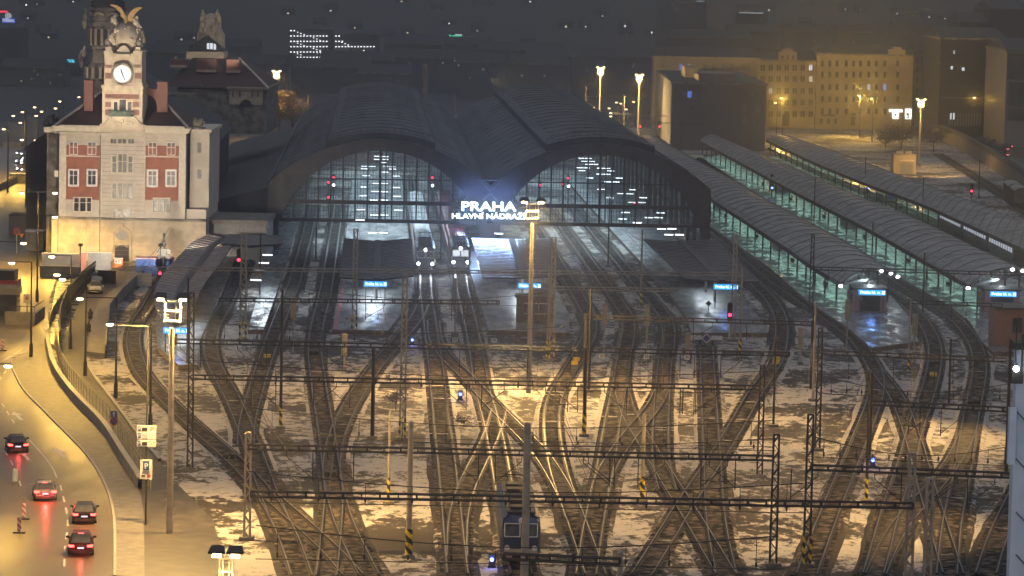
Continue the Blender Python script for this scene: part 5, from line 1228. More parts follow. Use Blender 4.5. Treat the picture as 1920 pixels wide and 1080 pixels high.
gantry('long gantry level with the platform ends', 327, 640, 1480, 664, 7.4, posts=False)
gantry('long gantry crossing just below the speed boards', 358, 707, 1424, 727, 7.4, posts=False)
gantry('long gantry crossing above the middle crossovers', 466, 838, 1450, 859, 7.4, posts=False)
gantry('lowest long gantry crossing in front of the blue locomotive', 470, 926, 1712, 948, 7.4, posts=False)
gantry('first right hand gantry from the lattice mast to the edge', 1540, 661, 1888, 675, 7.4, posts=False)
gantry('second right hand gantry over the curved tracks', 1632, 755, 1908, 769, 7.4, posts=False)
gantry('third right hand gantry near the bottom right', 1520, 876, 1910, 892, 7.4, posts=False)
gantry('short gantry between the arched canopy ends', 1704, 566, 1880, 573, 6.8, posts=False)
gantry('thin gantry passing over both arched canopies', 1520, 503, 1916, 514, 7.6, posts=False)
gantry('partial gantry at the bottom edge beside the blue locomotive', 944, 1043, 1162, 1053, 7.4, posts=False)
gantry('far gantry across the yard right of the hall roof', 1150, 213, 1345, 222, 7.5, posts=False, arms=False)
gantry('second far gantry before the floodlit house', 1160, 228, 1330, 233, 7.5, posts=False, arms=False)
# overhead wires
wn = {'A': 'outer left curved', 'B': 'leftmost hall', 'C': 'narrow platform', 'D': 'pink edge platform', 'F': 'dark locomotive', 'G': 'lit windscreen locomotive', 'H': 'long curved crossover', 'K': 'first right arch', 'L': 'second right arch', 'M': 'third right arch', 'Q': 'right bay', 'R': 'blue lit', 'S': 'inner arched canopy', 'T': 'outer arched canopy'}
for k, nm in wn.items():
    p = TR[k][::8]; t = thing('overhead_wire', 'thin dark overhead wire strung above the %s track' % nm, 'wire', tuple(p[0]), group='overhead wires')
    m = MB(); sweep(m, p, [(-.02, 5.5), (.02, 5.5), (0, 5.54), (-.02, 5.5)]); m.build('contact_wire', M['dsteel'], t, True)
    m = MB(); pp = []
    for i, q in enumerate(p): pp.append(q+Vector((0, 0, .35*math.cos(i*.55)+.35)))
    sweep(m, pp, [(-.02, 5.9), (.02, 5.9), (0, 5.94), (-.02, 5.9)], normals(p)); m.build('catenary_wire', M['dsteel'], t, True)
# ------------------------------------------------------------------ floodlight masts
def flood_mast(label, xb, yb, ytop, power, aim=None, k=1.0, cage=True, htop=None, base=None, lit=True, col=SOD2, r=.22, spot=None):
    b = base or G(xb, yb); h = htop or hgt(b, ytop); t = thing('floodlight_mast', label, 'floodlight mast', tuple(b), 0, 'yard floodlight masts')
    m = MB(); m.tube((0, 0, 0), (0, 0, h-2), r*1.25, r*.9, 10)
    for i in range(int((h-3)/.6)): m.bar((-.42, 0, 1.5+i*.6), (.42, 0, 1.5+i*.6), .05)
    m.build('pole', M['steel'], t)
    if cage:
        m = MB(); c = .6*k
        for sx in (-c, c):
            for sy in (-c, c): m.bar((sx, sy, h-1.5), (sx, sy, h), .08)
        for z in (h-1.5, h-.75, h):
            for s in (-c, c): m.bar((-c, s, z), (c, s, z), .1); m.bar((s, -c, z), (s, c, z), .1)
        for s in (-c, c): m.bar((s*.5, -c, h-1.5), (s*.5, -c, h), .06)
        m.build('service_cage', M['steel' if k < 1 else 'white'], t)
    m = MB(); e = MB()
    for sx, sy in ((-.85*k, -.3), (.85*k, -.3)):
        m.prism([(sx-.5, sy-.45, h+.35), (sx+.5, sy-.45, h+.35), (sx+.38, sy+.4, h+.6), (sx-.38, sy+.4, h+.6)], (0, .05, .12)); m.bar((sx*.4, sy*.4, h), (sx, sy, h+.4), .1)
        e.prism([(sx-.28, sy-.36, h+.22), (sx+.28, sy-.36, h+.22), (sx+.22, sy+.25, h+.33), (sx-.22, sy+.25, h+.33)], (0, .02, -.1))
    m.build('floodlight', M['dsteel'], t); e.build('lamp', E['warm'], t)
    near = 230 < b.y < 400 and cage and abs(b.x) < 40
    for dx in ((-1.15*k, 1.15*k) if near else (0,)):
        light('SPOT', (b.x+dx, b.y+(.2 if near else -1.3), h+.1), power/(2 if near else 1), col, .45, aim=(b.x+dx*2, b.y-4, 0) if near else (aim or (b.x, b.y-4, 0)), spot=spot or math.radians(165), blend=1.0 if spot else .8, name='floodlight')
    return b, h
flood_mast('tall floodlight mast with square cage before the curved canopy', 318, 1000, 566, 62000)
flood_mast('tall floodlight mast with cage beside the neon station sign', 991, 737, 383, 84000, aim=(G(965, 770).x, G(965, 770).y, 0))
flood_mast('floodlight head with dark shades at the bottom left edge', 430, 1160, 1036, 4000, k=.62, base=Vector((P(425, 1046, 196).x, 196, 0)), htop=P(425, 1046, 196).z)
flood_mast('far floodlight mast beside the orange lit tree', 517, 262, 135, 34000, r=.16, aim=None)
flood_mast('tallest far floodlight mast behind the right hall roof', 1123, 262, 128, 40000, r=.18)
flood_mast('far floodlight mast before the long tenement', 1196, 262, 142, 40000, r=.18)
flood_mast('yellow lattice floodlight mast near the frosted shrubs', 1723, 312, 188, 13000, r=.22)
flood_mast('added unseen floodlight mast lighting the yard from the right', 0, 0, 0, 110000, base=Vector((56, 335, 0)), htop=22, cage=False, aim=(18, 318, 0), spot=1.6)  # unseen mast put in to light the tracks from the right
flood_mast('added unseen floodlight mast lighting the yard from the lower right', 0, 0, 0, 85000, base=Vector((47, 268, 0)), htop=22, cage=False, aim=(14, 272, 0), spot=1.55)  # added out of view to light the lower middle tracks
b = G(318, 1000); light('SPOT', (b.x+.9, b.y+.6, 18.3), 60000, SOD2, .45, aim=(0, 278, 0), spot=1.3, blend=1.0, name='floodlight')  # extra beam added at the left mast to brighten the middle tracks
flood_mast('added unseen floodlight mast lighting the yard from the lower left', 0, 0, 0, 14000, base=Vector((-41, 236, 0)), htop=16, cage=False, aim=(-12, 256, 0), spot=1.1)  # unseen added mast, lights the lower left ground
# ------------------------------------------------------------------ street lamps
def street_lamp(label, heads, zhead, root=None, power=0, arm_z=.25, group='yellow street lamps', col=(1, .57, .09), r=.09):
    H = [P(x, y, root[2]) if root and len(root) > 2 and root[2] else G(x, y, zhead) for x, y in heads]
    return H
def lamp_post(label, head_px, z, post_dx, power, kind='SPOT', double=False, warm='warm', group='yellow street lamps', col=(1, .57, .09), r=.10, base_z=0):
    hs = [G(x, y, z) for x, y in head_px]; c = sum(hs, Vector())/len(hs); b = Vector((c.x+post_dx, c.y, base_z))
    t = thing('street_lamp', label, 'street lamp', tuple(b), 0, group)
    m = MB(); m.tube((b.x, b.y, base_z), (b.x, b.y, z+.15), r*1.3, r*.7, 8); m.tube((b.x, b.y, base_z), (b.x, b.y, base_z+1.6), r*2.2, r*2.0, 8); m.build('post', M['dsteel'], t, True)
    for h in hs:
        m = MB(); m.bar((b.x, b.y, z+.15), (h.x, h.y, z+.15), .09); m.build('arm', M['dsteel'], t, True)
        m = MB(); m.ell((h.x, h.y, z+.12), (.42, .2, .12), 10, 6); m.build('lantern', M['grey'], t, True)
        m = MB(); m.ell((h.x, h.y-.02, z-.02), (.34, .2, .16), 10, 6); m.build('lamp', E[warm], t, True)
        if power: light(kind, (h.x, h.y, z-.55), power*.55, col, .25, aim=(h.x, h.y-1, 0), spot=math.radians(160), blend=.4, name='street_light')
    return t
lamp_post('two-armed street lamp beside the left wing wall', [(40, 362), (103, 362)], 10.5, 0, 20000)
lamp_post('second street lamp hidden from the frame by the left edge', [(-30, 400)], 10.5, -2, 12000)
lamp_post('street lamp with dark arm before the clock building base', [(103, 407)], 11, -2.2, 14000)
lamp_post('street lamp head above the yield sign at the left', [(44, 456)], 10.5, -4.5, 9000)
lamp_post('street lamp above the tram shelter at the left edge', [(22, 493)], 10.5, 2.2, 5000)
lamp_post('street lamp before the orange panel', [(97, 481)], 10.5, 2.2, 14000)
lamp_post('pair of lamp heads on one arm above the wet street', [(107, 515), (117, 524)], 10.5, 2.8, 7000)
lamp_post('bright street lamp above the two walking people', [(150, 560)], 10, 3.7, 8000)
lamp_post('bright street lamp over the railway footpath', [(206, 608)], 10, 3.9, 4200)
lamp_post('street lamp head at the left edge above the lane arrows', [(15, 686)], 10.5, -3.5, 5000)
lamp_post('street lamp outside the frame over the lower road', [(-60, 860)], 10.5, -3.5, 5000)
lamp_post('second street lamp outside the frame over the lower road', [(90, 1120)], 10.5, 7.0, 4500)
for i, (hp, l) in enumerate((([(25, 217), (68, 217)], 'two-armed motorway lamp left of the dark wing, right one'), ([(-6, 230), (38, 230)], 'two-armed motorway lamp at the left edge'))): lamp_post(l, hp, 12, 0, 16000, warm='warm2', group='motorway lamps')
for hp, l in (((42, 210), 'small far motorway lamp above the two-armed lamp'), ((65, 201), 'far motorway lamp, second from the top'), ((78, 209), 'far motorway lamp beside the dark wing roof'), ((104, 203), 'far motorway lamp close left of the chimney'), ((112, 190), 'highest far motorway lamp beside the chimney'), ((7, 242), 'motorway lamp low at the left edge'), ((41, 262), 'small orange lamp above the traffic queue'), ((67, 263), 'small orange lamp beside the dark wing wall'), ((148, 182), 'faint lamp close beside the brick chimney')):
    lamp_post(l, [hp], 12, .8, 0, warm='warm2', group='motorway lamps')
for hp, l, pw in (((1465, 184), 'street lamp before the gabled tenement door', 5000), ((1454, 193), 'small street lamp left of the gabled tenement lamp', 0), ((1610, 179), 'bright street lamp before the corner tenement', 6500), ((1634, 185), 'small street lamp right of the bright tenement lamp', 2500), ((1827, 183), 'orange lamp by the dark office block', 150), ((1077, 184), 'far yard lamp on the roof edge, upper', 0), ((1113, 202), 'far yard lamp beside the tall mast', 0), ((1142, 203), 'far yard lamp under the wire', 0), ((1156, 192), 'far yard lamp topmost of the group', 0), ((1164, 194), 'far yard lamp second of the group', 0), ((1174, 205), 'far yard lamp lower right of the group', 0), ((1188, 191), 'far yard lamp left of the long tenement mast', 0), ((1145, 212), 'far yard lamp in the lower pair', 0), ((1145, 218), 'far yard lamp lowest in the lower pair', 0)):
    z = 11.5 if hp[0] > 1200 else 7
    t = lamp_post(l, [hp], z, .5, pw*4, kind='POINT', warm='warm2', group='street lamps on the right' if hp[0] > 1200 else 'far yard lamps')
# ------------------------------------------------------------------ signals
def sig_back(label, xb, yb, ytop, hh=2.4, matl='wood'):
    b = G(xb, yb); h = hgt(b, ytop); t = thing('rear_signal', label, 'signal', tuple(b), 0, 'signals seen from behind')
    MB().tube((0, 0, 0), (0, 0, h), .09).build('post', M['steel'], t)
    m = MB(); m.box((0, 0, h-hh/2), (.62, .35, hh)); m.tube((0, -.18, h-.25), (0, .18, h-.25), .31, n=12)
    for k in range(4): m.box((0, -.2, h-.5-k*.45), (.5, .08, .06))
    m.build('signal_head', M['signalback'], t); MB().box((0, 0, .1), (.6, .6, .3)).build('foundation', M['conc'], t)
M['signalback'] = mat('pale_signal_back', (.42, .36, .24), .6, col2=(.3, .26, .18), scale=2)
for l, x, yb, yt in (('tan signal back with rounded top, first of the right arch pair', 1132, 668, 569), ('tan signal back with rounded top, second of the right arch pair', 1211, 672, 571), ('thin tan signal near the narrow platform foot', 549, 664, 558), ('tan signal on the snow left of the long diagonal', 645, 692, 626), ('tall ribbed signal back before the nearest arched platform sign', 1587, 662, 561), ('tall ribbed signal back between the arched platforms', 1714, 664, 590), ('slim yellow green signal back right of the curved track', 1500, 682, 615)): sig_back(l, x, yb, yt)
sig_back('stout dark signal back right of the dead-end track', 1289, 668, 624)
def sig_red(label, x, y, yb, ytop=None, c='red', warnpost=False):
    b = G(x, yb); h = hgt(b, y); t = thing('red_signal', label, 'signal', tuple(b), 0, 'red signals on the tracks')
    MB().tube((0, 0, 0), (0, 0, h+.9), .09).build('post', M['white' if warnpost else 'dsteel'], t)
    m = MB(); m.box((0, -.1, h+.3), (.62, .3, 2.0)); m.tube((0, -.25, h+1.2), (0, .02, h+1.2), .31, n=12); m.build('signal_head', M['dark'], t)
    m = MB(); m.tube((0, -.27, h), (0, -.36, h), .2, n=12); m.build('lens', E[c], t)
for l, x, y, yb in (('red signal beside the golden mast on the leftmost track', 447, 487, 545), ('red signal left of the curved seamed canopy', 300, 512, 545), ('red signal on a red white post near the right blue sign', 1367, 590, 640), ('red signal above the middle arched platform edge', 1446, 340, 372), ('red signal before the farthest canopy roof', 1630, 340, 372), ('red signal beyond the farthest canopy on the snow', 1821, 358, 380), ('red signal on the far yard left of the house, first', 1200, 237, 256), ('red signal on the far yard left of the house, second', 1236, 237, 262)): sig_red(l, x, y, yb, warnpost=('white post' in l))
sig_red('white-blue signal below the red one over the middle platform', 1447, 352, 374, c='blue'); sig_red('white-blue signal below the red one over the farthest canopy', 1626, 353, 376, c='blue')
for l, x, y in (('blue dwarf signal beside the left locomotive track', 773, 641), ('bright blue dwarf signal on the snow right of centre left', 863, 744), ('blue dwarf signal on the right hand snow strip', 1636, 869), ('blue dwarf signal at the bottom left of the locomotive', 922, 1058)):
    b = G(x, y+6); t = thing('dwarf_signal', l, 'signal', tuple(b), 0, 'blue dwarf signals')
    m = MB(); m.box((0, 0, .45), (.42, .35, .9)); m.box((0, 0, .05), (.6, .5, .2)); m.prism([(-.25, -.3, .9), (.25, -.3, .9), (.25, .2, .95), (-.25, .2, .95)], (0, 0, .05)); m.build('housing', M['dark'], t)
    m = MB(); m.tube((0, -.18, .62), (0, -.25, .62), .15, n=12); m.build('lens', E['blue'], t); light('POINT', (b.x, b.y-.6, .7), 30, (.12, .2, 1), .12, name='signal_glow')
# crossing-like dark signal cluster in front of the clock building
b = G(307, 520); t = thing('signal_cluster', 'dark ornate post with four round signal heads before the clock building', 'signal', tuple(b)); h = hgt(b, 441)
m = MB(); m.tube((0, 0, 0), (0, 0, h), .16, .09); m.ell((0, 0, h), (.22, .22, .35), 8, 6); m.ell((0, 0, h-1.2), (.3, .3, .5), 8, 6); m.box((0, 0, h-2.4), (.7, .5, 1.0)); m.build('post', M['dark'], t)
for x, z in ((-.65, -2.2), (.65, -2.2), (-.6, -3.0), (.6, -3.0)):
    m = MB(); m.tube((x, -.25, h+z), (x, .2, h+z), .33, n=12); m.bar((0, 0, h+z), (x, 0, h+z), .1); m.build('signal_head', M['dark'], t)
# speed boards
for x, y, l in ((557, 619, 'board beside the narrow bright platform'), (650, 597, 'board at the pink-edged platform mast'), (853, 637, 'board between the locomotive tracks'), (926, 638, 'board at the corner of the cabin platform'), (727, 706, 'board left of the tall lattice mast'), (1128, 668, 'board under the first tan signal back'), (1212, 669, 'board under the second tan signal back'), (1288, 670, 'board under the stout dark signal back'), (1510, 650, 'board beside the slim yellow green signal back'), (1788, 726, 'board on the dark pole near the right edge')):
    b = G(x, y+12); t = thing('speed_board', 'white number 50 speed '+l, 'speed board', tuple(b), 0, 'white 50 speed boards')
    h = hgt(b, y); MB().tube((0, .05, 0), (0, .05, h), .04).build('post', M['steel'], t)
    m = MB(); m.box((0, 0, h), (.62, .05, .5)); m.build('panel', M['white'], t); text('number', '50', .42, M['dark'], (0, -.04, h), t, .01, bold=.01)
# yellow boxes and point machines in the track
for x, y, l in ((501, 673, 'yellow box between the rails of the narrow platform track'), (1081, 679, 'yellow box on the first right arch track, upper'), (1077, 686, 'yellow box on the first right arch track, lower'), (1456, 678, 'yellow box on the right bay curve, upper'), (1455, 684, 'yellow box on the right bay curve, lower'), (1750, 708, 'yellow box on the inner arched canopy track')):
    b = G(x, y); t = thing('track_box', l, 'box', (b.x, b.y, .15), 0, 'yellow boxes in the track')
    m = MB(); m.box((0, 0, .18), (.75, .8, .3)); m.box((0, 0, .34), (.8, .85, .05)); m.build('cover', M['yel'] if 'yel' in M else M.setdefault('yel', mat('yellow_cover', (.75, .52, .03), .5, col2=(.6, .4, .03), scale=3)), t)
    MB().bar((-.4, 0, .05), (.4, 0, .05), .3, .1).build('base', M['dark'], t)
for i, (x, y, l) in enumerate(((589, 666, 'pink edge platform track'), (1174, 672, 'second right arch track'), (1253, 672, 'third right arch track'), (1752, 686, 'inner arched canopy track'), (1827, 760, 'outer arched canopy track'), (620, 895, 'left crossover junction'), (430, 862, 'outer left curve'))):
    b = G(x, y); t = thing('point_machine', 'pair of dark point machine casings on the '+l, 'point machine', (b.x, b.y, .12), 0, 'point machines')
    for s in (-.32, .32):
        m = MB(); m.box((s, 0, .2), (.4, 1.5, .35)); m.box((s, 0, .4), (.34, 1.3, .08)); m.build('casing', M['dsteel'], t)
# buffer stop with diamond board
b = G(1324, 652); t = thing('buffer_stop', 'buffer stop with white beam and violet diamond board', 'buffer stop', tuple(b))
m = MB()
for s in (-.75, .75): m.bar((s, 0, 0), (s, 0, 1.3), .16); m.bar((s, 2.2, 0), (s, 0, 1.2), .14)
m.build('frame', M['dsteel'], t); m = MB(); m.box((-1.25, -.12, 1.2), (1.3, .2, .5)); m.box((1.25, -.12, 1.2), (1.3, .2, .5)); m.build('beam', M['white'], t)
def diamond(m, c, r, y): m.prism([(c[0], y, c[1]+r), (c[0]+r, y, c[1]), (c[0], y, c[1]-r), (c[0]-r, y, c[1])], (0, .04, 0))
m = MB(); diamond(m, (0, 1.15), .62, -.3); m.build('diamond_border', M['white'], t); m = MB(); diamond(m, (0, 1.15), .45, -.34); m.build('diamond_face', mat('violet_face', (.08, .05, .25), .5), t)
b = G(1328, 590); t = thing('diamond_board', 'white diamond board with black centre hanging over the right platform', 'sign', (b.x, b.y, 0)); h = hgt(b, 569)
MB().tube((0, .1, .55), (0, .1, h), .05).build('post', M['dsteel'], t); m = MB(); diamond(m, (0, h), .42, 0); m.build('diamond_border', M['white'], t); m = MB(); diamond(m, (0, h), .29, -.04); m.build('diamond_face', M['dark'], t)

# thin cross-span wires between the gantries
for i, (xl, yl, xr, yr, z, nm) in enumerate(((330, 598, 1060, 612, 7.6, 'behind the tall lattice mast'), (380, 676, 1470, 694, 7.8, 'between the platform end gantry and the next'), (470, 765, 1450, 788, 7.8, 'over the left and middle turnouts'), (466, 800, 1455, 822, 6.6, 'just above the middle crossovers gantry'), (466, 884, 1520, 905, 7.8, 'between the two lowest long gantries'), (480, 985, 1460, 1005, 7.8, 'level with the blue locomotive roof'), (1545, 706, 1890, 720, 7.2, 'between the first and second right gantries'), (1530, 820, 1900, 836, 7.2, 'between the second and third right gantries'), (560, 540, 1030, 548, 7.2, 'above the locomotive fronts'))):
    A, B = G(xl, yl, z), G(xr, yr, z); t = thing('cross_span_wire', 'thin cross span wire '+nm, 'wire', (A.x, A.y, 0), group='cross span wires')
    m = MB(); n = 24; q = [A.lerp(B, k/n)-Vector((0, 0, 1.1*math.sin(math.pi*k/n))) for k in range(n+1)]
    for a, b in zip(q, q[1:]): m.bar(a, b, .06)
    m.build('span_wire', M['dsteel'], t, True)
    m = MB()
    for a, b in zip(q, q[1:]): m.bar((a.x, a.y, 5.6), (b.x, b.y, 5.6), .045)
    for p in q[1:-1:2]: m.bar(p, (p.x, p.y, 5.6), .04); m.box((p.x, p.y, 5.9), (.14, .14, .3))
    m.build('steady_wire', M['dsteel'], t, True)
# ------------------------------------------------------------------ cars
paint_cache = {}
def paint(name, c):
    if name not in paint_cache: paint_cache[name] = mat(name, c, .22, .3, col2=tuple(v*.8 for v in c), scale=1.5)
    return paint_cache[name]
def car(label, pos, rz, col, pname, tails='tail', brake=False, heads=False, group='cars on the road', suv=False, glow=0, cat='car', name='car'):
    t = thing(name, label, cat, tuple(pos), rz, group)          # forward is +Y, origin under the rear bumper
    H = 1.62 if suv else 1.46
    sec = [(0.0, .78, .30, .72, .70, .80), (.12, .88, .22, .88, .80, 1.0), (.55, .91, .20, .95, .72, 1.06 if not suv else 1.3), (1.05, .92, .20, .96, .62, H-.05), (1.7, .92, .20, .96, .60, H), (2.5, .92, .20, .95, .60, H-.02), (3.15, .92, .20, .94, .66, 1.05), (3.9, .90, .22, .86, .74, .92), (4.35, .82, .28, .70, .70, .76), (4.45, .7, .34, .58, .6, .62)]
    m = MB(); rows = []
    for y, w_, zb, zm, wr, zt in sec: rows.append([(-w_*.9, y, zb), (-w_, y, (zb+zm)/2), (-w_*.97, y, zm), (-wr, y, zt-.04), (-wr*.8, y, zt), (wr*.8, y, zt), (wr, y, zt-.04), (w_*.97, y, zm), (w_, y, (zb+zm)/2), (w_*.9, y, zb), (-w_*.9, y, zb)])
    m.grid([[Vector(p) for p in r] for r in rows]); n = len(rows[0]); 
    m.f.append(tuple(range(n-1))); m.f.append(tuple(range((len(rows)-1)*n+n-2, (len(rows)-1)*n-1, -1)))
    m.build('body', paint(pname, col), t, smooth=True)
    g = MB(); g.add([(-.70, .10+.04, 1.0), (.70, .14, 1.0), (.60, 1.0, H-.06), (-.60, 1.0, H-.06)], [(0, 1, 2, 3)]); g.v = [v+Vector((0, -.05, .03)) for v in g.v]; g.build('rear_window', M['glass'], t)
    g = MB(); g.add([(-.70, 3.2, 1.04), (.70, 3.2, 1.04), (.58, 2.5, H-.03), (-.58, 2.5, H-.03)], [(3, 2, 1, 0)]); g.v = [v+Vector((0, .04, .03)) for v in g.v]; g.build('windscreen', M['glass'], t)
    for s in (-1, 1):
        g = MB(); g.add([(s*.95, .6, .97), (s*.945, 3.0, .97), (s*.66, 2.45, H-.08), (s*.66, 1.1, H-.1)], [(0, 1, 2, 3)]); g.v = [v+Vector((s*.015, 0, .01)) for v in g.v]; g.build('side_window', M['glass'], t)
        m = MB(); m.box((s*1.02, 2.9, 1.02), (.22, .12, .16)); m.bar((s*.9, 2.9, .98), (s*1.0, 2.9, 1.0), .05); m.build('mirror', paint(pname, col), t)
        m = MB(); m.box((s*.66, -.02, .80), (.36, .12, .15)); m.box((s*.84, .08, .83), (.12, .2, .13)); m.build('tail_light', E[tails], t)
        m = MB(); m.box((s*.62, 4.36, .64), (.36, .1, .14)); m.build('headlight', E['head'] if heads else M['white'], t)
        for y in (.85, 3.55):
            m = MB(); m.tube((s*.74, y, .32), (s*.95, y, .32), .32, n=14); w_ = m.build('wheel', M['dark'], t); MB().tube((s*.93, y, .32), (s*.965, y, .32), .2, n=10).build('rim', M['steel'], w_)
    m = MB(); m.box((0, -.02, .66), (.5, .06, .12)); m.build('number_plate', E['plate'], t)
    if brake: m = MB(); m.box((0, .98, H-.03), (.4, .08, .06)); m.build('brake_light', E['tail'], t)
    m = MB(); m.box((0, -.03, .38), (1.5, .12, .2)); m.build('bumper', M['dark'], t)
    if glow:
        q = Matrix.Rotation(rz, 3, 'Z')
        for s in (0,):
            p = Vector(pos)+q@Vector((s, -.45, .75)); light('POINT', p, glow*3.5, (1, .05, .04), .12, name='tail_glow')
    return t
def hd(x0, y0, x1, y1):
    d = G(x1, y1)-G(x0, y0); return math.atan2(-d.x, d.y)
car('black hatchback braking gently, farthest of the four cars', G(34, 851), hd(34, 851, 12, 800), (.02, .02, .024), 'black_paint', glow=14)
car('silver car with bright brake lights casting a red streak', G(85, 941), hd(85, 941, 74, 890), (.35, .37, .40), 'silver_paint', brake=True, glow=60)
car('dark sedan with wing mirrors showing, in the right lane', G(158, 984), hd(158, 984, 160, 930), (.03, .03, .033), 'charcoal_paint', glow=10)
car('dark red car with raised brake light, nearest to the bottom', G(151, 1044), hd(151, 1044, 155, 990), (.09, .02, .02), 'maroon_paint', tails='tail', brake=True, glow=16, suv=True)
c1 = car('white parked car facing out, nearer one by the hoarding', G(172, 552)+Vector((0, 4.4, 0)), math.pi+.1, (.62, .60, .52), 'white_car_paint', tails='tail2', group='parked cars by the hoarding', suv=True)
c2 = car('white parked car facing out, farther one by the hoarding', G(173, 533)+Vector((0, 4.4, 0)), math.pi+.1, (.60, .58, .50), 'white_car_paint', tails='tail2', group='parked cars by the hoarding')
k = 0
for x, y, l in ((66, 341, 'car coming down the yellow lit ramp'),): car(l, G(x, y)+Vector((0, 4.4, 0)), math.pi-.1, (.1, .1, .1), 'grey_car_paint', heads=True, group='motorway traffic')
for x, y, l in ((37, 292, 'headlights of the nearest queueing motorway car, left lane'), (46, 294, 'headlights of the queueing motorway car, right lane'), (36, 308, 'headlights of a lower queueing motorway car, left'), (46, 311, 'headlights of a lower queueing motorway car, right'), (38, 322, 'lowest bright van lights at the barrier, left'), (47, 324, 'lowest bright van lights at the barrier, right'), (68, 278, 'bluish headlights under the far gantry, upper'), (71, 286, 'bluish headlights under the far gantry, lower')):
    t = car(l, G(x, y)+Vector((0, 4.4, 0)), math.pi, (.2, .2, .22), 'grey_car_paint', heads=True, group='motorway traffic'); p = t.location
p = G(42, 308); light('SPOT', (p.x, p.y, .8), 6000, (.8, .88, 1), .5, aim=(p.x, p.y-30, 0), spot=1.8, name='headlight_beam')
lot = None
for i, (x, y) in enumerate(((1862, 262), (1872, 266), (1883, 270), (1858, 272), (1868, 276), (1879, 281), (1890, 285), (1866, 287), (1878, 291), (1890, 296), (1852, 268), (1898, 280))):
    if lot is None: lot = car('dark car parked in the far lot beyond the retaining wall', (0, 0, 0), 0, (.06, .06, .07), 'grey_car_paint', tails='tail2', group='cars in the far parking lot'); o = lot
    else: o = copy_tree(lot)
    o.location = G(x, y); o.rotation_euler = (0, 0, 1.1+.1*(i % 3))
# ------------------------------------------------------------------ trains
def loco(label, pos, d, body, front, band, lit_screen=False, lamps=True, pant=True, L=16.5):
    rz = math.atan2(d.x, -d.y)                                   # nose is -Y, body runs along +Y
    t = thing('locomotive', label, 'locomotive', (pos.x, pos.y, .3), rz, 'electric locomotives')
    m = MB(); prof = [(-1.5, 1.1), (-1.5, 2.6), (-1.4, 3.55), (-1.0, 3.85), (1.0, 3.85), (1.4, 3.55), (1.5, 2.6), (1.5, 1.1), (-1.5, 1.1)]
    secs = [(0, .86, 1.1, .0), (.35, .95, 1, 0), (.9, 1, 1, 0), (L-.9, 1, 1, 0), (L-.3, .95, 1, 0), (L, .86, 1, 0)]
    rows = [[Vector((x*k, y+(.45 if z > 3.0 and y == 0 else (-.0)), z)) for x, z in prof] for y, k, a_, b_ in secs]
    m.grid(rows); n = len(prof); m.f.append(tuple(range(n-1))); m.f.append(tuple(range((len(secs)-1)*n+n-2, (len(secs)-1)*n-1, -1))); m.build('body', body, t)
    m = MB(); m.box((0, L/2, 3.92), (2.1, L-1.5, .12))
    for y in (2.5, 5.0, 8.2, 11, 13.4): m.box((0, y, 4.05), (1.5, 1.3, .3)); m.tube((-.6, y+1, 4.0), (.6, y+1, 4.0), .12)
    m.build('roof_equipment', M['dsteel'], t)
    if pant:
        m = MB()
        for y in (3.6, 12.6):
            m.bar((-.8, y, 4.1), (-.6, y+.9, 4.55), .06); m.bar((.8, y, 4.1), (.6, y+.9, 4.55), .06); m.bar((-.6, y+.9, 4.55), (-.75, y, 4.95), .05); m.bar((.6, y+.9, 4.55), (.75, y, 4.95), .05); m.bar((-.95, y, 4.97), (.95, y, 4.97), .08)
        m.build('pantograph', M['dsteel'], t)
    for s in (-1, 1):
        m = MB(); m.prism([(s*.12, -.03, 2.35), (s*1.12, -.03, 2.35), (s*1.08, .16, 3.15), (s*.12, .16, 3.15)] if s > 0 else [(s*1.12, -.03, 2.35), (s*.12, -.03, 2.35), (s*.12, .16, 3.15), (s*1.08, .16, 3.15)], (0, .06, 0))
        m.build('windscreen', E['win'] if lit_screen else M['glass'], t)
        m = MB(); x0, x1 = sorted((s*.08, s*1.2)); m.bar((x0, -.06, 2.28), (x1, -.06, 2.28), .07); m.bar((x0, .1, 3.22), (x1, .1, 3.22), .07); m.bar((x0, -.05, 2.28), (x0, .12, 3.22), .07); m.bar((x1, -.05, 2.28), (x1, .12, 3.22), .07); m.build('windscreen_frame', M['white'], t)
        m = MB(); m.tube((s*1.0, -.05, 1.45), (s*1.0, -.16, 1.45), .2, n=12); m.build('headlight', E['head'] if lamps else M['white'], t)
        m = MB(); m.tube((s*.87, -.55, .95), (s*.87, .2, .95), .1); m.tube((s*.87, -.6, .95), (s*.87, -.52, .95), .24, n=14); m.build('buffer', M['buff'], t)
        m = MB(); m.bb(*sorted((s*1.505, s*1.53)), 1.0, L-1, 1.25, 1.55); m.build('side_band', band, t)
    m = MB(); m.tube((0, .18, 3.45), (0, .02, 3.45), .2, n=12); m.build('top_headlight', E['head'] if lamps else M['white'], t)
    m = MB(); m.box((0, -.03, 1.95), (2.45, .1, .55)); m.build('front_panel', front, t)
    m = MB(); m.box((0, -.05, 1.2), (2.5, .12, .35)); m.build('front_band', band, t)
    m = MB(); m.box((0, L/2, .75), (2.6, L-.6, .7))
    for y in (2.2, 4.8, L-4.8, L-2.2):
        for s in (-.75, .75): m.tube((s-.07, y, .55), (s+.07, y, .55), .55, n=14)
    m.build('running_gear', M['dark'], t)
    if lamps:
        q = Matrix.Rotation(rz, 3, 'Z')
        for s in (-1, 1):
            p = t.location+q@Vector((s, -.5, 1.45)); a = t.location+q@Vector((s, -30, 0)); light('SPOT', p, 800, (.82, .9, 1), .15, aim=a, spot=1.0, name='headlight_beam')
    return t
M['buff'] = mat('worn_buffer_steel', (.36, .24, .19), .45, .4, col2=(.25, .16, .12), scale=3)
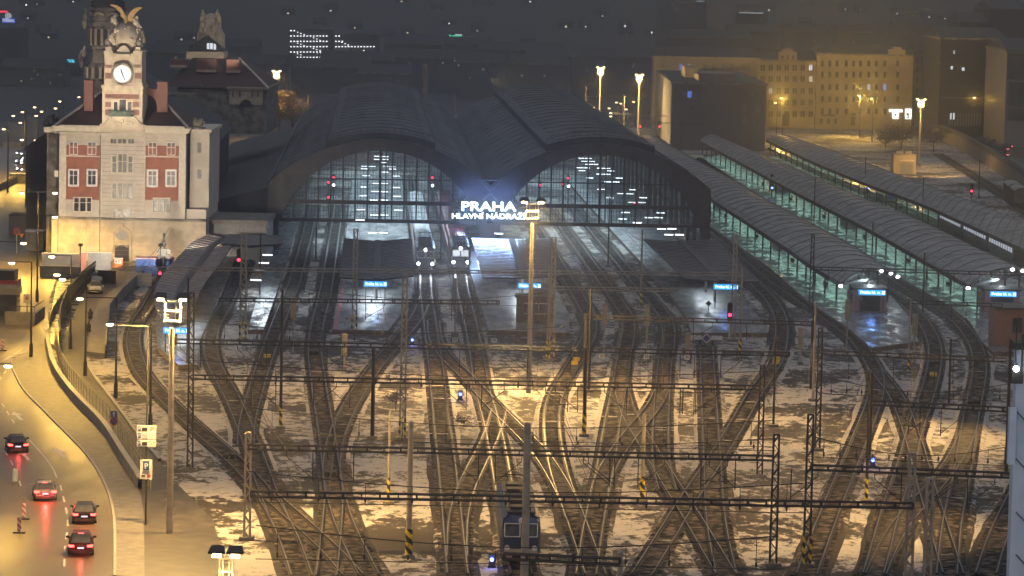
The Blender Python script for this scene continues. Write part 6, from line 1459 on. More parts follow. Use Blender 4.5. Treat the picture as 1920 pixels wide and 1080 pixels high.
M['locodark'] = paint('dark_locomotive_paint', (.035, .04, .05)); M['locoblue'] = paint('blue_locomotive_paint', (.05, .07, .125)); M['cream'] = paint('cream_band_paint', (.55, .50, .38)); M['coachred'] = paint('red_coach_paint', (.42, .03, .06)); M['coachwhite'] = paint('white_coach_paint', (.55, .58, .6))
def at_track(k, y):
    pts = TR[k]; b = min(range(len(pts)-1), key=lambda i: abs(pts[i].y-y)); d = pts[max(0, b-12)]-pts[min(len(pts)-1, b+12)]; return pts[b], d.normalized()
def coach(label, k, y0, L, wallm, bandm, lit=True):
    p, d = at_track(k, y0); q, _ = at_track(k, y0+L); d = (q-p).normalized(); rz = math.atan2(-d.x, d.y)
    t = thing('coach', label, 'railway coach', (p.x, p.y, .3), rz, 'passenger coaches in the hall')
    m = MB(); prof = [(-1.42, .9), (-1.45, 3.2), (-1.1, 3.75), (0, 3.95), (1.1, 3.75), (1.45, 3.2), (1.42, .9), (-1.42, .9)]
    m.grid([[Vector((x, y, z)) for x, z in prof] for y in (0, L)]); m.f.append(tuple(range(7))); m.f.append(tuple(range(14, 7, -1))); m.build('body', wallm, t)
    for s in (-1, 1):
        m = MB(); x0, x1 = sorted((s*1.445, s*1.47)); 
        for i in range(int(L/2.3)-1): m.bb(x0, x1, 1.6+i*2.3, 3.1+i*2.3, 2.1, 2.95)
        m.build('window_row', E['faint'] if lit else M['glass'], t)
        m = MB(); m.bb(x0, x1, .4, L-.4, 3.05, 3.5); m.bb(x0, x1, .4, L-.4, .95, 1.3); m.build('side_band', bandm, t)
    m = MB(); m.box((0, L/2, .55), (2.4, L-1, .7)); 
    for y in (3, 5.5, L-5.5, L-3):
        for s in (-.75, .75): m.tube((s-.07, y, .46), (s+.07, y, .46), .46, n=12)
    m.build('running_gear', M['dark'], t)
    return t
for k, y0, l, kw in (('F', G(797, 517).y, 'dark electric locomotive with three headlights at the hall mouth', dict(lit_screen=False)), ('G', G(862, 514).y, 'locomotive with white lit windscreen at the hall mouth', dict(lit_screen=True))):
    p, d = at_track(k, y0); loco(l, p, -d, M['locodark'], M['locodark'], M['locoblue'] if k == 'G' else M['locodark'], **kw)
    for i in range(4):
        if k == 'F': coach('%s white and red coach behind the dark locomotive' % ('first', 'second', 'third', 'fourth')[i], k, y0+17.5+i*26, 25.4, M['coachwhite'], M['coachred'])
        else: coach('%s red coach behind the lit windscreen locomotive' % ('first', 'second', 'third', 'fourth')[i], k, y0+17.5+i*26, 25.4, M['coachred'], M['coachred'])
p, d = at_track('G', G(977, 1072).y); loco('blue locomotive with cream band parked among the tracks at the bottom', p, -d, M['locoblue'], M['locoblue'], M['cream'], lamps=False)
# parked train between far canopies
for i, l in enumerate(('nearest', 'middle', 'farthest')):
    t = coach('%s dark roofed car of the train between the far canopies' % l, 'W', G(1905, 505).y+i*26, 25.4, M['locodark'], M['locodark'], True); t['group'] = 'train between the far canopies'
# freight wagon
p, d = at_track('X', G(1905, 392).y)
rz = math.atan2(-d.x, d.y)
for i, l in enumerate(('grey covered freight wagon with rounded snowy roof on the siding', 'second covered freight wagon cut by the right edge')):
    q, d = at_track('X', G(1888, 378).y-i*13.5); rz = math.atan2(-d.x, d.y)
    t = thing('freight_wagon', l, 'freight wagon', (q.x, q.y, .3), rz, 'covered freight wagons')
    m = MB(); prof = [(-1.4, 1.1), (-1.4, 3.4), (-.9, 3.85), (0, 4.0), (.9, 3.85), (1.4, 3.4), (1.4, 1.1), (-1.4, 1.1)]
    m.grid([[Vector((x, -y, z)) for x, z in prof] for y in (0, 11.5)]); m.f.append(tuple(range(7))); m.f.append(tuple(range(14, 7, -1)))
    for y in range(12): m.bar((-1.43, -y, 1.1), (-1.43, -y, 3.4), .12); m.bar((1.43, -y, 1.1), (1.43, -y, 3.4), .12)
    m.build('body', M['wood'], t); m = MB(); m.grid([[Vector((x, -y, z+.03)) for x, z in prof[1:6]] for y in (-.1, 11.6)]); m.build('roof', M['snowroof'] if 'snowroof' in M else M.setdefault('snowroof', mat('snowy_roof', (.45, .42, .38), .8, col2=(.25, .23, .2), scale=.8)), t)
    m = MB(); m.box((0, -5.75, .8), (2.3, 11.2, .4)); 
    for y in (-2, -9.5):
        for s in (-.75, .75): m.tube((s-.07, y, .5), (s+.07, y, .5), .48, n=12)
    m.build('running_gear', M['dark'], t)
# ------------------------------------------------------------------ platform name signs
def name_sign(label, x, y, wpx, z, txt='Praha hl. n.', posts=True, glow=True):
    c = G(x, y, z); s = F/c.y; w_ = wpx/s; t = thing('platform_sign', label, 'platform sign', (c.x, c.y, PLZ), 0, 'blue lit platform name signs'); h = .68; zz = z-PLZ
    m = MB(); m.box((0, .1, zz), (w_+.08, .2, h+.08)); 
    for sx in (-w_*.42, w_*.42):
        if posts: m.bar((sx, .15, 0), (sx, .15, zz), .1)
        else: m.bar((sx, .15, zz+h/2), (sx, .15, zz+1.0), .06)
    m.build('case', M['dsteel'], t)
    m = MB(); m.box((0, -.02, zz), (w_, .05, h)); m.build('lit_panel', E['bsign'], t)
    m = MB(); m.box((w_*.42, -.06, zz), (w_*.1, .03, h*.6)); m.build('platform_number', E['btext'], t)
    fit(text('lettering', txt, .5, E['btext'], (-w_*.06, -.05, zz), t, .012, bold=.012), w_*.74)
    if glow: light('SPOT', (c.x, c.y-.4, z-.1), 130, (.12, .30, 1), .5, aim=(c.x, c.y-8, 0), spot=2.6, name='sign_glow')
name_sign('blue lit name sign on the pink-edged platform', 704, 532.5, 43, 3.3)
name_sign('blue lit name sign above the small cabin', 993, 536, 43, 3.6)
name_sign('blue lit name sign under the wide dark canopy on the right', 1361, 538, 46, 3.3)
name_sign('blue lit name sign beneath the left floodlight mast', 331, 620, 50, 3.0)
name_sign('blue lit name sign at the end of the nearest arched canopy', 1635, 548.5, 51, 3.2)
name_sign('blue lit name sign at the right edge under the middle arched canopy', 1881, 551.5, 50, 3.2)
# cabin on the platform
b = G(1002, 605, PLZ); t = thing('platform_cabin', 'small panelled signal cabin with two lit blinds on the platform end', 'cabin', tuple(b)); s = F/b.y
w_, h = 70/s, 47/s
MB().bb(-w_/2, w_/2, 0, 3.6, 0, h).build('wall', M['wood'], t); MB().bb(-w_/2-.2, w_/2+.2, -.25, 3.9, h, h+.22).build('roof', M['conc'], t)
m = MB(); m.bb(-w_*.1, w_*.35, .9, 2.6, h+.22, h+1.0); m.build('roof_box', M['grey'], t)
for x0, x1 in ((-w_*.29, -w_*.05), (0, w_*.36)):
    m = MB(); m.bb(x0, x1, -.06, .02, h*.38, h*.76); o = m.build('window', M['curtain'], t); m = MB(); m.bar((x0, -.09, h*.78), (x1, -.09, h*.78), .12); m.bar((x0, -.09, h*.36), (x1, -.09, h*.36), .08); m.build('frame', M['white'], o)
m = MB(); m.box((-w_*.1, -.6, .25), (1.5, .5, .1)); m.bar((-w_*.1-.6, -.6, 0), (-w_*.1-.6, -.6, .25), .1); m.bar((-w_*.1+.6, -.6, 0), (-w_*.1+.6, -.6, .25), .1); m.build('step', M['conc'], t)
# booths at the ends of arched platforms
def booth(label, x0, x1, yb, hpx, group):
    b = G((x0+x1)/2, yb, PLZ); s = F/b.y; w_ = (x1-x0)/s; h = hpx/s; t = thing('platform_booth', label, 'booth', tuple(b), 0, group)
    MB().bb(-w_/2, w_/2, 0, 5, 0, h).build('wall', M['pinkw'], t); MB().bb(-w_/2-.15, w_/2+.15, -.2, 5.2, h, h+.2).build('roof', M['dsteel'], t)
    m = MB(); m.bb(-w_*.3, w_*.3, -.05, .02, 0, h*.72); o = m.build('door', M['dark'], t); MB().bar((-.02, -.08, .1), (-.02, -.08, h*.7), .05).build('door_post', M['dsteel'], o)
    m = MB(); m.bb(-w_/2-.9, -w_/2-.15, -.02, .12, .9, 2.6); m.build('poster', M['curtain'], t); return t
M['pinkw'] = mat('pink_panel', (.36, .22, .26), .6, col2=(.3, .18, .22), scale=2)
booth('pinkish booth with dark double door under the nearest arched gable', 1600, 1662, 583, 40, 'booths under the arched gables')
booth('pinkish booth behind the hut under the middle arched gable', 1846, 1912, 585, 40, 'booths under the arched gables')
b = G(1900, 657); t = thing('brick_hut', 'flat roofed reddish brick hut at the right edge below the blue sign', 'hut', tuple(b)); s = F/b.y
MB().bb(-35/s, 50/s, 0, 6, 0, 78/s).build('wall', M['brickhut'] if 'brickhut' in M else M.setdefault('brickhut', mat('reddish_brick_wall', (.34, .19, .12), .85, col2=(.28, .15, .1), scale=3)), t)
MB().bb(-38/s, 54/s, -.35, 6.3, 78/s, 81/s).build('roof', M['cangrey'], t); m = MB(); m.bb(-2/s, 14/s, -.06, .02, 34/s, 62/s)
o = m.build('window', M['glass'], t); m = MB(); 
for k in range(4): m.bar((-2/s+16/s*k/3, -.1, 34/s), (-2/s+16/s*k/3, -.1, 62/s), .08)
m.bar((-2/s, -.1, 48/s), (14/s, -.1, 48/s), .06); m.build('bars', M['dark'], o)
# yellow lit booth beyond far canopy
b = G(1696, 327); t = thing('flood_booth', 'yellow lit concrete booth with grey shutter beyond the far canopy', 'booth', tuple(b)); s = F/b.y
MB().bb(-21/s, 21/s, 0, 6, 0, 36/s).build('wall', M['ochre'], t); m = MB(); m.bb(-23/s, 23/s, -.3, 6.3, 36/s, 38.5/s); m.bb(-14/s, -2/s, 2, 4, 38.5/s, 43/s); m.bb(2/s, 14/s, 2, 4, 38.5/s, 43/s); m.build('roof', M['conc'], t)
m = MB(); m.bb(-8/s, 15/s, -.06, .02, 1/s, 21/s); m.build('shutter', M['grey'], t); m = MB(); m.bar((-10/s, -.1, 26/s), (17/s, -.1, 26/s), .3); m.build('lintel', M['trim'], t)
light('SPOT', (b.x+6, b.y-8, 9), 9000, SOD2, .3, aim=(b.x+2, b.y, 0), spot=2.2, name='booth_floodlight')
# retaining wall and fence in the far right
q = smooth_pts([(1752, 258), (1800, 278), (1850, 308), (1905, 345), (1960, 385)], 0, 3, 6); t = thing('ramp_wall', 'beige retaining wall under a dark sloping road parapet at the far right', 'wall', tuple(q[0]))
m = MB(); sweep(m, q, [(0, 0), (0, 3.2), (.6, 3.2), (.6, 0)]); m.build('wall', M['dull'], t, True); m = MB(); sweep(m, q, [(-.15, 3.2), (-.15, 4.3), (.75, 4.3), (.75, 3.2)]); m.build('parapet', M['slate'], t, True)
q2 = smooth_pts([(1758, 286), (1800, 303), (1850, 330), (1895, 362), (1940, 395)], 0, 3, 6); t = thing('mesh_fence', 'pale mesh fence running below the beige retaining wall', 'fence', tuple(q2[0]))
m = MB()
for p in q2: m.bar(p, p+Vector((0, 0, 1.9)), .08)
for h in (.3, 1.1, 1.9): sweep(m, q2, [(-.03, h), (.03, h), (.03, h+.06), (-.03, h+.06)])
m.build('fence_mesh', M['white'], t, True)
lotm = MB(); lotm.sheet([(G(*p).x, G(*p).y) for p in ((1790, 240), (1960, 240), (1960, 330), (1900, 318), (1850, 290), (1800, 268))], .03); struct('parking_lot', lotm, M['road'])
for i, (x, y) in enumerate(((1851, 262), (1873, 240), (1905, 256), (1826, 262))):
    pass
# white wall at the right edge, close to the camera
p = P(1907, 655, 150); t = thing('white_wall', 'pale blue white building corner close at the right edge', 'wall', (p.x, 150, 0))
M['bluew'] = mat('pale_blue_render', (.50, .58, .66), .8, col2=(.42, .5, .6), scale=.5)
m = MB(); m.bb(p.x, p.x+6, 150, 150.9, -1, p.z); m.build('wall', M['bluew'], t, True); m = MB(); m.bb(p.x-.12, p.x+6, 149.8, 151, p.z, p.z+.3); m.build('coping', M['dsteel'], t, True)
m = MB()
for y in (770, 860, 960, 1040):
    a, b = P(1905, y, 149.9), P(1925, y+22, 149.9); m.bar(a, b, .05)
m.build('cable', M['dark'], t, True)
a = P(1893, 765, 149.5); m = MB(); m.bb(a.x, p.x, 149.4, 149.9, a.z-2.5, a.z); m.build('side_ledge', M['bluew'], t, True)
c = P(1905.5, 691.5, 149); t2 = thing('wall_lamp', 'round white lamp on a dark bracket at the right edge', 'lamp', tuple(c)); m = MB(); m.ell((0, 0, 0), (.14, .14, .14), 10, 8); m.build('globe', E['white'], t2)
m = MB(); m.box((.12, .5, -.45), (.5, .3, .5)); m.bar((.0, .3, .1), (.15, .8, .1), .06); m.bar((.0, .3, .1), (.0, .3, 1.8), .05); m.bar((.3, .4, -.6), (.3, .4, 1.5), .08); m.build('bracket', M['dsteel'], t2)
light('SPOT', (c.x-6, c.y-26, c.z-1), 2600, (.62, .82, 1), .3, aim=(p.x+2.5, 150, p.z-8), spot=1.5, name='wall_fill_light')  # added cool spot well in front of the wall, not at its lamp
# ------------------------------------------------------------------ people
def person(label, pos, rz, coat, stride=.25, hood=True):
    V = [(0, 0, .95), (0, 0, 1.15), (0, .01, 1.36), (0, 0, 1.50), (0, .02, 1.62), (0, .02, 1.72), (-.10, 0, .90), (-.11, stride*.5, .50), (-.11, stride*.45-.05, .09), (-.11, stride*.45+.12, .04), (.10, 0, .90), (.11, -stride*.3, .50), (.11, -stride*.8, .09), (.11, -stride*.8+.12, .04), (-.20, 0, 1.40), (-.25, -.02, 1.14), (-.22, .06, .90), (-.22, .09, .80), (.20, 0, 1.40), (.25, -.02, 1.14), (.22, .06, .90), (.22, .09, .80)]
    Ed = [(0, 1), (1, 2), (2, 3), (3, 4), (4, 5), (0, 6), (6, 7), (7, 8), (8, 9), (0, 10), (10, 11), (11, 12), (12, 13), (2, 14), (14, 15), (15, 16), (16, 17), (2, 18), (18, 19), (19, 20), (20, 21)]
    Rr = [.17, .165, .17, .075, .105, .095, .105, .075, .05, .04, .105, .075, .05, .04, .085, .06, .045, .04, .085, .06, .045, .04]
    me = bpy.data.meshes.new('body'); me.from_pydata(V, Ed, []); o = bpy.data.objects.new('body', me); COL.objects.link(o)
    md = o.modifiers.new('skin', 'SKIN')
    for i, r in enumerate(Rr): me.skin_vertices[0].data[i].radius = (r, r)
    me.skin_vertices[0].data[0].use_root = True
    sd = o.modifiers.new('sub', 'SUBSURF'); sd.levels = 1; sd.render_levels = 2
    me.materials.append(M['coat'])
    t = thing('person', label, 'person', tuple(pos), rz, 'people on the footpath'); o.parent = t
    m = MB(); m.lathe((0, 0, 0), [(.30, .62), (.27, .95), (.24, 1.2), (.22, 1.42), (.1, 1.5)], 14); m.build('coat', coat, t, smooth=True)
    m = MB(); m.ell((0, -.01, 1.68), (.125, .13, .14), 12, 8); m.build('hair', M['dark'], t, smooth=True)
    m = MB(); m.ell((0, .08, 1.64), (.08, .06, .11), 10, 8); m.ell((0, .145, 1.63), (.018, .02, .03), 6, 4); m.build('face', M['skin'], t, smooth=True)
    for s in (-1, 1):
        m = MB(); 
        for k in range(4): m.bar((s*.22+.02*(k-1.5), .10, .80), (s*.22+.022*(k-1.5), .12, .70+.01*abs(k-1.5)), .016)
        m.bar((s*.22-s*.03, .1, .82), (s*.22-s*.05, .14, .76), .018); m.box((s*.22, .1, .81), (.08, .035, .09)); m.build('hand', M['skin'], t)
    return t
person('walking person in a dark coat, farther of two on the footpath', G(169, 606), .2, mat('olive_coat', (.07, .055, .04), .8, col2=(.05, .04, .03), scale=5))
person('standing person in a black jacket, nearer of two on the footpath', G(166, 631), -.1, mat('black_jacket', (.02, .02, .022), .8, col2=(.03, .03, .03), scale=5), .12)
# ------------------------------------------------------------------ street signs and clutter
b = G(213, 830); t = thing('sign_post', 'post with blue one-way arrow sign above a round no-stopping sign', 'road sign', tuple(b)); h = hgt(b, 770)
MB().tube((0, .08, 0), (0, .08, h+.1), .05).build('post', M['steel'], t)
s = F/b.y; z1 = hgt(b, 777); z2 = hgt(b, 790)
m = MB(); m.box((0, 0, z1), (.62, .04, .62)); o = m.build('arrow_sign', M['blue'], t); m = MB(); m.bar((0, -.04, z1-.22), (0, -.04, z1+.08), .1, .02); m.add([(-.16, -.04, z1+.05), (.16, -.04, z1+.05), (0, -.04, z1+.25)], [(0, 1, 2)]); m.build('arrow', M['white'], o)
m = MB(); m.tube((0, .02, z2), (0, -.02, z2), .37, n=24); o = m.build('no_stopping_sign', M['red'], t); m = MB(); m.tube((0, -.021, z2), (0, -.03, z2), .29, n=24); m.build('face', M['blue'], o); m = MB(); m.bar((-.22, -.05, z2-.22), (.22, -.05, z2+.22), .07, .02); m.bar((-.22, -.05, z2+.22), (.22, -.05, z2-.22), .07, .02); m.build('cross', M['red'], o)
b = G(273, 985); t = thing('parking_guide', 'parking guidance post with three stacked white boards and a P board', 'road sign', tuple(b)); h = hgt(b, 612); s = F/b.y
MB().tube((0, .12, 0), (0, .12, h), .08).build('post', M['dsteel'], t); MB().bar((0, .1, h), (-66/s, .1, h+.05), .08).build('lamp_arm', M['steel'], t)
for y, lit in ((804, 0), (817, 1), (831, 0)):
    z = hgt(b, y); m = MB(); m.box((0, 0, z), (1.48, .1, .52)); o = m.build('guide_board', M['white'], t)
    m = MB(); m.box((-.56, -.06, z), (.22, .03, .40)); m.build('blue_field', M['blue'], o); text('p_letter', 'P', .32, M['white'], (-.56, -.09, z), o, .01)
    m = MB(); m.box((-.15, -.06, z-.03), (.42, .03, .26)); m.build('display', E['winw'] if lit else M['dark'], o)
    m = MB(); m.bar((.2, -.06, z+.12), (.5, -.06, z+.12), .04, .02); m.bar((.2, -.06, z-.05), (.45, -.06, z-.05), .03, .02); m.prism([(.52, -.07, z+.02), (.66, -.07, z+.02), (.59, -.07, z+.14)], (0, .02, 0)); m.build('small_text', M['grey'], o)
z = hgt(b, 880); m = MB(); m.box((0, 0, z), (.95, .1, 1.55)); o = m.build('parking_board', M['white'], t); m = MB(); m.box((0, -.06, z+.3), (.46, .03, .72)); m.build('blue_field', M['blue'], o); text('p_letter', 'P', .62, M['white'], (0, -.09, z+.25), o, .01, bold=.01)
m = MB(); m.bar((-.3, -.06, z-.18), (.3, -.06, z-.18), .06, .02); m.box((-.2, -.06, z-.5), (.28, .02, .14)); m.build('small_text', M['dark'], o); m = MB(); m.box((.22, -.06, z-.5), (.26, .02, .24)); m.build('red_mark', M['red'], o)
M['rw'] = stripes('red_white_stripes', (.6, .07, .05), (.75, .73, .7), 2.2)
for x, y, l in ((45, 974, 'red and white striped beacon board on the road, farther one'), (36, 1000, 'red and white striped beacon board on the road, nearer one'), (5, 658, 'red and white striped beacon at the left kerb')):
    b = G(x, y); t = thing('beacon_board', l, 'traffic beacon', tuple(b), 0, 'striped traffic beacons'); MB().box((0, 0, .75), (.3, .05, 1.1)).build('panel', M['rw'], t); m = MB(); m.box((0, 0, .06), (.9, .4, .12)); m.bar((0, 0, .1), (0, 0, .3), .08); m.build('foot', M['dark'], t)
b = G(28, 905); t = thing('traffic_bollard', 'pale bluish lit bollard standing on the lane line', 'bollard', tuple(b)); MB().lathe((0, 0, 0), [(.24, 0), (.22, .9), (.2, 1.15), (.1, 1.2)], 12).build('body', M['bluew'], t); MB().lathe((0, 0, 0), [(.3, 0), (.3, .15)], 12).build('base', M['grey'], t)
b = G(85, 640); t = thing('round_sign', 'backlit round road sign on a thin post by the wet street', 'road sign', tuple(b)); h = hgt(b, 611); MB().tube((0, 0, 0), (0, 0, h), .05).build('post', M['steel'], t); m = MB(); m.tube((0, -.05, h), (0, -.08, h), .42, n=20); m.build('disc', M['white'], t)
b = G(50, 600); t = thing('warning_board', 'square pale warning board with triangle near the tram shelter', 'road sign', tuple(b)); h = hgt(b, 560); MB().tube((0, .1, 0), (0, .1, h), .06).build('post', M['steel'], t); m = MB(); m.box((0, 0, h), (.85, .06, 1.1)); m.build('panel', M['trim'], t); m = MB(); m.prism([(-.25, -.06, h-.1), (.25, -.06, h-.1), (0, -.06, h+.35)], (0, .02, 0)); m.build('triangle', M['red'], t)
b = G(31, 475); t = thing('sign_cluster', 'post with round red sign, yellow triangle and dark lamp box', 'road sign', tuple(b)); h = hgt(b, 434); MB().tube((0, .1, 0), (0, .1, h+.3), .06).build('post', M['steel'], t); m = MB(); m.tube((0, 0, h), (0, -.05, h), .5, n=20); o = m.build('red_ring', M['red'], t); m = MB(); m.tube((0, -.055, h), (0, -.07, h), .32, n=20); m.build('face', M['dark'], o)
m = MB(); m.prism([(.35, 0, h-.3), (1.15, 0, h-.3), (.75, 0, h-1.0)], (0, .05, 0)); m.build('triangle', M['orange'], t)
def block(name, label, cat, x0, x1, ytop, ybot, depth, matl, group=None, cap=None, rz=0):
    b = G((x0+x1)/2, ybot); s = F/b.y; w_ = (x1-x0)/s; h = hgt(b, ytop); t = thing(name, label, cat, tuple(b), rz, group)
    m = MB(); m.bb(-w_/2, w_/2, 0, depth, 0, h); 
    for i in range(int(w_/1.2)): m.bar((-w_/2+.6+i*1.2, -.03, 0), (-w_/2+.6+i*1.2, -.03, h), .08)
    m.build('panel', M[matl], t); m = MB(); m.bb(-w_/2-.05, w_/2+.05, -.1, depth+.05, h, h+.12); m.build('top_edge', M[cap or matl], t); return t
block('hoarding', 'tall grey site hoarding before the clock building door', 'hoarding', 164, 208, 474, 506, .2, 'grey', 'site hoardings', 'trim')
block('hoarding', 'long low grey fence below the clock building on the left', 'hoarding', 78, 148, 476, 500, .2, 'conc', 'site hoardings', 'trim')
block('hoarding', 'dark slatted gate beside the white parked cars', 'gate', 183, 217, 509, 532, .2, 'dsteel', 'site hoardings')
block('hoarding', 'cream site fence in front of the blue container', 'hoarding', 236, 284, 513, 537, .2, 'trim', 'site hoardings')
block('hoarding', 'brown wall screen under the street lamp pair', 'hoarding', 74, 152, 500, 520, .3, 'conc', 'site hoardings', 'trim')
block('advert_panel', 'orange panel standing on the left site fence', 'panel', 115, 134, 478, 499, .3, 'orange')
block('advert_panel', 'red and white advertising frame at the site corner', 'panel', 148, 161, 474, 512, .3, 'redpl', cap='white')
t = block('direction_board', 'orange and white direction board by the hoarding end', 'sign', 211, 230, 485, 503, .2, 'orange', cap='white')
b = G(220, 503); h = hgt(b, 490); m = MB(); m.box((0, -.12, h), (1.0, .04, .6)); m.build('white_field', M['white'], t); m = MB(); m.prism([(-.4, -.16, h), (-.1, -.16, h-.2), (-.1, -.16, h+.2)], (0, .02, 0)); m.bar((.1, -.16, h-.2), (.1, -.16, h+.2), .08, .02); m.bar((.3, -.16, h-.2), (.3, -.16, h+.2), .08, .02); m.build('arrow', M['red'], t)
block('site_container', 'blue site container with white lettering panel', 'container', 254, 322, 486, 516, 3, 'blue', cap='pinkw')
block('site_container', 'grey site container stacked against the clock building', 'container', 277, 350, 459, 484, 3, 'grey', cap='white')
block('box_truck', 'dark boxy truck body beside the left wing wall', 'truck', 16, 62, 404, 440, 5, 'grey', cap='slate')
block('site_container', 'pale container under the lamp at the left wing', 'container', 47, 80, 434, 470, 3, 'conc', cap='white')
b = G(22, 592); t = thing('tram_shelter', 'glass fronted shelter with cream and red fascia at the left edge', 'shelter', (b.x-2, b.y, 0)); s = F/b.y
m = MB(); m.bb(-3, 2.6, 0, 3, 0, hgt(b, 552)); m.build('glass_wall', M['glass'], t); h0, h1, h2, h3, h4 = [hgt(b, y) for y in (552, 541, 533, 526, 508)]
MB().bb(-3.2, 2.8, -.4, 3.2, h0, h1).build('fascia', M['ochre'], t); MB().bb(-3.2, 2.7, -.2, 3.2, h1, h2).build('fascia', M['cream'], t); MB().bb(-3.2, 2.7, -.25, 3.2, h2, h3).build('red_stripe', M['red'], t); MB().bb(-3.1, 2.3, 0, 3, h3, h4).build('upper_window', M['dark'], t)
m = MB(); m.tube((.2, -.42, (h0+h1)/2), (.2, -.55, (h0+h1)/2), .3, n=14); m.build('round_lamp', E['winw'], t)
for x, yt, yb, l in ((114, 552, 604, 'dark pointed obelisk post, left of two by the wet street'), (129, 533, 588, 'dark pointed obelisk post, right of two by the wet street')):
    b = G(x, yb); h = hgt(b, yt); t = thing('obelisk_post', l, 'post', tuple(b), 0, 'dark pointed posts'); m = MB(); m.bar((0, 0, 0), (0, 0, h-.6), .42); m.lathe((0, 0, h-.6), [(.3, 0), (.02, .6)], 4); m.build('shaft', M['slate'], t); MB().box((0, 0, .2), (.6, .6, .4)).build('base', M['slate'], t)
b = G(40, 610); t = thing('stair_wall', 'concrete stairwell parapet with handrail left of the wet street', 'wall', tuple(b)); m = MB(); m.bb(-2, 1.6, 0, .4, 0, 1.6); m.bb(1.2, 1.6, .4, 9, 0, 1.4); m.build('wall', M['conc'], t); m = MB(); m.bar((-2, 0, 2.3), (1.6, 0, 2.3), .08); m.bar((1.4, 0, 2.2), (1.4, 9, 2.2), .08)
for k in range(5): m.bar((-2+k*.9, 0, 1.5), (-2+k*.9, 0, 2.3), .06)
m.build('handrail', M['dsteel'], t)
# motorway sign gantry and barrier
t = thing('motorway_sign', 'yellowish overhead motorway sign board at the far left', 'road sign', tuple(G(22, 290))); b = G(22, 290); h0 = hgt(b, 278); h1 = hgt(b, 266); s = F/b.y
MB().bb(-17/s, 17/s, 0, .3, h0, h1).build('board', M['ochre'], t); MB().bar((-30/s, .3, h0), (65/s, .3, h0), .35).build('beam', M['steel'], t)
for x in (-28, 62): MB().bar((x/s, .3, 0), (x/s, .3, h0), .4).build('post', M['steel'], t)
q = smooth_pts([(84, 310), (50, 332), (20, 348), (-30, 372)], 0, 3, 4); t = thing('motorway_barrier', 'dark guard wall between ramp and motorway', 'barrier', tuple(q[0])); m = MB(); sweep(m, q, [(-.25, 0), (-.15, 1.3), (.15, 1.3), (.25, 0)]); m.build('barrier_wall', M['slate'], t, True); m = MB(); sweep(m, q, [(-.05, 1.7), (.05, 1.7), (.05, 1.8), (-.05, 1.8)])
for p in q[::3]: m.bar(p+Vector((0, 0, 1.2)), p+Vector((0, 0, 1.8)), .1)
m.build('rail', M['steel'], t, True)
t = block('barrier_trailer', 'blue topped barrier trailer on the motorway', 'trailer', 18, 48, 327, 343, 3, 'conc', cap='blue')
# ------------------------------------------------------------------ trees
def tree(label, x, yb, ytop, rad, leafm, n, seed, cat='tree', name='tree', leaf=.35, trunk=.25, zlo=.3):
    rnd = random.Random(seed); b = G(x, yb); h = hgt(b, ytop); t = thing(name, label, cat, tuple(b))
    m = MB(); m.tube((0, 0, 0), (0, 0, h*.45), trunk, trunk*.6, 7); tips = []
    for k in range(14):
        a = rnd.uniform(0, 6.28); z0 = h*rnd.uniform(.25, .5); r = rad*rnd.uniform(.5, .95); z1 = h*rnd.uniform(.55, .95); e = Vector((r*math.cos(a), r*math.sin(a), z1)); s_ = Vector((0, 0, z0)); mid = s_.lerp(e, .5)+Vector((0, 0, h*.04)); m.tube(s_, mid, trunk*.4, trunk*.22, 5); m.tube(mid, e, trunk*.22, trunk*.06, 5); tips += [mid, e]
        for j in range(3):
            e2 = e+Vector((rnd.uniform(-1, 1), rnd.uniform(-1, 1), rnd.uniform(-.3, .9)))*rad*.35; m.tube(mid.lerp(e, .6), e2, trunk*.1, trunk*.03, 4); tips.append(e2)
    m.build('trunk', M['bark'], t)
    c = MB()
    for k in range(n):
        tp = rnd.choice(tips); p = tp+Vector((rnd.gauss(0, 1), rnd.gauss(0, 1), rnd.gauss(0, .8)))*rad*.17; u = Vector((rnd.uniform(-1, 1), rnd.uniform(-1, 1), rnd.uniform(-1, 1))).normalized(); v = u.orthogonal().normalized(); s_ = leaf*rnd.uniform(.5, 1.1)
        if p.z < h*zlo*.6: continue
        c.add([p-u*s_*.5, p+v*s_*.3, p+u*s_*.5, p-v*s_*.3], [(0, 1, 2, 3)])
    c.build('crown', leafm, t); return t
tree('orange lit autumn tree behind the hall roof at the left', 523, 264, 172, 4.2, M['leaf'], 2200, 3, leaf=.8)
tree('dim leafless tree beside the orange lit one', 548, 264, 188, 4.0, M['twig'], 900, 4, leaf=.5)
tree('frosted twiggy shrub mass beside the yellow floodlight mast', 1690, 282, 238, 5.0, M['twig'], 1600, 5, 'shrub', 'shrub', .5, .15)
tree('frosted shrub right of the yellow floodlight mast', 1750, 285, 243, 4.0, M['twig'], 1200, 6, 'shrub', 'shrub', .5, .15)
tree('snow tipped bare bush against the far retaining wall', 1660, 278, 250, 3.6, M['twig'], 900, 8, 'shrub', 'shrub', .5, .12)
tree('brown leaning trees above the far right parking lot', 1893, 252, 215, 4.5, M['leaf'], 800, 9, leaf=.6)
tree('low weed bush on the ballast near the tall lattice mast', 742, 770, 735, .9, M['twig'], 500, 11, 'bush', 'bush', .2, .04, 0)
tree('small dark weed bush on the snow beside the blue signal', 870, 800, 782, .8, M['twig'], 300, 12, 'bush', 'bush', .2, .04, 0)

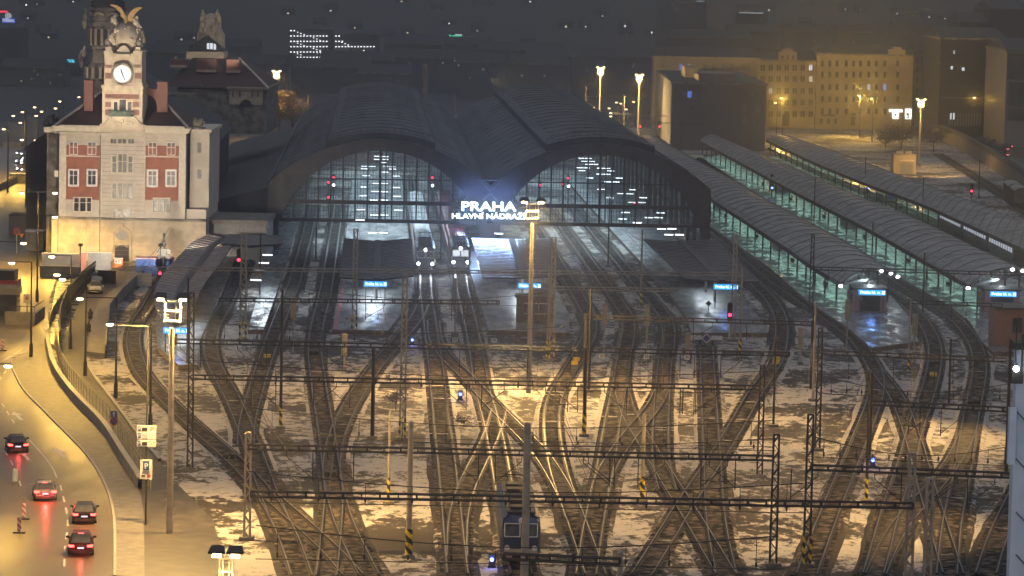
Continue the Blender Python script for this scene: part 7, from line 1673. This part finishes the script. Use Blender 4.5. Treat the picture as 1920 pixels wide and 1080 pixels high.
# ------------------------------------------------------------------ things under the arched canopies
def platform_spots(AC, ks, side):
    n = len(AC[1])-1
    for k in ks:
        i = min(n-1, int(k*n)); a, b = AC[1][i], AC[2][i]; p = a.lerp(b, side); d = (AC[1][i+1]-a); yield p, math.atan2(-d.x, d.y)
bench = None
for AC, nm in ((AC1, 'nearest'), (AC2, 'middle'), (AC3, 'farthest')):
    for j, (p, rz) in enumerate(platform_spots(AC, (.32, .45, .58, .7, .82, .92), .3)):
        l = '%s bench from the far end under the %s arched canopy' % (('first', 'second', 'third', 'fourth', 'fifth', 'sixth')[j], nm)
        if bench is None:
            bench = thing('platform_bench', l, 'bench', (p.x, p.y, PLZ), rz, 'benches under the arched canopies'); o = bench
            m = MB(); m.box((0, 0, .45), (.45, 1.9, .06)); m.build('seat', M['wood'], o); m = MB(); m.box((-.2, 0, .75), (.05, 1.9, .35)); m.build('backrest', M['wood'], o)
            for s in (-.75, .75): m = MB(); m.box((0, s, .22), (.4, .08, .44)); m.build('leg', M['dsteel'], o)
        else: o = copy_tree(bench); o.location = (p.x, p.y, PLZ); o.rotation_euler = (0, 0, rz); o['label'] = l
kiosk = None
for AC, nm, ks in ((AC1, 'nearest', (.52, .76)), (AC2, 'middle', (.38, .64)), (AC3, 'farthest', (.5, .72))):
    for j, (p, rz) in enumerate(platform_spots(AC, ks, .45)):
        l = '%s grey stairwell parapet under the %s arched canopy' % (('farther', 'nearer')[j], nm)
        if kiosk is None:
            kiosk = thing('stairwell', l, 'stairwell', (p.x, p.y, PLZ), rz, 'stairwells under the arched canopies'); o = kiosk
            m = MB(); m.bb(-1.2, -1.05, -4, 4, 0, 1.1); m.bb(1.05, 1.2, -4, 4, 0, 1.1); m.bb(-1.05, 1.05, 3.85, 4, 0, 1.1); m.build('parapet', M['grey'], o); m = MB(); m.bar((-1.12, -4, 1.25), (-1.12, 4, 1.25), .06); m.bar((1.12, -4, 1.25), (1.12, 4, 1.25), .06); m.build('handrail', M['steel'], o)
            m = MB(); m.box((0, 4.6, 1.2), (1.1, .15, 1.5)); m.bar((0, 4.6, 0), (0, 4.6, .5), .12); m.build('timetable_board', M['blue'], o)
        else: o = copy_tree(kiosk); o.location = (p.x, p.y, PLZ); o.rotation_euler = (0, 0, rz); o['label'] = l
lamp = None
for AC, nm in ((AC1, 'nearest'), (AC2, 'middle')):
    a, b = AC[1][-1], AC[2][-1]
    for j, (k, dz) in enumerate(((-.03, -.2), (.72, .9), (.9, .4), (1.04, -.2))):
        p = a.lerp(b, k)+Vector((0, -.5, dz)); l = '%s round white lamp on the gable of the %s arched canopy' % (('leftmost', 'second', 'third', 'rightmost')[j], nm)
        if lamp is None:
            lamp = thing('gable_lamp', l, 'lamp', tuple(p), 0, 'gable lamps of the arched canopies'); o = lamp
            m = MB(); m.ell((0, 0, 0), (.28, .2, .2), 10, 8); m.build('lens', E['white'], o); m = MB(); m.box((0, .3, .05), (.3, .35, .3)); m.build('housing', M['dsteel'], o)
        else: o = copy_tree(lamp); o.location = p; o['label'] = l
    c = a.lerp(b, .5); light('SPOT', (c.x, c.y-1, c.z), 900, (.75, .9, 1), .3, aim=(c.x, c.y-9, 0), spot=2.3, name='gable_light')
# feeder wires strung over the yard between the gantry lines
for i, (xa, ya, xb, yb) in enumerate(((463, 820, 454, 470), (766, 800, 664, 440), (985, 805, 1034, 455), (1448, 830, 1374, 455), (1514, 785, 1533, 620), (1704, 855, 1730, 480), (698, 660, 752, 520), (1204, 785, 1202, 440))):
    A, B = G(xa, ya+150), G(xb, yb+110); t = thing('feeder_wire', 'sagging pair of feeder wires over the %s yard masts' % ('far left', 'left', 'centre', 'right of centre', 'inner right', 'outer right', 'short left', 'middle')[i], 'wire', (A.x, A.y, 0), group='feeder wires')
    for dx in (-.35, .35):
        m = MB(); n = 40; q = [A.lerp(B, k/n)+Vector((dx, 0, 8.6+.5*math.cos(k*2*math.pi/10))) for k in range(n+1)]
        sweep(m, q, [(-.02, 0), (.02, 0), (0, .035), (-.02, 0)]); m.build('strand', M['dsteel'], t, True)
# ------------------------------------------------------------------ floodlit facades
def flood(label, x, y, z, target, power, col, spot=1.2, size=.3):
    p = G(x, y, 0); t = thing('facade_floodlight', label, 'floodlight', (p.x, p.y, 0), 0, 'facade floodlights')
    MB().tube((0, 0, 0), (0, 0, z), .08).build('post', M['dsteel'], t); m = MB(); m.box((0, .1, z+.2), (.6, .35, .4)); m.build('lamp_housing', M['dsteel'], t)
    light('SPOT', (p.x, p.y+.5, z+.3), power, col, size, aim=target, spot=spot, name='facade_light')
W = (1, .84, .64)
flood('ground floodlight before the clock building, left', 150, 530, 5, P(180, 320, 500), 21000, W, 1.5)
flood('ground floodlight before the clock building, right', 300, 530, 5, P(280, 320, 500), 21000, W, 1.5)
p = P(231, 150, 500); light('SPOT', (p.x, 486, 21), 9000, W, .3, aim=(p.x, 500, p.z+1), spot=1.3, name='tower_light')
p = P(395, 60, 640); light('SPOT', (p.x+6, 628, 27), 2600, W, .3, aim=(p.x, 645, p.z), spot=1.3, name='tower_light')
p = P(175, 60, 560); light('SPOT', (p.x-4, 548, 26), 2500, W, .3, aim=(p.x, 562, p.z), spot=1.4, name='tower_light')
p = P(470, 180, 630); light('SPOT', (p.x+3, 616, 8), 4000, W, .3, aim=(p.x, 630, p.z), spot=1.2, name='pavilion_light')
# added spot without a fixture, turns the corner house's left side yellow
p = P(1240, 200, 900); light('SPOT', (p.x-45, 868, 16), 230000, (1, .70, .26), .4, aim=(p.x+1, 892, 8), spot=1.9, name='house_side_spot')
# ------------------------------------------------------------------ haze
hz = bpy.data.materials.new('night_haze'); hz.use_nodes = True; nt = hz.node_tree; nt.nodes.clear()
o_ = nt.nodes.new('ShaderNodeOutputMaterial'); pv_ = nt.nodes.new('ShaderNodeVolumePrincipled'); pv_.inputs['Color'].default_value = (.80, .87, .98, 1); pv_.inputs['Density'].default_value = .00060; pv_.inputs['Anisotropy'].default_value = .88
nt.links.new(pv_.outputs[0], o_.inputs['Volume'])
m = MB(); m.bb(-2100, 2100, -60, 6200, -12, 260); h_ = m.build('haze', hz); tag(h_, kind='stuff')
h_.visible_shadow = True
